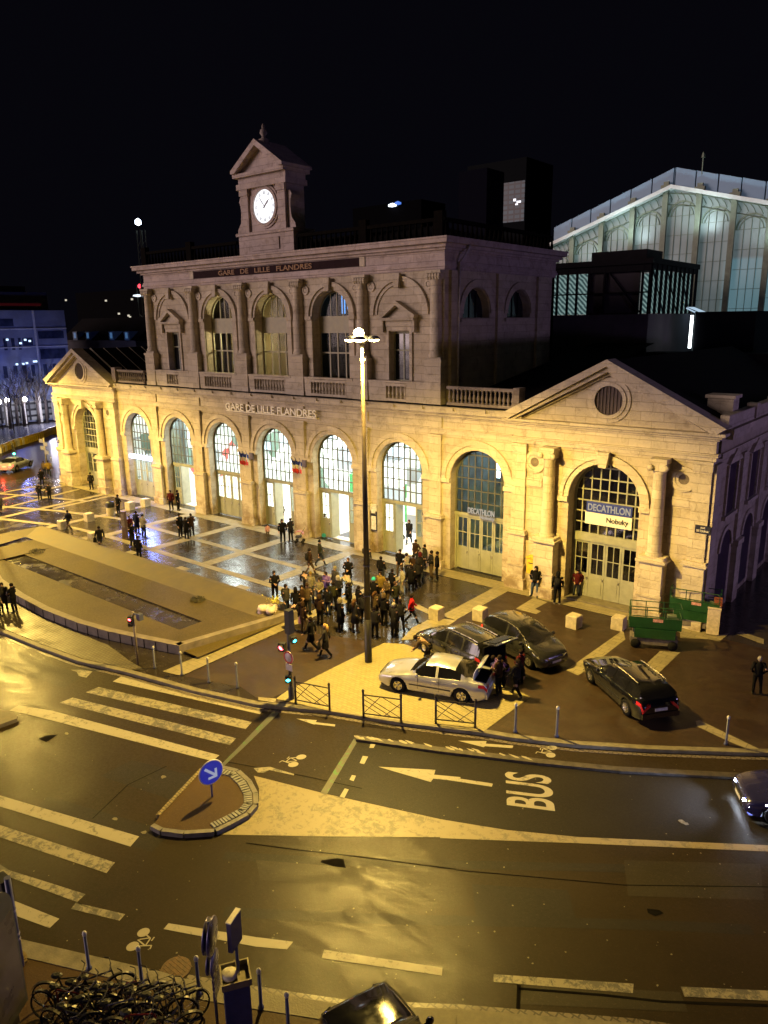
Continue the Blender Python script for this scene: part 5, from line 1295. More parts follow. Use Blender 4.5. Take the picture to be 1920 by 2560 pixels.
m = MB(); m.box(-.04, .22, -.14, .14, 2.95, 3.95); m.build('signal_back', BLACKP, r_)
signal_head(r_, (.28, .0, zat(*ZG(270, 760), tx, ty)), face_cam + .3, 0, 'cyan', 1, .8)
signal_head(r_, (-.02, -.12, zat(*ZG(225, 1022), tx, ty)), face_cam, 0, 'cyan', 1, .9)
m = MB(); z = zat(*ZG(238, 880), tx, ty); m.lathe([(.0, -.1), (.26, -.1), (.26, -.07), (.0, -.07)], (.06, -.02, z), 18, 'Y'); m.build('round_sign', simple('sign_pale', (.45, .40, .42), .5), r_)
m = MB(); m.ring(.06, z, .2, .265, -.128, -.122, 0, 2 * PI, 18); m.build('red_ring', simple('sign_red', (.45, .05, .05), .5), r_)
m = MB(); z = zat(*ZG(235, 945), tx, ty); m.box(-.12, .24, -.12, -.09, z - .14, z + .14); m.build('plate', MATS['sign_pale'], r_)
px_, py_ = g(*ZL(895, 1455)); zt = zat(*ZL(865, 1110), px_, py_)
r_ = empty('pedestrian_signal', (px_, py_, 0), 0, 'slim pedestrian signal post showing red in front of the basin wall', 'traffic light')
m = MB(); m.tube([(0, 0, 0), (0, 0, zt)], .055, 10); m.build('post', simple('grey_brown_post', (.16, .13, .11), .5), r_)
m = MB(); m.tube([(0, 0, zt - .1), (.35, .1, zt - .12)], .04, 6); m.box(.25, .5, 0, .2, zt - .35, zt - .05); m.build('arm', GALV, r_)
signal_head(r_, (-.02, -.14, zt - .42), math.atan2(-py_, -px_) + PI / 2 - .3, 0, 'red', 2, .75)
# round blue keep-right sign on the island
sx_, sy_ = g(*ZJ(1380, 812)); zc = zat(*ZJ(1376, 648), sx_, sy_)
r_ = empty('traffic_sign', (sx_, sy_, 0), math.atan2(-sy_, -sx_) + PI / 2 + .45, 'round blue sign with a white diagonal arrow on the traffic island', 'road sign')
m = MB(); m.tube([(0, .05, 0), (0, .05, zc)], .035, 8); m.build('post', simple('blue_grey_post', (.12, .13, .25), .5), r_)
m = MB(); m.lathe([(.01, -.02), (.42, -.02), (.44, 0), (.42, .02), (.01, .02)], (0, 0, zc), 28, 'Y'); m.build('rim', simple('sign_white', (.6, .6, .7), .5), r_)
m = MB(); m.lathe([(.40, -.022), (.01, -.024)], (0, 0, zc), 28, 'Y'); m.build('disc', emit('sign_blue', (.02, .04, .75), .35), r_)
m = MB()
def ybar(a, b, w_):
    d = (Vector(b) - Vector(a)).normalized() * w_ / 2; n = Vector((-d.y, d.x)); m.yprism([(a[0] + n.x, zc + a[1] + n.y), (b[0] + n.x, zc + b[1] + n.y), (b[0] - n.x, zc + b[1] - n.y), (a[0] - n.x, zc + a[1] - n.y)], -.036, -.026)
ybar((-.22, .2), (.17, -.17), .085); m.yprism([(.2, zc - .22), (.2, zc + .10), (.12, zc + .10), (.12, zc - .14), (-.12, zc - .14), (-.12, zc - .22)], -.0365, -.0262)
m.build('arrow', emit('sign_arrow', (.6, .65, .9), .5), r_)
# bollards: slim posts with pale caps
bol = None
def bollard(px, py, H_, lb, kind=0):
    global bol
    x, y = g(px, py)
    if bol is None:
        bol = empty('bollard', (x, y, 0), 0, lb, 'bollard', 'slim metal bollards along the kerbs')
        m = MB(); m.tube([(0, 0, 0), (0, 0, .06), (0, 0, .08), (0, 0, .98)], [.07, .07, .042, .038], 10); m.build('post', GALV, bol)
        m = MB(); m.lathe([(.045, 0), (.058, .05), (.045, .1), (.01, .12)], (0, 0, .98), 10); m.build('cap', simple('cap_pale', (.5, .48, .42), .4), bol)
    else: copy_tree(bol, None, (x, y, 0), 0, lb, H_)
for p, s_, lb in ((ZL(1005, 1480), 1.0, 'bollard just right of the pedestrian signal in front of the basin'), (ZL(1180, 1525), 1.05, 'bollard at the left end of the diagonal pale strip'), (ZL(1355, 1572), 1.1, 'bollard above the right half of the top crosswalk stripe'), (ZL(1540, 1608), 1.1, 'bollard nearest the left side of the red and cyan traffic light'),
                   (ZI(20, 1115), 1.1, 'bluish bollard nearest the right end of the yellow apron'), (ZI(288, 1145), 1.15, 'bluish bollard on the kerb below the black estate car front wheel'), (ZI(1385, 1195), 1.05, 'bollard standing on the pale strip at the far right'),
                   (ZT(925, 675), 1.0, 'leftmost bollard on the near pavement, behind the bicycles'), (ZT(1475, 840), 1.0, 'bollard on the near pavement below the painted bicycle symbol'), (ZU(160, 1030), 1.0, 'bollard on the near pavement just left of the round sign seen from behind'), (ZU(800, 1165), 1.0, 'bollard on the near pavement right of the dark blue litter bin'), (ZU(1085, 1420), 1.0, 'bollard whose top shows at the bottom edge near the black car'), (Z0(720, 1270), 1.1, 'distant bollard beside the left wing corner')):
    bollard(*p, s_, lb)
# crowd barriers fixed at the kerb
fen = None
for (a, b, lb) in ((ZG(258, 1190), ZG(478, 1235), 'iron barrier with crossed bars beside the traffic light post'), (ZG(697, 1280), ZG(940, 1312), 'iron barrier with crossed bars in front of the silver car front wheel'), (ZG(1165, 1318), ZG(1420, 1346), 'iron barrier with crossed bars in front of the silver car rear wheel')):
    A, B = Vector(g(*a)), Vector(g(*b)); L_ = (B - A).length
    r_ = empty('street_barrier', (A.x, A.y, 0), math.atan2(B.y - A.y, B.x - A.x), lb, 'barrier', 'dark iron barriers along the kerb')
    for x in (0, L_): m = MB(); m.tube([(x, 0, 0), (x, 0, 1.12)], .045, 8); m.lathe([(.05, 0), (.06, .04), (.02, .09)], (x, 0, 1.12), 8); m.lathe([(.09, 0), (.09, .03)], (x, 0, 0), 8); m.build('post', IRON, r_)
    m = MB(); m.tube([(0, 0, .98), (L_, 0, .98)], .025, 6); m.g = 1; m.tube([(0, 0, .18), (L_, 0, .18)], .025, 6); parts(m, 'rail', IRON, r_)
    for p, q in (((0, .98), (L_, .18)), ((0, .58), (L_ * .5, .18)), ((L_ * .5, .98), (L_, .58)), ((0, .18), (L_ * .0 + .7, .98)), ((L_ * .55, .18), (L_, .8)), ((0, .80), (L_ * .75, .18))):
        m = MB(); m.tube([(p[0], 0, p[1]), (q[0], 0, q[1])], .014, 5); m.build('crossed_bar', IRON, r_)
# near pavement furniture
def back_sign(px, py, tpx, tpy, lb, kind):
    x, y = g(px, py); zt = zat(tpx, tpy, x, y)
    r_ = empty('road_sign', (x, y, 0), math.atan2(-y, -x) + PI / 2 + (1.25 if kind == 'round' else 1.0), lb, 'road sign')
    m = MB(); m.tube([(0, 0, 0), (0, 0, zt)], .035, 8); m.build('post', GALV, r_)
    if kind == 'round':
        for z, s_ in ((zt - .38, .38), (zt - 1.05, .26)):
            m = MB(); m.lathe([(.01, -.02), (s_, -.02), (s_ + .015, 0), (s_, .03), (.01, .03)], (0, -.05, z), 20, 'Y'); m.lathe([(.01, .02), (s_ * .96, .02), (s_ * .96, .05), (.01, .05)], (0, .03, z), 20, 'Y'); m.build('disc', simple('sign_back', (.10, .09, .18), .3, .5, .2, 6), r_)
        for z in (zt - 1.45, zt - 1.75): m = MB(); m.box(-.22, .22, -.07, -.03, z - .12, z + .12); m.build('plate', MATS['sign_back'], r_)
    else:
        m = MB(); m.box(-.24, .18, -.05, .05, zt - .72, zt); m.build('box_sign', simple('dark_sign_back', (.045, .04, .09), .4), r_)
        m = MB(); m.box(-.245, .185, -.06, .06, zt + .001, zt + .03); m.build('top_edge', simple('lit_edge', (.7, .65, .5), .4), r_)  # lamplight on the top edge painted as a pale strip
back_sign(*ZU(355, 1420), *ZU(270, 255), 'pair of round road signs seen edge-on from behind on one grey pole', 'round')
back_sign(*ZU(610, 1420), *ZU(535, 200), 'square road sign seen from behind beside the round ones, its top edge lit', 'square')
x, y = g(*ZU(560, 1500), 0)
r_ = empty('litter_bin', (x - .05, y + .1, 0), math.atan2(-y, -x) + PI / 2 + .05, 'tall dark blue box bin with a pale open tray on top', 'bin')
zt = 1.55
m = MB(); m.box(-.27, .27, -.25, .25, 0, zt); m.build('cabinet', simple('bin_blue', (.035, .045, .12), .5), r_)
m = MB(); m.box(-.31, .31, -.29, .29, zt, zt + .04)
for a in ((-.31, .31, -.29, -.26), (-.31, .31, .26, .29), (-.31, -.28, -.26, .26), (.28, .31, -.26, .26), (.03, .06, -.26, .26)): m.box(*a, zt + .04, zt + .16)
m.build('top_tray', simple('bin_top', (.22, .19, .12), .35, .2), r_)
m = MB(); m.lathe([(.01, .0), (.16, .03), (.2, .1), (.1, .15), (.01, .16)], (-.12, 0, zt + .04), 10); m.build('rubbish', simple('crumpled', (.5, .46, .36), .6), r_)
# pole and poster shelter at the left edge
x, y = g(*zoomer(0, 2120, 220 / 1106)(270, 1480)); zt = zat(*zoomer(0, 2120, 220 / 1106)(150, 350), x, y)
r_ = empty('grey_pole', (x, y, 0), 0, 'thick bluish grey pole with bands and a side box at the left edge', 'pole')
m = MB(); m.tube([(0, 0, 0), (0, 0, zt)], .075, 10); m.build('post', simple('indigo_post', (.07, .075, .16), .45), r_)
m = MB()
for z in (zt - .95, zt - 1.6, zt - 1.75, zt - 2.9): m.g += 1; m.lathe([(.085, 0), (.085, .07)], (0, 0, z), 10)
parts(m, 'band', simple('band_pale', (.35, .33, .42), .4), r_)
m = MB(); m.box(-.5, -.1, -.12, .12, zt - .8, zt - .15); m.build('side_box', BLACKP, r_)
x, y = g(-34, 2262, 3.4)
r_ = empty('poster_case', (x, y, 0), math.atan2(-y, -x) + PI / 2 + .9, 'tall grey advertising case cut by the left edge of the photo', 'advertising case')
m = MB(); m.box(-.62, .62, -.12, .12, .3, 2.9); m.box(-.3, .3, -.08, .08, 0, .3); m.ring(0, 2.9, 0, .62, -.12, .12, 0, PI, 14); m.build('casing', simple('case_grey', (.05, .05, .055), .45), r_)
m = MB(); m.box(-.55, .55, -.125, -.121, .5, 2.8); m.build('poster', simple('case_poster', (.07, .06, .075), .3, 0, .4, 1.5), r_)
for px, py, lb in ((*zoomer(0, 2120, 220 / 1106)(140, 1440), 'round cast iron grating on the near pavement beside the grey pole'),):
    x, y = g(px, py); m = MB(); m.prism([(.36 * math.cos(q * PI / 12), .36 * math.sin(q * PI / 12)) for q in range(24)], 0, .015)
    for k in range(-3, 4): m.box(k * .09 - .012, k * .09 + .012, -.28, .28, .016, .03)
    o = m.build('manhole_cover', simple('cast_iron', (.16, .11, .04), .5, .3, .4, 8), None, (x, y, .002)); tag(o, lb, 'manhole cover')
x, y = g(*ZB(1140, 835), RZ)
m = MB(); m.prism([(.36 * math.cos(k * PI / 12), .36 * math.sin(k * PI / 12)) for k in range(24)], -.01, .006);
for k in range(-3, 4): m.box(-.28, .28, k * .09 - .015, k * .09 + .015, .006, .011)
o = m.build('manhole_cover', simple('rusty_iron', (.09, .045, .015), .6, 0, .6, 9), None, (x, y, RZ + .008)); tag(o, 'round rusty manhole cover in the gutter of the road', 'manhole cover')
# traffic light and sign pole by the far street
x, y = g(*Z0(230, 1240)); r_ = empty('traffic_light', (x, y, 0), 0, 'distant traffic light glowing green above the white car', 'traffic light')
zt = zat(*Z0(228, 1065), x, y); m = MB(); m.tube([(0, 0, 0), (0, 0, zt + .3)], .06, 8); m.build('post', IRON, r_); signal_head(r_, (0, -.1, zt + .35), math.atan2(-y, -x) + PI / 2, 2, 'green', 3, 1.2)
x, y = g(*Z0(200, 800)); r_ = empty('traffic_light', (x, y, 0), 0, 'farther traffic light glowing cyan high at the left edge', 'traffic light')
zt = zat(*Z0(105, 120), x, y); m = MB(); m.tube([(0, 0, 0), (0, 0, zt - .4), (-1.5, 0, zt)], .08, 8); m.build('post', IRON, r_); signal_head(r_, (-4.2, -.1, zt + .35), math.atan2(-y, -x) + PI / 2, 2, 'cyan', 3, 1.6)
x, y = g(*Z0(650, 1240)); zt = zat(*Z0(605, 850), x, y); r_ = empty('signpost', (x, y, 0), 0, 'grey signpost with several small direction plates left of the wing corner', 'signpost')
m = MB(); m.tube([(0, 0, 0), (0, 0, zt)], .07, 8); m.build('post', simple('post_grey', (.3, .28, .22), .5), r_)
for k, (dx, dz) in enumerate(((-.5, -.4), (.4, -.7), (-.4, -1.2), (.5, -1.6))): m = MB(); m.box(dx - .4, dx + .4, -.1, -.07, zt + dz - .2, zt + dz + .2); m.build('plate', simple('plate_back', (.22, .22, .24), .4), r_)

# ------------------------------------------------------------------ things on and at the facade
def txt_on(s_, name, x0, x1, z0, z1, y, mat, parent, ext=.02):
    t = text(s_, name, 1.0, mat, parent, None, ext, 'LEFT')
    xs = [v.co.x for v in t.data.vertices]; ys_ = [v.co.y for v in t.data.vertices]; a0, a1, b0, b1 = min(xs), max(xs), min(ys_), max(ys_)
    for v in t.data.vertices: v.co = (x0 + (v.co.x - a0) / (a1 - a0) * (x1 - x0), y - v.co.z, z0 + (v.co.y - b0) / (b1 - b0) * (z1 - z0))
    return t
NAVY = simple('navy_board', (.02, .035, .22), .5, 0, .1, 5); WHITEL = emit('white_letters', (.85, .80, .72), .38); WBOARD = simple('white_board', (.68, .64, .56), .5, 0, .08, 5); BLK = simple('black_letters', (.02, .02, .02), .5)
r_ = empty('shop_sign', (-15.05, 37.1, 4.6), 0, 'navy and white shop sign behind the bars of the right wing arch', 'sign')
m = MB(); m.box(-1.15, 1.35, 0, .04, .35, .95); m.build('navy_panel', NAVY, r_)
m = MB(); m.box(-1.2, 1.37, .002, .04, -.3, .348); m.build('white_panel', WBOARD, r_)
txt_on('DECATHLON', 'lettering', -1.05, 1.28, .46, .84, -.03, WHITEL, r_, .02); txt_on('Nobuky', 'handwriting', .0, 1.2, -.17, .19, -.012, BLK, r_, .01)
r_ = empty('shop_sign', (-22.97, 37.2, 3.75), 0, 'small white lettered shop sign hanging at the transom of the arch left of the wing', 'sign')
txt_on('DECATHLON', 'lettering', -.75, 1.1, .0, .36, -.14, WHITEL, r_, .03); txt_on('Nobuky', 'lettering', .1, 1.12, -.3, -.02, -.14, WHITEL, r_, .03)
m = MB(); m.box(-.8, 1.15, -.10, -.06, -.03, .01); m.build('bracket', BARS, r_)
x, z = wy(*ZI(1235 / 1 - 0, 1100 - 1296) if 0 else (1280 + 1235 * k64, 900 + 1100 * k64), YF - .2)
r_ = empty('street_plate', (x, YF - .19, z), 0, 'small dark street name plate near the right corner of the right wing', 'sign')
m = MB(); m.box(-.36, .36, 0, .03, -.2, .2); m.build('plate', simple('plate_navy', (.01, .012, .03), .4), r_); txt_on('RUE', 'lettering', -.1, .12, .04, .13, -.01, WBOARD, r_, .004); txt_on('DE TOURNAI', 'lettering', -.28, .28, -.13, -.02, -.01, WBOARD, r_, .004)
x, z = wy(*zoomer(80, 1080, k40)(268, 95), YF - .2)
r_ = empty('street_plate', (x, YF - .19, z), 0, 'tiny dark street plate on the far left pier of the left wing', 'sign'); m = MB(); m.box(-.22, .22, 0, .03, -.16, .16); m.build('plate', MATS['plate_navy'], r_); m = MB(); m.box(-.15, .15, -.01, 0, -.03, .03); m.build('faded_text', WBOARD, r_)
def poster(Zf, c, w_, h_, frame_, lb, paper=(.6, .58, .5)):
    x, z = wy(*Zf(*c), YW - .2); r_ = empty('poster', (x, YW - .2, z), 0, lb, 'poster'); m = MB(); m.box(-w_ / 2, w_ / 2, 0, .05, -h_ / 2, h_ / 2); m.build('frame', frame_, r_)
    m = MB(); m.box(-w_ / 2 + .07, w_ / 2 - .07, -.01, 0, -h_ / 2 + .08, h_ / 2 - (.08 if h_ < 1 else .35)); m.build('sheet', simple('poster_paper', paper, .5, 0, .4, 7), r_)
poster(P8, (225, 235), .45, 1.5, simple('red_frame', (.30, .05, .03), .5), 'narrow red framed poster on the pier left of the second open doorway')
poster(zoomer(500, 980, k64), (1125, 835), .55, 1.35, BLACKP, 'black framed timetable on the pier just right of the mast lamp')
poster(zoomer(500, 980, k64), (1122, 760), .5, .7, simple('white_frame', (.6, .58, .5), .5), 'small white notice above the black timetable')
poster(P8, (0, 0) if 0 else (-150, 200), .5, .9, MATS['white_frame'], 'pale notice on the pier right of the blue lit sign')
# yellow letter box
x, z = wy(*P3(1065, 545), YF - .3); r_ = empty('letter_box', (x, YF - .32, 0), 0, 'yellow wall letter box left of the right wing column', 'letter box')
m = MB(); m.box(-.42, .42, -.15, .3, 1.15, 2.05); m.box(-.46, .46, -.2, .3, 2.05, 2.13); m.box(-.1, .1, 0, .2, 0, 1.15); m.build('box', simple('post_yellow', (.60, .40, .02), .45), r_); m = MB(); m.box(-.3, .3, -.165, -.15, 1.75, 1.8); m.build('slot', BLACKP, r_)
# flags
def flag(px, py, lb, n):
    x, z = wy(px, py, YW - .9); r_ = empty('flag_cluster', (x, YW - .35, z), 0, lb, 'flags', 'flag clusters on the piers')
    m = MB(); m.box(-.2, .2, .1, .2, -.25, .25); m.build('shield', simple('flag_shield', (.10, .08, .12), .5), r_)
    for k, a in enumerate((-.45, 0, .45)[:n]):
        d = Vector((math.sin(a), -.75, .85)).normalized(); m = MB(); m.tube([(0, 0, -.3), tuple(d * 1.25 + Vector((0, 0, -.3)))], .02, 5); m.build('staff', simple('staff', (.35, .3, .2), .5), r_)
        tip = d * 1.2 + Vector((0, 0, -.3)); base = d * .5 + Vector((0, 0, -.3))
        for q, c in enumerate(((.01, .02, .14), (.55, .53, .48), (.5, .03, .03))):
            m = MB(); vs = []
            for i in range(6):
                for j in (0, 1):
                    p = tip.lerp(base, i / 5); dr = .28 * (q + j); vs.append((p.x + .05 * math.sin(i * 2.1 + q), p.y + .05 * math.cos(i * 1.7), p.z - dr - .05 * math.sin(i)))
            m.add(vs, [(2 * i, 2 * i + 1, 2 * i + 3, 2 * i + 2) for i in range(5)]); m.build('flag_stripe', simple('cloth_%d' % q, c, .8), r_)
flag(*zoomer(450, 900, k40)(665, 1010), 'cluster of drooping tricolour flags between the fourth and fifth arches from the left', 3)
flag(*zoomer(450, 900, k40)(1215, 1090), 'cluster of tricolour flags beside the brightly lit doorway in the middle', 3)
# dark potted shrubs / ash bins along the wall
def wallbin(px, py, s_, lb, first=[None]):
    x, y = g(px, py)
    if first[0] is None:
        r_ = empty('wall_planter', (x, y, 0), 0, lb, 'planter', 'dark round planters against the arcade'); m = MB(); m.lathe([(.3, 0), (.42, .12), (.46, .7), (.42, .95), (.3, 1.0)], (0, 0, 0), 14); m.build('pot', simple('soot_pot', (.07, .055, .04), .8, 0, .4, 5), r_)
        m = MB(); random.seed(9)
        for k in range(160):
            a, b = random.uniform(0, 2 * PI), random.random() ** .5 * .4; c_ = Vector((b * math.cos(a), b * math.sin(a), 1.0 + random.uniform(0, .4))); t = Vector((random.uniform(-1, 1), random.uniform(-1, 1), random.uniform(-.2, 1))) * .08; m.add([c_, c_ + t, c_ + Vector((t.y, t.z, t.x))], [(0, 1, 2)])
        m.build('shrub', MATS['dark_leaves'], r_); first[0] = r_
    else: copy_tree(first[0], None, (x, y, 0), 0, lb, s_)
wallbin(*P8(340, 490), 1, 'dark planter against the pier right of the red framed poster'); wallbin(*P8(830, 590), 1.2, 'largest dark planter, left of the brightly lit open doorway'); wallbin(*P8(1400, 720), 1, 'dark planter left of the doorway where a person in black stands'); wallbin(*ZK(1125, 1000), 1, 'dark planter below the black timetable'); 
# white notice box on the corner and cone-like bag
x, y = g(*P1(1160, 850)); r_ = empty('roadside_cabinet', (x, y, 0), .3, 'small white cabinet standing at the right corner of the station', 'cabinet'); m = MB(); m.box(-.28, .28, -.2, .2, .05, 1.35); m.box(-.3, .3, -.22, .22, 1.35, 1.4); m.build('case', simple('cabinet_cream', (.62, .52, .40), .5), r_); m = MB(); m.box(-.02, .34, .25, .5, 0.05, 1.75); m.build('brown_post', simple('rust_post', (.25, .07, .03), .6), r_)
# bags and flowers on the basin corner
x, y = g(*ZK(470, 1450)); r_ = empty('rubbish_heap', (x, y, 0), 0, 'heap of pink-white bags with yellow flowers at the right corner of the basin', 'bags')
random.seed(31); m = MB()
for k in range(9): m.g += 1; m.lathe([(.01, 0), (.22, .04), (.27, .18), (.2, .34), (.05, .42)], (random.uniform(-.5, .5), random.uniform(-.35, .35), .0 + (k % 3) * .12), 9)
parts(m, 'plastic_bag', simple('pinkish_plastic', (.62, .50, .46), .4, 0, .2, 6), r_)
m = MB()
for k in range(200): c_ = Vector((random.gauss(.05, .22), random.gauss(.3, .2), .65 + random.uniform(0, .35))); t = Vector((random.uniform(-1, 1), random.uniform(-1, 1), random.uniform(-1, 1))) * .07; m.add([c_, c_ + t, c_ + Vector((t.y, t.z, t.x))], [(0, 1, 2)])
m.build('flowers', simple('yellow_flowers', (.60, .55, .05), .6), r_)
# litter bin on the square near the dark-coated man
x, y = g(*ZL(720, 488)); r_ = empty('litter_bin', (x, y, 0), 0, 'round litter bin with a dark sack beside the man in a black coat', 'bin'); m = MB(); m.lathe([(.3, 0), (.33, .1), (.33, .85), (.3, .9)], (0, 0, 0), 14); m.build('drum', simple('drum_cream', (.42, .36, .24), .6), r_); m = MB(); m.lathe([(.34, .7), (.36, .95), (.30, 1.12), (.08, 1.2)], (0, 0, 0), 12); m.build('sack', BLACKP, r_)
# totem on the square
x, y = g(*ZL(815, 640)); r_ = empty('information_totem', (x, y, 0), .3, 'slim dark brown information totem behind the group in the blue light', 'totem'); m = MB(); m.box(-.18, .18, -.12, .12, 0, 2.05); m.box(-.22, .22, -.16, .16, 0, .1); m.build('body', simple('totem_brown', (.10, .06, .04), .4), r_); m = MB(); m.box(-.14, .14, -.13, -.121, .9, 1.9); m.build('panel', simple('totem_panel', (.2, .16, .12), .3), r_)
# ------------------------------------------------------------------ cars
def lerpf(tab, x):
    if x <= tab[0][0]: return tab[0][1]
    for (a, u), (b, v) in zip(tab, tab[1:]):
        if x <= b: return u + (v - u) * (x - a) / (b - a)
    return tab[-1][1]
def carpaint(name, c, metal=.4, rough=.28):
    if name in MATS: return MATS[name]
    m = simple(name, c, rough, metal, .06, 2, 0, .9); return m
def lens(name, c, s_): return emit(name, c, s_)
def make_car(name, x, y, rz, label, paint_, top, belt, W, cab, wheels, wr=.32, pillars=(), rails=False, cat='car', head_on=False, tail_on=False, plate=True, nose=.78, tailw=.84, lid=None, rim_mat=CHROME, tyres5=True, z0=0.0, windscreen=None):
    """top: centre line height, belt: shoulder line; cab=(x of screen base, x of roof front, x of roof rear, x of rear glass base); x=0 front, grows to the rear"""
    L_ = top[-1][0]
    root = empty(name, (x, y, z0), rz + PI, label, cat)   # local +x is the rear, so turn by pi: heading rz
    n = 44; sts = sorted(set([L_ * i / n for i in range(n + 1)] + list(cab)))
    def plan(t):
        a = min(1, t / (.17 * L_)); b = min(1, (L_ - t) / (.14 * L_))
        return (nose + (1 - nose) * math.sin(a * PI / 2) ** .8) * (tailw + (1 - tailw) * math.sin(b * PI / 2) ** .8)
    rows = []
    for t in sts:
        w_ = W / 2 * plan(t); zt = lerpf(top, t); zb = min(lerpf(belt, t), zt - .015)
        zbot = .20 + .12 * max(0, 1 - t / .4) + .10 * max(0, 1 - (L_ - t) / .4)
        for wx in wheels:
            d = abs(t - wx)
            if d < wr + .07: zbot = max(zbot, math.sqrt((wr + .07) ** 2 - d * d) + wr - .02)
        g_ = max(0.0, min(1.0, (zt - zb - .16) / .25))
        inn = 1 - .26 * g_
        zm1 = max(zbot + .01, .42); zm2 = max(zm1 + .01, .62)
        row = [(w_ * .95, min(zbot, zb - .04)), (w_ * 1.0, min(max(zm1, zbot + .01), zb - .03)), (w_ * 1.0, min(max(zm2, zbot + .02), zb - .02)), (w_ * .965, zb),
               (w_ * (.93 if g_ > 0 else .86), zb + (.02 if g_ else (zt - zb) * .35)), (w_ * (.93 + (.62 + .10 - .93) * g_) if g_ > 0 else w_ * .62, zt - (.085 * g_ if g_ else (zt - zb) * .30)),
               (w_ * (.60 if g_ else .42), zt - (.015 if g_ else .012)), (0, zt)]
        rows.append(row)
    body = MB(); sideg = MB(); wind = MB(); reg = MB()
    R = 8
    def P(i, j, s): yv, zv = rows[i][j]; return (sts[i] - L_ / 2, s * yv, zv)
    for i in range(len(sts) - 1):
        tm = (sts[i] + sts[i + 1]) / 2
        for s in (1, -1):
            for j in range(R - 1):
                tgt = body
                if j == 4 and s < 0: sideg.g = 1
                else: sideg.g = 0
                if j == 4 and cab[0] + .32 < tm < cab[3] - .12 and lerpf(top, tm) - lerpf(belt, tm) > .3 and not any(abs(tm - p) < .045 for p in pillars): tgt = sideg
                if j >= 5 and cab[0] < tm < cab[1]: tgt = wind
                if j >= 5 and cab[2] < tm < cab[3]: tgt = reg
                q = [P(i, j, s), P(i + 1, j, s), P(i + 1, j + 1, s), P(i, j + 1, s)]
                if s < 0: q.reverse()
                tgt.add(q, [(0, 1, 2, 3)], True)
    for i in (0, len(sts) - 1):
        pts = [P(i, j, 1) for j in range(R)] + [P(i, j, -1) for j in range(R - 2, -1, -1)]
        if i: pts.reverse()
        body.add(pts, [tuple(range(len(pts)))])
    body.add([(-L_ / 2 + .1, -W * .42, .22), (L_ / 2 - .1, -W * .42, .22), (L_ / 2 - .1, W * .42, .22), (-L_ / 2 + .1, W * .42, .22)], [(3, 2, 1, 0)])
    for mb in (body, sideg, wind, reg):   # weld
        mp = {}; nv = []; 
        idx = []
        for v in mb.v:
            k = tuple(round(c, 4) for c in v)
            if k not in mp: mp[k] = len(nv); nv.append(v)
            idx.append(mp[k])
        mb.v = nv; mb.f = [[idx[k] for k in f] for f in mb.f]; mb.f2 = []
    def clean(mb):
        keep = [(f, m_, s_, q) for f, m_, s_, q in zip([[v for k, v in enumerate(f) if v != f[k - 1]] for f in mb.f], mb.m, mb.sm, mb.fg) if len(set(f)) > 2]
        mb.f = [k[0] for k in keep]; mb.m = [k[1] for k in keep]; mb.sm = [k[2] for k in keep]; mb.fg = [k[3] for k in keep]
    for mb in (body, sideg, wind, reg): clean(mb)
    bo = body.build('body', paint_, root)
    if sideg.f: parts(sideg, 'side_windows', CGLASS, root)
    if wind.f: wind.build('windscreen', CGLASS if windscreen is None else windscreen, root)
    if reg.f: reg.build('rear_window', CGLASS, root)
    # wheel houses and wheels
    for wx in wheels:
        for s in (1, -1):
            m = MB(); cx_, cy_ = wx - L_ / 2, s * (W / 2 - .11)
            m.lathe([(wr * .62, .10 * s), (wr * .95, .095 * s), (wr, .06 * s), (wr, -.1 * s), (.05, -.11 * s)], (cx_, cy_, wr), 22, 'Y'); wo = m.build('wheel', RUBBER, root)
            m = MB(); m.lathe([(wr * .62, .085 * s), (wr * .58, .10 * s), (wr * .54, .05 * s), (.02, .03 * s)], (cx_, cy_, wr), 20, 'Y')
            nsp = 5 if tyres5 else 8
            for k in range(nsp):
                a = 2 * PI * k / nsp; c_, q_ = math.cos(a), math.sin(a); o_ = Vector((-q_, 0, c_)) * (.045 if tyres5 else .022)
                p0 = Vector((cx_ + c_ * .05, cy_ + .075 * s, wr + q_ * .05)); p1 = Vector((cx_ + c_ * wr * .57, cy_ + .095 * s, wr + q_ * wr * .57)); dep = Vector((0, -.03 * s, 0))
                m.add([p0 - o_, p0 + o_, p1 + o_ * 1.1, p1 - o_ * 1.1, p0 - o_ + dep, p0 + o_ + dep, p1 + o_ + dep, p1 - o_ + dep], [(0, 1, 2, 3), (0, 4, 5, 1), (1, 5, 6, 2), (2, 6, 7, 3), (3, 7, 4, 0)])
            m.lathe([(.05, .09 * s), (.05, .1 * s), (.01, .1 * s)], (cx_, cy_, wr), 10, 'Y')
            ri = m.build('rim', rim_mat, wo)
            m = MB(); m.lathe([(wr + .06, .02 * s), (wr + .06, -.3 * s), (.05, -.3 * s)], (cx_, cy_, wr + .01), 18, 'Y'); m.build('wheel_house', BLACKP, bo)
    zf = lerpf(belt, .15); zr = lerpf(belt, L_ - .12)
    for s in (1, -1):
        i0, i1, i2 = .10, .30, .62; m = MB()
        pts = []
        for t, dz0, dz1 in ((i0, -.15, -.03), (i1, -.14, -.005), (i2, -.08, -.01)):
            w_ = W / 2 * plan(t) * 1.004; zz_ = lerpf(belt, t); pts.append(((t - L_ / 2 - .012, s * w_ * .99, zz_ + dz0), (t - L_ / 2 - .012, s * w_ * .955, zz_ + dz1)))
        ins = ((-L_ / 2 - .012, s * W / 2 * nose * .62, zf - .17), (-L_ / 2 - .008, s * W / 2 * nose * .66, zf - .05))
        al = [ins] + pts; vs = [p for pr in al for p in pr]; fs = [(2 * k, 2 * k + 1, 2 * k + 3, 2 * k + 2) for k in range(3)]
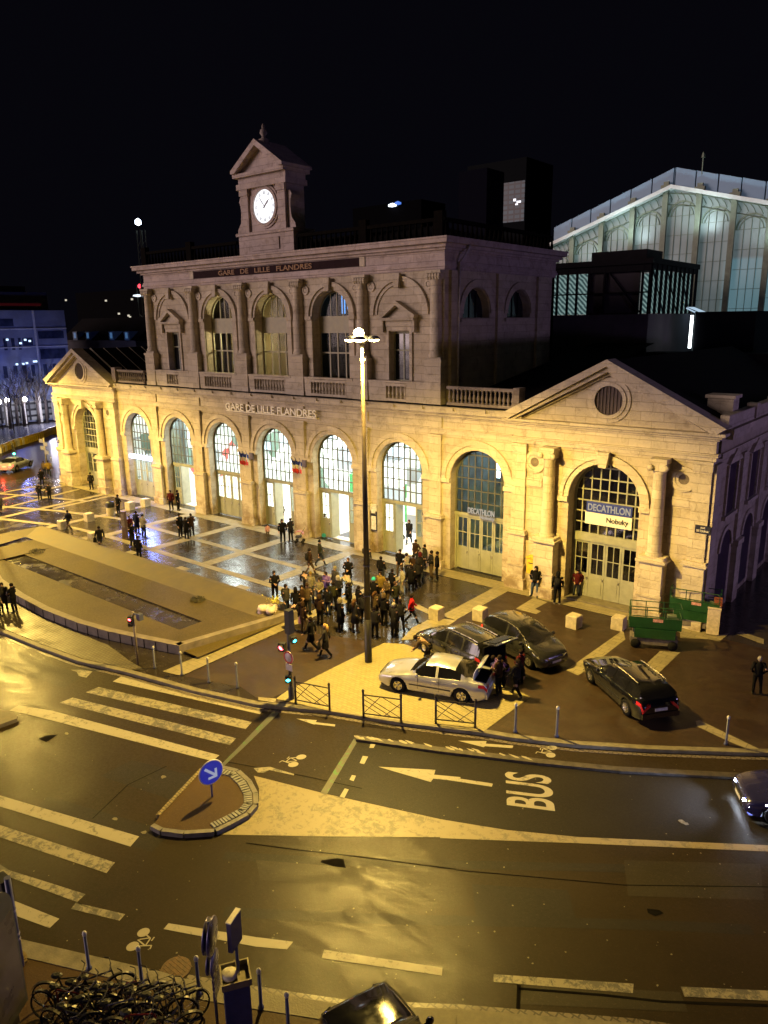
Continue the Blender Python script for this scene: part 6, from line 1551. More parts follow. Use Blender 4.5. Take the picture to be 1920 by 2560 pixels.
        m.add(vs, [f if s > 0 else f[::-1] for f in fs]); m.build('headlight', (emit('headlamp_on', (.75, .85, 1), 260) if head_on else simple('headlamp', (.62, .62, .58), .12, .6, .3, 12)), root)
        m = MB(); al = [((L_ / 2 + .01, s * W / 2 * tailw * .60, zr - .14), (L_ / 2 + .008, s * W / 2 * tailw * .62, zr - .01))]
        for t in (.0, .12, .34):
            w_ = W / 2 * plan(L_ - t) * 1.006; zz_ = lerpf(belt, L_ - t); al.append(((L_ / 2 - t + .008, s * w_ * .995, zz_ - .16), (L_ / 2 - t + .008, s * w_ * .97, zz_ - .02)))
        vs = [p for pr in al for p in pr]; fs = [(2 * k, 2 * k + 2, 2 * k + 3, 2 * k + 1) for k in range(3)]
        m.add(vs, [f if s > 0 else f[::-1] for f in fs]); m.build('tail_light', (emit('tail_on', (1, .06, .05), 6) if tail_on else simple('tail_lamp', (.5, .02, .03), .15, 0, .2, 9)), root)
        m = MB(); mx = cab[0] + .42 - L_ / 2; zz_ = lerpf(belt, cab[0] + .42) + .03; m.lathe([(.01, -.05), (.085, -.04), (.10, .02), (.07, .05), (.01, .06)], (mx, s * (W / 2 + .10), zz_ + .06), 9, 'X'); m.box(mx - .03, mx + .03, min(s * (W / 2 - .04), s * (W / 2 + .05)), max(s * (W / 2 - .04), s * (W / 2 + .05)), zz_ - .01, zz_ + .03); m.build('mirror', paint_, root)
        for t in (cab[0] + 1.15, cab[0] + 2.05):
            if t < cab[3] - .2: m = MB(); m.box(t - .11 - L_ / 2, t + .11 - L_ / 2, min(s * W * .49, s * (W * .5 + .03)), max(s * W * .49, s * (W * .5 + .03)), lerpf(belt, t) - .15, lerpf(belt, t) - .115); m.build('door_handle', paint_, root)
        m = MB(); m.box(wheels[0] + .5 - L_ / 2, wheels[1] - .45 - L_ / 2, min(s * W * .498, s * (W * .5 + .012)), max(s * W * .498, s * (W * .5 + .012)), .46, .51); m.build('side_moulding', BLACKP, root)
        if rails:
            m = MB(); pts = [(t - L_ / 2, s * W * .5 * .66, lerpf(top, t) + .03) for t in [cab[1] + .1 + (cab[2] - cab[1] - .1) * k / 6 for k in range(7)]]; m.tube(pts, .022, 6); m.build('roof_rail', CHROME, root)
    for t in [p for p in (cab[0] + .45, cab[0] + 1.35, cab[0] + 2.3) if p < wheels[1] - .1]:
        for s in (1, -1):
            m = MB(); m.box(t - L_ / 2 - .005, t - L_ / 2 + .005, min(s * W * .494, s * (W * .5 + .003)), max(s * W * .494, s * (W * .5 + .003)), .34, lerpf(belt, t) - .03); m.build('door_gap', BLACKP, bo)
    m = MB(); m.box(-L_ / 2 - .02, -L_ / 2 + .05, -.45, .45, .48, .60); m.box(-L_ / 2 - .025, -L_ / 2 + .05, -.5, .5, .27, .38); m.build('grille', BLACKP, root)
    m = MB(); m.box(-L_ / 2 - .035, -L_ / 2 - .02, -.26, .26, .40, .50); m.build('number_plate', simple('plate_pale', (.5, .5, .52), .5), root)
    m = MB(); m.box(L_ / 2 - .02, L_ / 2 + .03, -W * .43, W * .43, .30, .52); m.build('rear_bumper', paint_, root)
    if plate: m = MB(); m.box(L_ / 2 + .001, L_ / 2 + .034, -.26, .26, .60, .71); m.build('number_plate', simple('rear_plate', (.55, .55, .6), .5), root)
    return root, L_
SILV = carpaint('silver_paint', (.42, .42, .47), .6, .34)
BLKP = carpaint('black_paint', (.006, .006, .007), .0, .08)
GREY = carpaint('graphite_paint', (.028, .028, .030), .3, .22)
a_ = math.radians
# silver saloon, boot open
top = [(0, .58), (.12, .70), (.6, .80), (1.35, .92), (2.05, 1.38), (2.5, 1.44), (3.1, 1.42), (3.45, 1.36), (4.05, 1.04), (4.12, .98), (4.55, .96), (4.68, .80)]
belt = [(0, .54), (.15, .66), (1.3, .86), (3.9, .97), (4.55, .94), (4.68, .76)]
car, L_ = make_car('silver_saloon', -16.48, 23.50, a_(197.5), 'silver four door saloon with its boot open on the yellow paved apron', SILV, top, belt, 1.80, (1.36, 2.10, 3.35, 4.04), (.93, 3.66), .325, (2.62,))
m = MB(); m.box(1.74, 2.26, -.58, .58, .90, .978); m.build('boot_shade', simple('boot_black', (.006, .006, .006), .9), car)  # shade inside the open boot shaped as a black block
m = MB(); n_ = 10
for i in range(n_):   # raised lid: curved panel hinged at the rear glass base
    for k, (t0, t1) in enumerate(((i / n_, (i + 1) / n_),)):
        def lp(t, y_, o_): 
            h = .62 * math.sin(t * 1.45) ; d = .42 * (1 - math.cos(t * 1.35)) ; return (1.72 + d + o_ * .05, y_, .99 + h)
        m.add([lp(t0, -.62, 0), lp(t0, .62, 0), lp(t1, .60, 0), lp(t1, -.60, 0), lp(t0, -.62, 1), lp(t0, .62, 1), lp(t1, .60, 1), lp(t1, -.60, 1)], [(0, 3, 2, 1), (4, 5, 6, 7), (0, 4, 7, 3), (1, 2, 6, 5)] + ([(3, 7, 6, 2)] if i == n_ - 1 else []), True)
m.build('open_boot_lid', SILV, car)
# dark estate, tailgate open, behind the saloon
top = [(0, .62), (.12, .78), (.55, .92), (1.05, 1.02), (1.95, 1.52), (2.4, 1.62), (3.6, 1.62), (4.2, 1.56), (4.5, 1.06), (4.56, .80)]
belt = [(0, .58), (.15, .74), (1.0, .96), (4.3, 1.06), (4.5, .98), (4.56, .76)]
car2, L2 = make_car('dark_people_carrier', -17.35, 26.50, a_(166), 'dark grey people carrier with pale roof rails and raised tailgate behind the silver saloon', GREY, top, belt, 1.82, (1.05, 2.0, 4.12, 4.46), (.90, 3.62), .33, (2.35, 3.35), True)
m = MB(); m.box(2.20, 2.30, -.66, .66, .55, 1.50); m.build('load_shade', simple('boot_black', (.006, .006, .006), .9), car2)  # black slab standing for the shaded load space
m = MB(); m.cbox((2.62, 0, 1.78), (.85, 1.30, .05), 0, Matrix.Rotation(-.20, 4, 'Y')); tg = m.build('open_tailgate', GREY, car2)
m = MB(); m.cbox((2.55, 0, 1.81), (.5, 1.05, .02), 0, Matrix.Rotation(-.20, 4, 'Y')); m.build('tailgate_glass', CGLASS, tg)
m = MB(); m.cbox((2.95, 0, 1.865), (.12, .5, .02), 0, Matrix.Rotation(-.20, 4, 'Y')); m.build('pale_plate', simple('rear_plate', (.55, .55, .6), .5), tg)
# dark compact minivan nose to the right
top = [(0, .60), (.12, .80), (.45, .95), (.85, 1.06), (1.75, 1.52), (2.3, 1.64), (3.3, 1.63), (3.9, 1.48), (4.15, 1.05), (4.27, .75)]
belt = [(0, .56), (.15, .76), (.85, 1.0), (3.9, 1.06), (4.15, .98), (4.27, .70)]
car3, L3 = make_car('dark_minivan', -15.30, 28.75, a_(-18), 'dark rounded minivan with a pale window line facing right toward the stone blocks', GREY, top, belt, 1.82, (.80, 1.85, 3.55, 4.12), (.86, 3.58), .33, (2.35, 3.2), False, tyres5=False)
m = MB()
for s in (1, -1): m.g += 1; m.tube([(.9 - L3 / 2, s * .80, 1.05), (1.35 - L3 / 2, s * .73, 1.30), (1.85 - L3 / 2, s * .66, 1.52), (2.6 - L3 / 2, s * .62, 1.60), (3.5 - L3 / 2, s * .62, 1.55)], .018, 5)
parts(m, 'window_trim', CHROME, car3)
# black estate on the right
top = [(0, .60), (.12, .72), (.6, .84), (1.35, .96), (2.1, 1.40), (2.6, 1.47), (3.9, 1.46), (4.3, 1.38), (4.62, 1.0), (4.72, .76)]
belt = [(0, .55), (.15, .68), (1.3, .90), (4.3, .99), (4.6, .94), (4.72, .70)]
car4, L4 = make_car('black_estate', -9.95, 27.75, a_(142.6), 'glossy black estate car parked diagonally nose away beside the green lift', BLKP, top, belt, 1.84, (1.36, 2.15, 4.02, 4.58), (.95, 3.75), .335, (2.62, 3.55), True, tyres5=False)
# black car at the bottom edge
ap = Vector(g(967.6, 2442, .8)); e1 = Vector((-.355, -.935)); e2 = Vector((.937, -.349))
c_ = ap + e2 * 1.95 + e1 * .86
top = [(0, .62), (.05, .80), (.5, .90), (1.25, 1.0), (1.95, 1.42), (2.4, 1.50), (3.4, 1.46), (3.9, 1.0), (4.0, .7)]
belt = [(0, .58), (.05, .76), (1.2, .93), (3.7, 1.0), (4.0, .66)]
make_car('black_hatchback', c_.x, c_.y, math.atan2(-e2.y, -e2.x), 'glossy black small car at the bottom edge with the mast lamp mirrored in it', BLKP, top, belt, 1.72, (1.2, 2.0, 3.4, 3.9), (.8, 3.2), .31, (2.5,), nose=.93)
# white-blue headlights car entering at the right
x0, y0 = g(1856, 2052, RZ)
hd = Vector(g(1500, 2008, RZ)) - Vector(g(1900, 2042, RZ)); hd.normalize()
top = [(0, .60), (.12, .74), (.6, .84), (1.25, .96), (2.0, 1.38), (2.5, 1.46), (3.6, 1.44), (4.1, 1.05), (4.3, .75)]
cx_, cy_ = Vector((x0, y0)) - hd * 2.2 + Vector((hd.y, -hd.x)) * .75
cw, _l = make_car('white_headlight_car', cx_, cy_, math.atan2(hd.y, hd.x), 'dark blue car with bright white headlights entering the bus lane at the right edge', carpaint('night_blue_paint', (.02, .02, .08), .2, .25), top, [(0, .55), (.15, .68), (1.3, .9), (3.9, .98), (4.3, .7)], 1.8, (1.3, 2.05, 3.5, 4.1), (.85, 3.5), .32, (2.5,), head_on=True, z0=RZ)
m = MB(); m.box(-.30, -.14, -.55, .55, 1.44, 1.58); m.build('blue_roof_bar', emit('blue_bar', (.12, .35, 1.0), 6), cw)
for s in (-1, 1):
    l = lamp('headlight_beam', 'SPOT', (cx_ + hd.x * 2.25 - hd.y * s * .6, cy_ + hd.y * 2.25 + hd.x * s * .6, .55), (.5, .62, 1.0), 700, .08, (cx_ + hd.x * 12, cy_ + hd.y * 12, RZ), 95, 1.0)
# distant white car with red tail lights
A = Vector(g(*Z0(190, 1335))); B = Vector(g(*Z0(490, 1232))); hd2 = (B - A).normalized(); mid = (A + B) / 2 + Vector((-hd2.y, hd2.x)) * .85
top = [(0, .58), (.12, .70), (.6, .80), (1.35, .92), (2.05, 1.36), (2.5, 1.42), (3.1, 1.41), (3.9, 1.02), (4.3, .92), (4.4, .7)]
make_car('white_car', mid.x - hd2.x * .15, mid.y - hd2.y * .15, math.atan2(hd2.y, hd2.x), 'pale car with glowing red tail lights waiting at the far left of the square', carpaint('white_paint', (.22, .24, .30), .1, .3), top, [(0, .54), (.15, .66), (1.3, .86), (3.9, .95), (4.4, .66)], 1.78, (1.36, 2.1, 3.2, 3.95), (.85, 3.5), .32, (2.6,), tail_on=True)
lamp('tail_glow', 'POINT', (mid.x - hd2.x * 2.9, mid.y - hd2.y * 2.9, .8), (1, .05, .03), 60, .1)

# ------------------------------------------------------------------ green scissor lifts
GRN = simple('lift_green', (.008, .05, .012), .45, 0, .25, 4); GRND = simple('lift_grey', (.16, .14, .13), .55, .2, .3, 5)
def lift(x, y, rz, lb):
    r_ = empty('scissor_lift', (x, y, 0), rz, lb, 'scissor lift', 'green scissor lifts parked at the station corner')
    m = MB(); m.box(-1.05, 1.05, -.36, .36, .18, .52); m.box(-.75, .75, -.40, -.361, .2, .46); m.build('chassis', GRND, r_)
    for sx in (-1, 1):
        for sy in (-1, 1): m = MB(); m.lathe([(.02, -.07), (.2, -.07), (.22, -.03), (.22, .05), (.18, .08), (.02, .08)], (sx * .82, sy * .42, .22), 16, 'Y'); m.build('wheel', RUBBER, r_)
    m = MB()
    for k in range(4):
        for sy in (-.26, .26): m.tube([(-.95, sy, .58 + k * .1), (.95, sy, .62 + k * .1)], .035, 5); m.tube([(-.95, sy * .8, .63 + k * .1), (.95, sy * .8, .58 + k * .1)], .035, 5)
    m.build('scissor_stack', GRND, r_)
    m = MB(); m.box(-1.15, 1.15, -.40, .40, .98, 1.04); m.box(-1.15, 1.15, -.42, -.39, 1.04, 1.55); m.box(-1.15, 1.15, .39, .42, 1.04, 1.2); m.box(-.9, .9, -.47, -.421, .55, 1.0); m.build('platform', GRN, r_)
    m = MB()
    for px in (-1.12, -.4, .4, 1.12):
        for py in (-.4, .4): m.tube([(px, py, 1.04), (px, py, 2.05)], .022, 6)
    for py in (-.4, .4):
        for z in (1.6, 2.05): m.tube([(-1.12, py, z), (1.12, py, z)], .022, 6)
    for px in (-1.12, 1.12):
        for z in (1.6, 2.05): m.tube([(px, -.4, z), (px, .4, z)], .022, 6)
    m.build('guard_rail', GRN, r_)
    m = MB(); m.box(-.12, .32, -.435, -.421, 1.36, 1.5); m.build('maker_plate', simple('plate_redwhite', (.5, .25, .22), .5, 0, .6, 20), r_)
    m = MB(); m.box(.55, .95, .0, .3, 1.05, 1.55); m.build('control_box', simple('control_box', (.1, .13, .1), .5), r_); return r_
A = Vector(g(*ZI(775, 565))); B = Vector(g(*ZI(1060, 592))); d = (B - A).normalized(); mid = (A + B) / 2 + Vector((-d.y, d.x)) * .42
l1 = lift(mid.x, mid.y, math.atan2(d.y, d.x), 'green scissor lift in front, with a solid green side panel, at the station corner')
x, y = g(*P1(935, 840)); l2 = copy_tree(l1, None, (x - .1, y + .75, 0), .15, 'second green scissor lift half hidden behind the first one against the corner pier')

# ------------------------------------------------------------------ parked bicycles
DCH = simple('dull_metal', (.07, .065, .065), .4, .6, .3, 9)
def make_bike(c):
    r_ = empty('bicycle', (0, 0, 0), 0)
    R_ = .34
    for x in (-.52, .52):
        m = MB(); m.ring(x, R_, R_ - .03, R_, -.018, .018, 0, 2 * PI, 22); w_ = m.build('wheel', RUBBER, r_)
        m = MB()
        for k in range(9): a = k * PI / 4.5; m.tube([(x, 0, R_), (x + math.cos(a) * (R_ - .03), 0, R_ + math.sin(a) * (R_ - .03))], .0035, 3, False)
        m.lathe([(.03, -.03), (.03, .03)], (x, 0, R_), 6, 'Y'); m.build('spokes', CHROME, w_)
        m = MB(); m.ring(x, R_, R_ + .02, R_ + .03, -.03, .03, .3, 2.6, 10); m.build('mudguard', DCH, r_)
    m = MB(); bb = (-.08, 0, .28); st_ = (-.2, 0, .78); hd_ = (.36, 0, .82); hl = (.40, 0, .66)
    for a, b in ((bb, st_), (st_, hd_), (bb, hl), (hd_, hl), (bb, (-.52, 0, R_)), (st_, (-.52, 0, R_)), (hl, (.52, 0, R_))): m.tube([a, b], .018, 6)
    m.build('frame', c, r_)
    m = MB(); m.lathe([(.01, -.02), (.08, -.01), (.09, .02), (.05, .05), (.01, .05)], (-.24, 0, .86), 8, ex=1.5); m.tube([st_, (-.23, 0, .87)], .014, 5); m.build('saddle', BLACKP, r_)
    m = MB(); m.tube([hd_, (.34, 0, .98)], .014, 5); m.tube([(.22, -.28, 1.0), (.33, -.2, 1.0), (.36, 0, .99), (.33, .2, 1.0), (.22, .28, 1.0)], .013, 5); m.build('handlebar', DCH, r_)
    m = MB(); m.lathe([(.085, -.01), (.085, .01)], (-.08, .03, .28), 10, 'Y'); m.tube([(-.08, .1, .28), (.02, .1, .16)], .01, 4); m.tube([(-.08, -.1, .28), (-.18, -.1, .40)], .01, 4); m.build('cranks', CHROME, r_)
    return r_
protos = [make_bike(simple('bike_black', (.010, .010, .012), .35, .4)), make_bike(simple('bike_silver', (.05, .05, .055), .35, .6)), make_bike(simple('bike_red', (.12, .01, .01), .35, .3))]
m = MB()
for z in (.30, .42, .54): m.tube([(.38, -.17, .52 + z - .3), (.70, -.15, .52 + z - .3), (.70, .15, .52 + z - .3), (.38, .17, .52 + z - .3), (.38, -.17, .52 + z - .3)], .006, 4)
for k in range(5): m.tube([(.70, -.14 + k * .07, .52), (.70, -.14 + k * .07, .80)], .004, 3); m.tube([(.40 + k * .07, -.16, .52), (.40 + k * .07, -.16, .80)], .004, 3)
m.build('front_basket', DCH, protos[1])
bl = [((720, 900), .6, 0, 'black bicycle farthest left in the rack near the edge of the pavement'), ((870, 960), .75, 1, 'silver bicycle with a wire basket at the far end of the rack'), ((640, 1080), .5, 2, 'dark red bicycle leaning at the left end of the bicycle rack'), ((1000, 900), .9, 0, 'black bicycle directly below the leftmost bollard'), ((1120, 980), .8, 1, 'silver bicycle with a basket in the middle of the rack'),
      ((960, 1120), .7, 0, 'black bicycle in the middle of the nearer row'), ((1250, 1010), .95, 2, 'dark red bicycle in the middle of the rack'), ((1380, 1000), .8, 0, 'black bicycle directly below the second bollard'), ((1500, 1060), 1.0, 1, 'silver bicycle with a basket under the painted bicycle symbol bollard'), ((1220, 1200), .8, 1, 'silver bicycle with a basket at the bottom edge of the photo'),
      ((1640, 1100), .85, 0, 'black bicycle near the right end of the rack'), ((1450, 1240), .9, 2, 'dark red bicycle in the nearer row at the bottom edge'), ((1780, 1130), 1.0, 1, 'silver bicycle with a basket at the right end of the rack'), ((760, 1250), .6, 0, 'black bicycle at the bottom left corner of the rack'), ((1680, 1290), .95, 0, 'black bicycle at the bottom right of the rack by the round sign pole')]
random.seed(12); used = set()
for (p, a, k, lb) in bl:
    x, y = g(*ZT(*p), .45); o = protos[k] if k not in used else copy_tree(protos[k]); used.add(k)
    o.location = (x, y, 0); o.rotation_euler = (random.uniform(-.16, .16), 0, a + random.uniform(-.25, .25)); tag(o, lb, 'bicycle', 'parked bicycles on the near pavement')
m = MB()
A, B = Vector(g(*ZT(620, 1180))), Vector(g(*ZT(1800, 1200)))
for k in range(8):
    p = A.lerp(B, k / 7.0); m.tube([(p.x, p.y, 0), (p.x, p.y, .7), (p.x + .25, p.y + .5, .7), (p.x + .25, p.y + .5, 0)], .02, 6)
o = m.build('bicycle_rack', GALV); tag(o, 'row of low galvanised hoops holding the parked bicycles', 'bicycle rack')
# ------------------------------------------------------------------ people
SKIN = simple('skin', (.34, .20, .14), .55, 0, .1, 20)
def cloth(name, c):
    m = simple('cloth_' + name, c, .9, 0, .3, 14); m.node_tree.nodes['Principled BSDF'].inputs['Specular IOR Level'].default_value = .08; return m
C = {k: cloth(k, v) for k, v in dict(black=(.006, .0055, .006), charcoal=(.014, .013, .014), navy=(.012, .015, .04), brown=(.028, .015, .009), olive=(.022, .022, .012), grey=(.035, .032, .03), red=(.42, .015, .02), yellow=(.15, .10, .02), beige=(.07, .048, .028), white=(.24, .22, .20), jeans=(.05, .07, .12), darkjeans=(.02, .024, .035), cream=(.15, .13, .09), turquoise=(.03, .38, .42), pink=(.50, .25, .24), purple=(.12, .07, .25), burgundy=(.06, .008, .01)).items()}
HAIR = {k: cloth('hair_' + k, v) for k, v in dict(dark=(.015, .010, .008), blond=(.38, .24, .10), grey=(.25, .23, .21), brown=(.06, .03, .015)).items()}
def skin_mesh(verts, edges, radii, sub_=1, root_=0):
    me = bpy.data.meshes.new('t'); me.from_pydata(verts, edges, []); o = bpy.data.objects.new('t', me); col.objects.link(o)
    md = o.modifiers.new('s', 'SKIN'); md.use_smooth_shade = True
    for i, r__ in enumerate(radii):
        sv = me.skin_vertices[0].data[i]; sv.radius = (r__, r__) if not isinstance(r__, tuple) else r__; sv.use_root = (i == root_)
    if sub_: s2 = o.modifiers.new('u', 'SUBSURF'); s2.levels = sub_; s2.render_levels = sub_
    bpy.context.view_layer.update()
    out = bpy.data.meshes.new_from_object(o.evaluated_get(bpy.context.evaluated_depsgraph_get()))
    bpy.data.objects.remove(o); bpy.data.meshes.remove(me)
    return out
def pose(kind):
    """joints of a 1.74 m figure facing -y"""
    J = dict(pel=(0, 0, .95), waist=(0, 0, 1.10), chest=(0, -.01, 1.30), neck=(0, 0, 1.47), head=(0, -.01, 1.60), top=(0, -.01, 1.70))
    for s, t in ((-1, 'l'), (1, 'r')):
        J['sh' + t] = (s * .18, 0, 1.41); J['el' + t] = (s * .25, .03, 1.13); J['wr' + t] = (s * .25, -.05, .90)
        J['hip' + t] = (s * .09, 0, .90); J['kn' + t] = (s * .11, -.02, .50); J['an' + t] = (s * .12, .02, .09); J['toe' + t] = (s * .14, -.15, .03)
    if kind == 'walk':
        J['knl'] = (-.09, -.17, .52); J['anl'] = (-.09, -.30, .11); J['toel'] = (-.10, -.46, .06); J['knr'] = (.09, .06, .49); J['anr'] = (.09, .32, .17); J['toer'] = (.10, .22, .03)
        J['ell'] = (-.24, .14, 1.16); J['wrl'] = (-.23, .16, .93); J['elr'] = (.24, -.08, 1.14); J['wrr'] = (.21, -.25, .98)
    if kind == 'hands':   # hands together in front
        J['ell'] = (-.27, -.02, 1.14); J['wrl'] = (-.07, -.23, 1.08); J['elr'] = (.27, -.02, 1.14); J['wrr'] = (.07, -.24, 1.05)
    if kind == 'pocket':
        J['ell'] = (-.30, .10, 1.15); J['wrl'] = (-.19, -.06, .97); J['elr'] = (.30, .10, 1.15); J['wrr'] = (.19, -.06, .97)
        J['knl'] = (-.15, -.03, .50); J['anl'] = (-.17, .02, .09); J['toel'] = (-.22, -.14, .03)
    if kind == 'phone':
        J['elr'] = (.26, -.08, 1.16); J['wrr'] = (.10, -.28, 1.28); J['head'] = (0, -.05, 1.58); J['top'] = (0, -.08, 1.68)
    if kind == 'bend':
        J.update(pel=(0, .12, .92), waist=(0, .0, 1.03), chest=(0, -.17, 1.16), neck=(0, -.32, 1.24), head=(0, -.44, 1.27), top=(0, -.53, 1.31))
        for s, t in ((-1, 'l'), (1, 'r')): J['sh' + t] = (s * .18, -.27, 1.20); J['el' + t] = (s * .22, -.36, .95); J['wr' + t] = (s * .15, -.50, .78); J['hip' + t] = (s * .09, .12, .88); J['kn' + t] = (s * .12, -.03, .50); J['an' + t] = (s * .13, .06, .09); J['toe' + t] = (s * .15, -.11, .03)
    return J
def limb_loft(m, pts, rs, n=8):
    m.tube(pts, rs, n)
def make_person(kind, long_=False, hair='short', bag=None):
    J = pose(kind); r_ = empty('person', (0, 0, 0), 0)
    names = ['pel', 'waist', 'chest', 'neck', 'head', 'top']; V_ = [J[k] for k in names]; E_ = [(0, 1), (1, 2), (2, 3), (3, 4), (4, 5)]; Rr = [.115, .105, .12, .05, .085, .07]
    nose_i = len(V_); V_.append((J['head'][0], J['head'][1] - .095, J['head'][2] + .0)); E_.append((4, nose_i)); Rr.append(.022)
    for t, s in (('l', -1), ('r', 1)):
        b = len(V_); V_ += [J['sh' + t], J['el' + t], J['wr' + t]]; E_ += [(2, b), (b, b + 1), (b + 1, b + 2)]; Rr += [.055, .038, .026]
        w = Vector(J['wr' + t]); d = (w - Vector(J['el' + t])).normalized(); side_ = Vector((1, 0, 0)) * s; per = d.cross(Vector((0, 1, 0) if abs(d.y) < .9 else (1, 0, 0))).normalized()
        palm = w + d * .07; b2 = len(V_); V_.append(tuple(palm)); E_.append((b + 2, b2)); Rr.append((.034, .018))
        curl = Vector((0, -.02, 0))
        for k, (o_, L_) in enumerate(((-.030, .062), (-.011, .075), (.010, .070), (.030, .055))):
            f0 = palm + per * o_ + d * .03; f1 = f0 + d * L_ * .6 + curl * .5; f2 = f1 + d * L_ * .35 + curl; i0 = len(V_); V_ += [tuple(f0), tuple(f1), tuple(f2)]; E_ += [(b2, i0), (i0, i0 + 1), (i0 + 1, i0 + 2)]; Rr += [.009, .008, .007]
        t0 = w + d * .035 + per * -.03; t1 = t0 + d * .03 + per * -.025; i0 = len(V_); V_ += [tuple(t0), tuple(t1)]; E_ += [(b + 2, i0), (i0, i0 + 1)]; Rr += [.011, .009]
        b = len(V_); V_ += [J['hip' + t], J['kn' + t], J['an' + t], J['toe' + t]]; E_ += [(0, b), (b, b + 1), (b + 1, b + 2), (b + 2, b + 3)]; Rr += [.085, .055, .038, .03]
    me = skin_mesh(V_, E_, Rr, 1); me.materials.clear(); me.materials.append(SKIN); me.name = 'body'
    bo = bpy.data.objects.new('body', me); col.objects.link(bo); bo.parent = r_
    # coat: torso loft and sleeves
    m = MB(); P_ = [Vector(J[k]) for k in ('pel', 'waist', 'chest', 'neck')]
    path = [P_[0] + Vector((0, 0, -.12 if not long_ else -.42))] + [P_[0], P_[1], P_[2], P_[2].lerp(P_[3], .55), P_[3] + (P_[3] - P_[2]).normalized() * .01]
    rx = [.19 if not long_ else .23, .18, .165, .205, .175, .068]; ry = [.14 if not long_ else .17, .135, .12, .135, .105, .06]
    vs = []; n = 14
    for p, a, b in zip(path, rx, ry):
        for j in range(n): t = 2 * PI * j / n; vs.append((p.x + a * math.cos(t), p.y + b * math.sin(t), p.z))
    m.add(vs, [(i * n + j, i * n + (j + 1) % n, (i + 1) * n + (j + 1) % n, (i + 1) * n + j) for i in range(5) for j in range(n)] + [tuple(range(n - 1, -1, -1))], True)
    m.lathe([(.075, -.01), (.085, .03), (.07, .05)], tuple(P_[3]), 10)
    for t, s in (('l', -1), ('r', 1)):
        sh, el, wr_ = (Vector(J[k + t]) for k in ('sh', 'el', 'wr')); m.tube([sh + Vector((-s * .05, 0, .01)), sh + Vector((s * .02, 0, -.02)), sh.lerp(el, .5), el, el.lerp(wr_, .55), wr_ + (wr_ - el).normalized() * .01], [.075, .078, .064, .056, .052, .044], 9)
    m.build('coat', C['black'], r_)
    m = MB()
    for t, s in (('l', -1), ('r', 1)):
        hp, kn, an = (Vector(J[k + t]) for k in ('hip', 'kn', 'an')); m.tube([hp + Vector((0, 0, .08)), hp, hp.lerp(kn, .5), kn, kn.lerp(an, .5), an + Vector((0, 0, .01))], [.115, .105, .09, .068, .062, .058], 9)
    m.lathe([(.14, -.1), (.165, .0), (.15, .12)], tuple(P_[0]), 12, ey=.75)
    m.build('trousers', C['darkjeans'], r_)
    for t in 'lr':
        an, toe = Vector(J['an' + t]), Vector(J['toe' + t]); m = MB(); d = toe - an; m.tube([an + Vector((0, .04, -.03)) , an + d * .3 + Vector((0, 0, -.02)), an + d * .75, toe + d * .12], [.048, .052, .046, .028], 8); m.build('shoe', BLACKP, r_)
    h = Vector(J['head']); up = (Vector(J['top']) - h).normalized(); m = MB()
    M = Matrix.Translation(h + up * .025 + Vector((0, .018, 0)))
    prof = [(.001, .118), (.05, .108), (.085, .075), (.102, .03), (.10, -.03), (.07, -.075)]
    if hair == 'hat': prof = [(.001, .145), (.06, .13), (.098, .08), (.11, .02), (.112, -.005)]
    if hair == 'hood': prof = [(.001, .15), (.07, .13), (.115, .07), (.13, 0), (.125, -.07), (.13, -.13), (.09, -.16)]
    m.lathe(prof, (0, 0, 0), 12, ex=.88)
    if hair == 'long': m.tube([(0, .05, .04), (0, .11, -.06), (0, .10, -.20), (0, .09, -.32)], [.08, .085, .08, .04], 9)
    m.v = [tuple(M @ Vector(v)) for v in m.v]; m.build('hat' if hair == 'hat' else ('hood' if hair == 'hood' else 'hair'), HAIR['dark'], r_)
    if bag == 'pack': m = MB(); m.lathe([(.05, -.22), (.13, -.2), (.15, 0), (.13, .17), (.05, .22)], (0, .19, 1.24), 10, ey=.65); m.build('backpack', C['charcoal'], r_)
    if bag == 'hand':
        w = Vector(J['wrr']) + Vector((.03, 0, -.12)); m = MB(); m.lathe([(.02, .08), (.10, .0), (.14, -.2), (.12, -.3), (.02, -.31)], tuple(w), 10, ey=.6); m.tube([tuple(w + Vector((-.06, 0, .0))), tuple(w + Vector((0, 0, .1))), tuple(w + Vector((.06, 0, 0)))], .01, 5); m.build('bag', C['charcoal'], r_)
    return r_
PROTO = {}
def person(px, py, label, coat='black', legs='darkjeans', kind='stand', long_=False, hair='short', hc='dark', bag=None, face_=None, scale=1.0, group=None, shoes=None, z=0.0, bagc=None, world=None):
    key = (kind, long_, hair, bag)
    if key not in PROTO: PROTO[key] = make_person(*key); o = PROTO[key]; first = True
    else: o = copy_tree(PROTO[key])
    x, y = world if world else g(px, py, z)
    o.location = (x, y, z); o.rotation_euler = (0, 0, random.uniform(0, 2 * PI) if face_ is None else math.radians(face_)); sc_ = scale * random.uniform(.93, 1.05); o.scale = (sc_ * random.uniform(.95, 1.12), sc_ * random.uniform(.95, 1.1), sc_)
    tag(o, label, 'person', group)
    for ch in o.children:
        n_ = ch.name.split('.')[0]
        mt = {'coat': C[coat], 'trousers': C[legs], 'hair': HAIR.get(hc, HAIR['dark']), 'hat': C.get(hc, C['charcoal']), 'hood': C.get(hc, C[coat]), 'shoe': C[shoes] if shoes else None, 'bag': C.get(bagc, C['charcoal']), 'backpack': C.get(bagc, C['charcoal'])}.get(n_)
        if mt is not None:
            s_ = ch.material_slots[0]; s_.link = 'OBJECT'; s_.material = mt
    return o
random.seed(77)
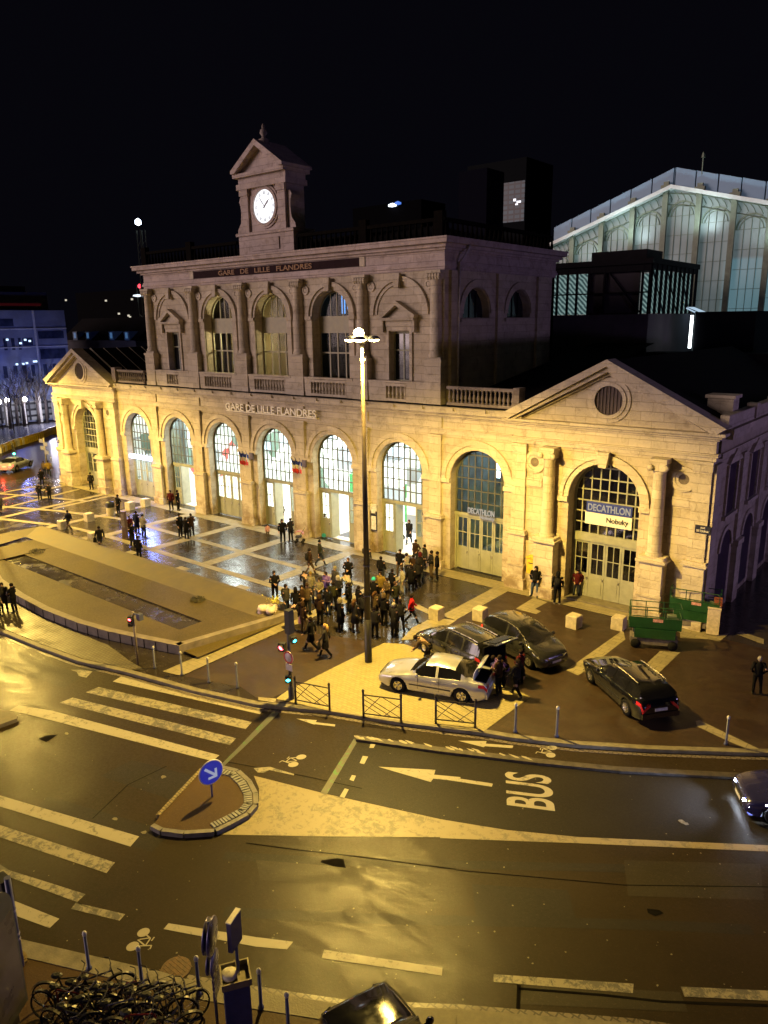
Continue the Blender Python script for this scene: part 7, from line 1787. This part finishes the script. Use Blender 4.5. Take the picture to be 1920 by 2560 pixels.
# face_: 0 looks toward the viewer's side of the square (-y), 90 looks to the right (+x), 180 to the station, 270 left
GC = 'crowd round the mast lamp'
def V(x, y, *a, **k): return person(*ZV(x, y), *a, **k)
V(175, 515, 'man in an open black jacket over a white shirt standing alone by the basin edge', 'black', 'black', 'hands', face_=60)
V(490, 290, 'person in a dark brown jacket and pale trousers walking toward the station', 'brown', 'beige', 'walk', face_=160, bag='pack')
V(580, 200, 'man in an olive coat and dark cap walking beside the pale trousers', 'olive', 'darkjeans', 'walk', hair='hat', hc='black', face_=150)
V(835, 378, 'bald man in a long black coat with clasped hands, standing clear of the crowd', 'black', 'black', 'hands', True, hc='brown', face_=30)
V(1130, 345, 'person in black seen from behind just right of the mast lamp pole', 'black', 'darkjeans', face_=190)
V(1000, 250, 'person in a grey patterned jacket half hidden by the mast lamp pole', 'grey', 'darkjeans', 'phone', face_=200)
V(1230, 475, 'person in a black coat with back turned at the upper edge of the crowd', 'black', 'black', face_=170)
V(1300, 300, 'person in a black jacket over a white top before the open doorway', 'black', 'beige', 'pocket', face_=10)
V(1320, 460, 'person dressed in a white tracksuit at the right of the crowd', 'white', 'white', face_=330)
V(1360, 330, 'person in a white shirt with crossed arms facing the dark group', 'white', 'charcoal', 'hands', face_=100)
V(1400, 430, 'tall man in a black coat at the centre of the right hand group', 'black', 'black', 'stand', True, face_=200)
V(1460, 400, 'person in a black padded coat at the right side of the right hand group', 'charcoal', 'black', 'stand', hair='hood', hc='charcoal', face_=250)
V(1420, 330, 'person with a brown collar at the back of the right hand group', 'brown', 'black', face_=190)
V(1480, 330, 'person with a red scarf hood at the back right of the group', 'charcoal', 'darkjeans', hair='hood', hc='burgundy', face_=230)
V(1440, 190, 'person in a brown coat standing against the wall right of the doorway', 'brown', 'darkjeans', 'pocket', face_=350)
V(1520, 230, 'person in an olive jacket leaning near the first arch pier right of the doorway', 'olive', 'darkjeans', face_=330)
V(1580, 315, 'person with beige patterned trousers, left one of the pair at the planter', 'charcoal', 'beige', 'hands', face_=320)
V(1632, 328, 'slim person in black, right one of the pair at the planter', 'black', 'black', face_=300)
V(500, 962, 'dark dressed person striding left just ahead of the long haired woman', 'black', 'black', 'walk', True, face_=300, group=None)
V(630, 1025, 'woman with long blond hair in a grey coat walking with a handbag', 'grey', 'black', 'walk', True, 'long', 'blond', 'hand', face_=300)
V(430, 810, 'person in a brown coat with pale trousers carrying a pink bag', 'brown', 'beige', 'stand', hair='hood', hc='brown', bag='hand', bagc='pink', face_=180, group=GC)
V(765, 795, 'person in a long black coat with a pale hood seen from behind', 'black', 'black', 'stand', True, 'hood', 'cream', face_=170, group=GC)
V(895, 800, 'woman in a long dark coat with brown hair and pale boots', 'charcoal', 'beige', 'stand', True, 'long', 'brown', face_=185, group=GC)
V(1072, 855, 'person carrying a white and blue shopping bag just right of the pole foot', 'charcoal', 'black', 'stand', bag='hand', bagc='white', face_=200, group=GC)
V(1080, 700, 'woman in a pale pink scarf behind the shopping bag', 'beige', 'black', 'stand', hair='long', hc='brown', face_=160, group=GC)
V(1155, 745, 'person in black with a beige hood collar between the pole and the tall man', 'black', 'black', 'stand', hair='hood', hc='beige', face_=180, group=GC)
V(1245, 845, 'tall man in a very long dark coat at the front right of the crowd', 'charcoal', 'black', 'stand', True, 'short', 'grey', face_=175, scale=1.06, group=GC)
V(1300, 795, 'person in dark clothes close behind the tall man in the long coat', 'charcoal', 'black', 'pocket', face_=220, group=GC)
V(1405, 720, 'person in a bright red coat walking away at the right of the crowd', 'red', 'black', 'walk', face_=130)
V(365, 655, 'person in a black padded jacket at the left of the crowd', 'black', 'black', 'stand', hair='hood', hc='black', face_=240, group=GC)
V(280, 650, 'person in a grey green coat with a backpack at the far left of the crowd', 'grey', 'darkjeans', 'stand', bag='pack', bagc='olive', face_=100, group=GC)
V(320, 770, 'person in black leaning against the back of the traffic light', 'black', 'black', 'bend', face_=150, group=GC)
V(650, 655, 'man in a black coat standing upright in the middle of the crowd', 'black', 'darkjeans', 'stand', face_=20, group=GC)
V(580, 740, 'person in a brown coat with a fur hood seen from behind', 'brown', 'black', 'stand', False, 'hood', 'brown', face_=190, group=GC)
V(470, 640, 'person in a tan coat with light scarf in the left half of the crowd', 'beige', 'darkjeans', 'hands', hair='hat', hc='brown', face_=200, group=GC)
V(420, 640, 'person in a rust brown jacket facing the tan coat', 'brown', 'black', 'hands', face_=60, group=GC)
V(500, 520, 'person with a pale yellow hat at the upper left of the crowd', 'cream', 'darkjeans', 'stand', hair='hat', hc='yellow', face_=20, group=GC)
V(455, 470, 'dark dressed person bending forward at the top left of the crowd', 'charcoal', 'black', 'bend', face_=240, group=GC)
V(575, 560, 'person in a cream jacket left of the upright man', 'cream', 'darkjeans', 'hands', face_=40, group=GC)
V(700, 600, 'person in a dark green coat right behind the upright man', 'olive', 'black', 'stand', face_=200, group=GC)
V(745, 560, 'person with a big white scarf in the centre of the crowd', 'charcoal', 'black', 'hands', hair='hood', hc='white', face_=10, group=GC)
V(835, 500, 'person in a white coat bending forward at the top centre of the crowd', 'white', 'black', 'bend', face_=250, group=GC)
V(845, 620, 'man with dark hair in a black coat facing left, right of the white scarf', 'black', 'black', 'hands', face_=300, group=GC)
V(930, 640, 'person in black close to the pole on its left side', 'black', 'black', 'stand', face_=160, group=GC)
V(975, 720, 'person in a charcoal jacket touching the pole from the left', 'charcoal', 'black', 'stand', face_=200, group=GC)
V(640, 520, 'person in purple grey with arms up at the back of the crowd', 'purple', 'darkjeans', 'phone', face_=10, group=GC)
V(720, 470, 'person with a pale wool hat at the back of the crowd', 'grey', 'darkjeans', 'stand', hair='hat', hc='cream', face_=350, group=GC)
V(1065, 590, 'person with a turquoise hat just right of the pole', 'black', 'black', 'stand', hair='hat', hc='turquoise', face_=190, group=GC)
V(1125, 520, 'person in a yellow jacket right of the turquoise hat', 'yellow', 'beige', 'stand', face_=10, group=GC)
V(1185, 570, 'person in a tan padded coat at the right of the crowd', 'beige', 'beige', 'hands', hair='short', face_=340, group=GC)
V(1260, 620, 'person in an olive jacket between the tan coat and the red coat', 'olive', 'darkjeans', 'stand', hc='brown', face_=90, group=GC)
# left side of the square
def Lp(x, y, *a, **k): return person(*ZL(x, y), *a, **k)
Lp(10, 488, 'person in a grey jacket cut by the left edge near the pale strips', 'grey', 'darkjeans', 'walk', face_=90)
Lp(262, 395, 'person in black bending slightly, left one of the dark pair at the far left', 'black', 'black', 'phone', face_=60)
Lp(325, 398, 'person in a black coat, right one of the dark pair at the far left', 'black', 'black', 'hands', face_=20)
Lp(275, 300, 'person in black standing behind the dark pair at the far left', 'black', 'black', face_=80)
Lp(292, 235, 'person in a beige coat near the left wing corner, left one of two', 'beige', 'darkjeans', face_=200)
Lp(322, 240, 'person in a tan jacket near the left wing corner, right one of two', 'yellow', 'darkjeans', face_=230)
Lp(595, 322, 'person in a dark jacket with a cap standing before the left wing door', 'charcoal', 'black', hair='hat', hc='black', face_=40)
Lp(772, 486, 'man in a black jacket with legs apart beside the litter bin', 'black', 'black', 'pocket', face_=0)
Lp(450, 590, 'person in a navy jacket and pale trousers walking past a stone block', 'navy', 'beige', 'walk', face_=300, bag='pack')
Lp(655, 712, 'man walking left with a dark shoulder bag past the basin', 'charcoal', 'darkjeans', 'walk', face_=260, bag='hand')
Lp(905, 782, 'tall person in black standing at the basin edge in front of the blue light', 'black', 'black', face_=200, scale=1.05)
Lp(862, 690, 'person in black holding a pale paper behind the tall person', 'black', 'charcoal', 'hands', face_=100)
Lp(850, 630, 'person with a reddish dark coat next to the brown totem', 'burgundy', 'black', face_=90)
Lp(893, 610, 'person in a navy coat facing the station in the blue light', 'navy', 'black', 'stand', True, face_=200)
Lp(935, 635, 'person in a white jacket with a black belt bag in the blue light', 'white', 'navy', 'hands', hair='hat', hc='black', face_=190)
Lp(1112, 457, 'person in a reddish brown coat left of the open glass doorway', 'burgundy', 'charcoal', face_=30)
Lp(1158, 457, 'person in black with a white bag at the open glass doorway', 'black', 'black', bag='hand', bagc='white', face_=120)
Lp(1172, 632, 'left one of the three dark figures standing together on the square', 'black', 'black', face_=100)
Lp(1212, 642, 'middle one of the three dark figures standing together on the square', 'black', 'black', 'stand', True, face_=200)
Lp(1246, 627, 'right one of the three dark figures, with a brown scarf', 'brown', 'charcoal', 'hands', face_=250)
Lp(35, 1110, 'man in a grey coat with a pale bag at the left edge below the basin', 'grey', 'black', 'stand', True, bag='hand', bagc='white', face_=60)
Lp(98, 1118, 'man in a black jacket facing the grey coat below the basin', 'black', 'black', 'hands', face_=300)
Lp(-5, 1150, 'person in pale clothes cut by the left edge behind the grey coat', 'cream', 'charcoal', 'stand', face_=120)
def Kp(x, y, *a, **k): return person(*ZK(x, y), *a, **k)
Kp(538, 978, 'person in a black coat with a pale scarf next to the striped pushchair', 'black', 'black', 'stand', hair='long', hc='dark', face_=60)
Kp(590, 970, 'person in dark clothes holding the striped pushchair', 'charcoal', 'black', 'hands', face_=260)
Kp(533, 850, 'person in a brown jacket just inside the bright central doorway', 'brown', 'charcoal', face_=10)
Kp(608, 880, 'person in black at the right side of the bright central doorway', 'black', 'black', face_=330)
Kp(440, 945, 'small child in a pink coat left of the pushchair couple', 'pink', 'beige', 'stand', face_=60, scale=.62)
Kp(812, 935, 'man in a black coat with hands in pockets in the green kiosk doorway', 'black', 'charcoal', 'pocket', face_=10)
x, y = g(*ZK(620, 965)); r_ = empty('pushchair', (x + .5, y - .1, 0), .6, 'pushchair with a pink and white striped canopy before the central doorway', 'pushchair')
m = MB(); m.tube([(-.2, -.25, .1), (.1, -.25, .6), (.35, -.25, 1.0)], .015, 5); m.tube([(-.2, .25, .1), (.1, .25, .6), (.35, .25, 1.0)], .015, 5); m.tube([(.35, -.25, 1.0), (.35, .25, 1.0)], .02, 6); m.box(-.25, .15, -.2, .2, .4, .5); m.build('frame', BLACKP, r_)
for px in (-.22, .25):
    for py in (-.24, .24): m = MB(); m.lathe([(.02, -.03), (.11, -.03), (.11, .03), (.02, .03)], (px, py, .11), 12, 'Y'); m.build('wheel', RUBBER, r_)
for k in range(7): m = MB(); m.ring(0, .55, .30, .33, -.22 + k * .063, -.16 + k * .063, .2, 2.6, 10); m.build('canopy_stripe', simple('stripe_white', (.6, .55, .55), .7) if k % 2 else simple('stripe_red', (.45, .06, .10), .7), r_)
o = MB(); o.lathe([(.02, 0), (.16, .05), (.17, .2), (.1, .28), (.02, .3)], (0, 0, 0), 10); x, y = g(*ZK(812, 935)); o = o.build('turquoise_bag', simple('turq_bag', (.03, .38, .48), .5), None, (x + .1, y - .25, 0)); tag(o, 'small turquoise bag at the feet of the man in the green kiosk doorway', 'bag')
# in the rightmost open doorway
for (px, py, wy_, lb, kw) in ((1300, 960, 38.4, 'person with shopping bags coming out of the busy doorway', dict(coat='black', kind='walk', face_=0)), (1355, 985, 38.0, 'woman in a black skirt and boots leaving the busy doorway', dict(coat='charcoal', kind='walk', face_=20, long_=True, hair='long', hc='brown')),
                              (0, 0, 40.2, 'person in navy walking inside the busy doorway', dict(coat='navy', kind='stand', face_=10)), (0, 0, 41.2, 'person with a turquoise hood deeper inside the busy doorway', dict(coat='black', kind='stand', face_=340, hair='hood', hc='turquoise')), (0, 0, 42.4, 'person in dark coat farthest inside the busy doorway', dict(coat='black', kind='walk', face_=180))):
    if px: person(*ZK(px, py), lb, **kw)
    else: person(0, 0, lb, world=({40.2: -29.3, 41.2: -29.9, 42.4: -30.2}[wy_], wy_), z=.05, **kw)
person(0, 0, 'dark figure inside the open glass doorway beside the red framed poster', 'black', 'black', world=(-51.8, 39.3), z=.05, face_=20)
# by the right wing
person(*P3(1068, 878), 'man in a black jacket and blue jeans under the yellow letter box', 'black', 'jeans', 'pocket', face_=10)
person(*P3(1295, 955), 'person in black with white shoes facing the wall by the column', 'black', 'black', 'stand', hair='hood', hc='black', face_=200, shoes='white', bag='pack', scale=1.04)
person(*P3(1500, 880), 'man in a dark red jacket at the left side of the right wing door', 'burgundy', 'darkjeans', 'pocket', face_=20)
person(*ZI(785, 262), 'man in an open black coat leaning at the right side of the right wing door', 'black', 'charcoal', 'pocket', face_=20)
person(*ZI(1580, 870), 'grey haired man in dark clothes standing alone at the right edge', 'black', 'black', 'pocket', hc='grey', face_=200, scale=1.05)
# round the cars
W_ = lambda x, y, *a, **k: person(*ZW(x, y), *a, **k)
person(0, 0, 'person in a beige patterned coat bending between the two cars with open boots', 'beige', 'charcoal', 'bend', face_=300, world=(-18.1, 25.0))
W_(1015, 855, 'person in brown loading the open boot of the silver saloon', 'brown', 'black', 'hands', face_=270)
W_(1165, 870, 'woman with bags walking behind the silver saloon', 'charcoal', 'black', 'walk', face_=260, hair='long', hc='dark', bag='hand', bagc='beige')
person(0, 0, 'person in a purple jacket reaching into the people carrier tailgate', 'purple', 'black', 'bend', face_=290, world=(-14.35, 25.35))
person(0, 0, 'person in burgundy unloading beside the raised tailgate', 'burgundy', 'black', 'hands', face_=260, world=(-13.85, 25.9))
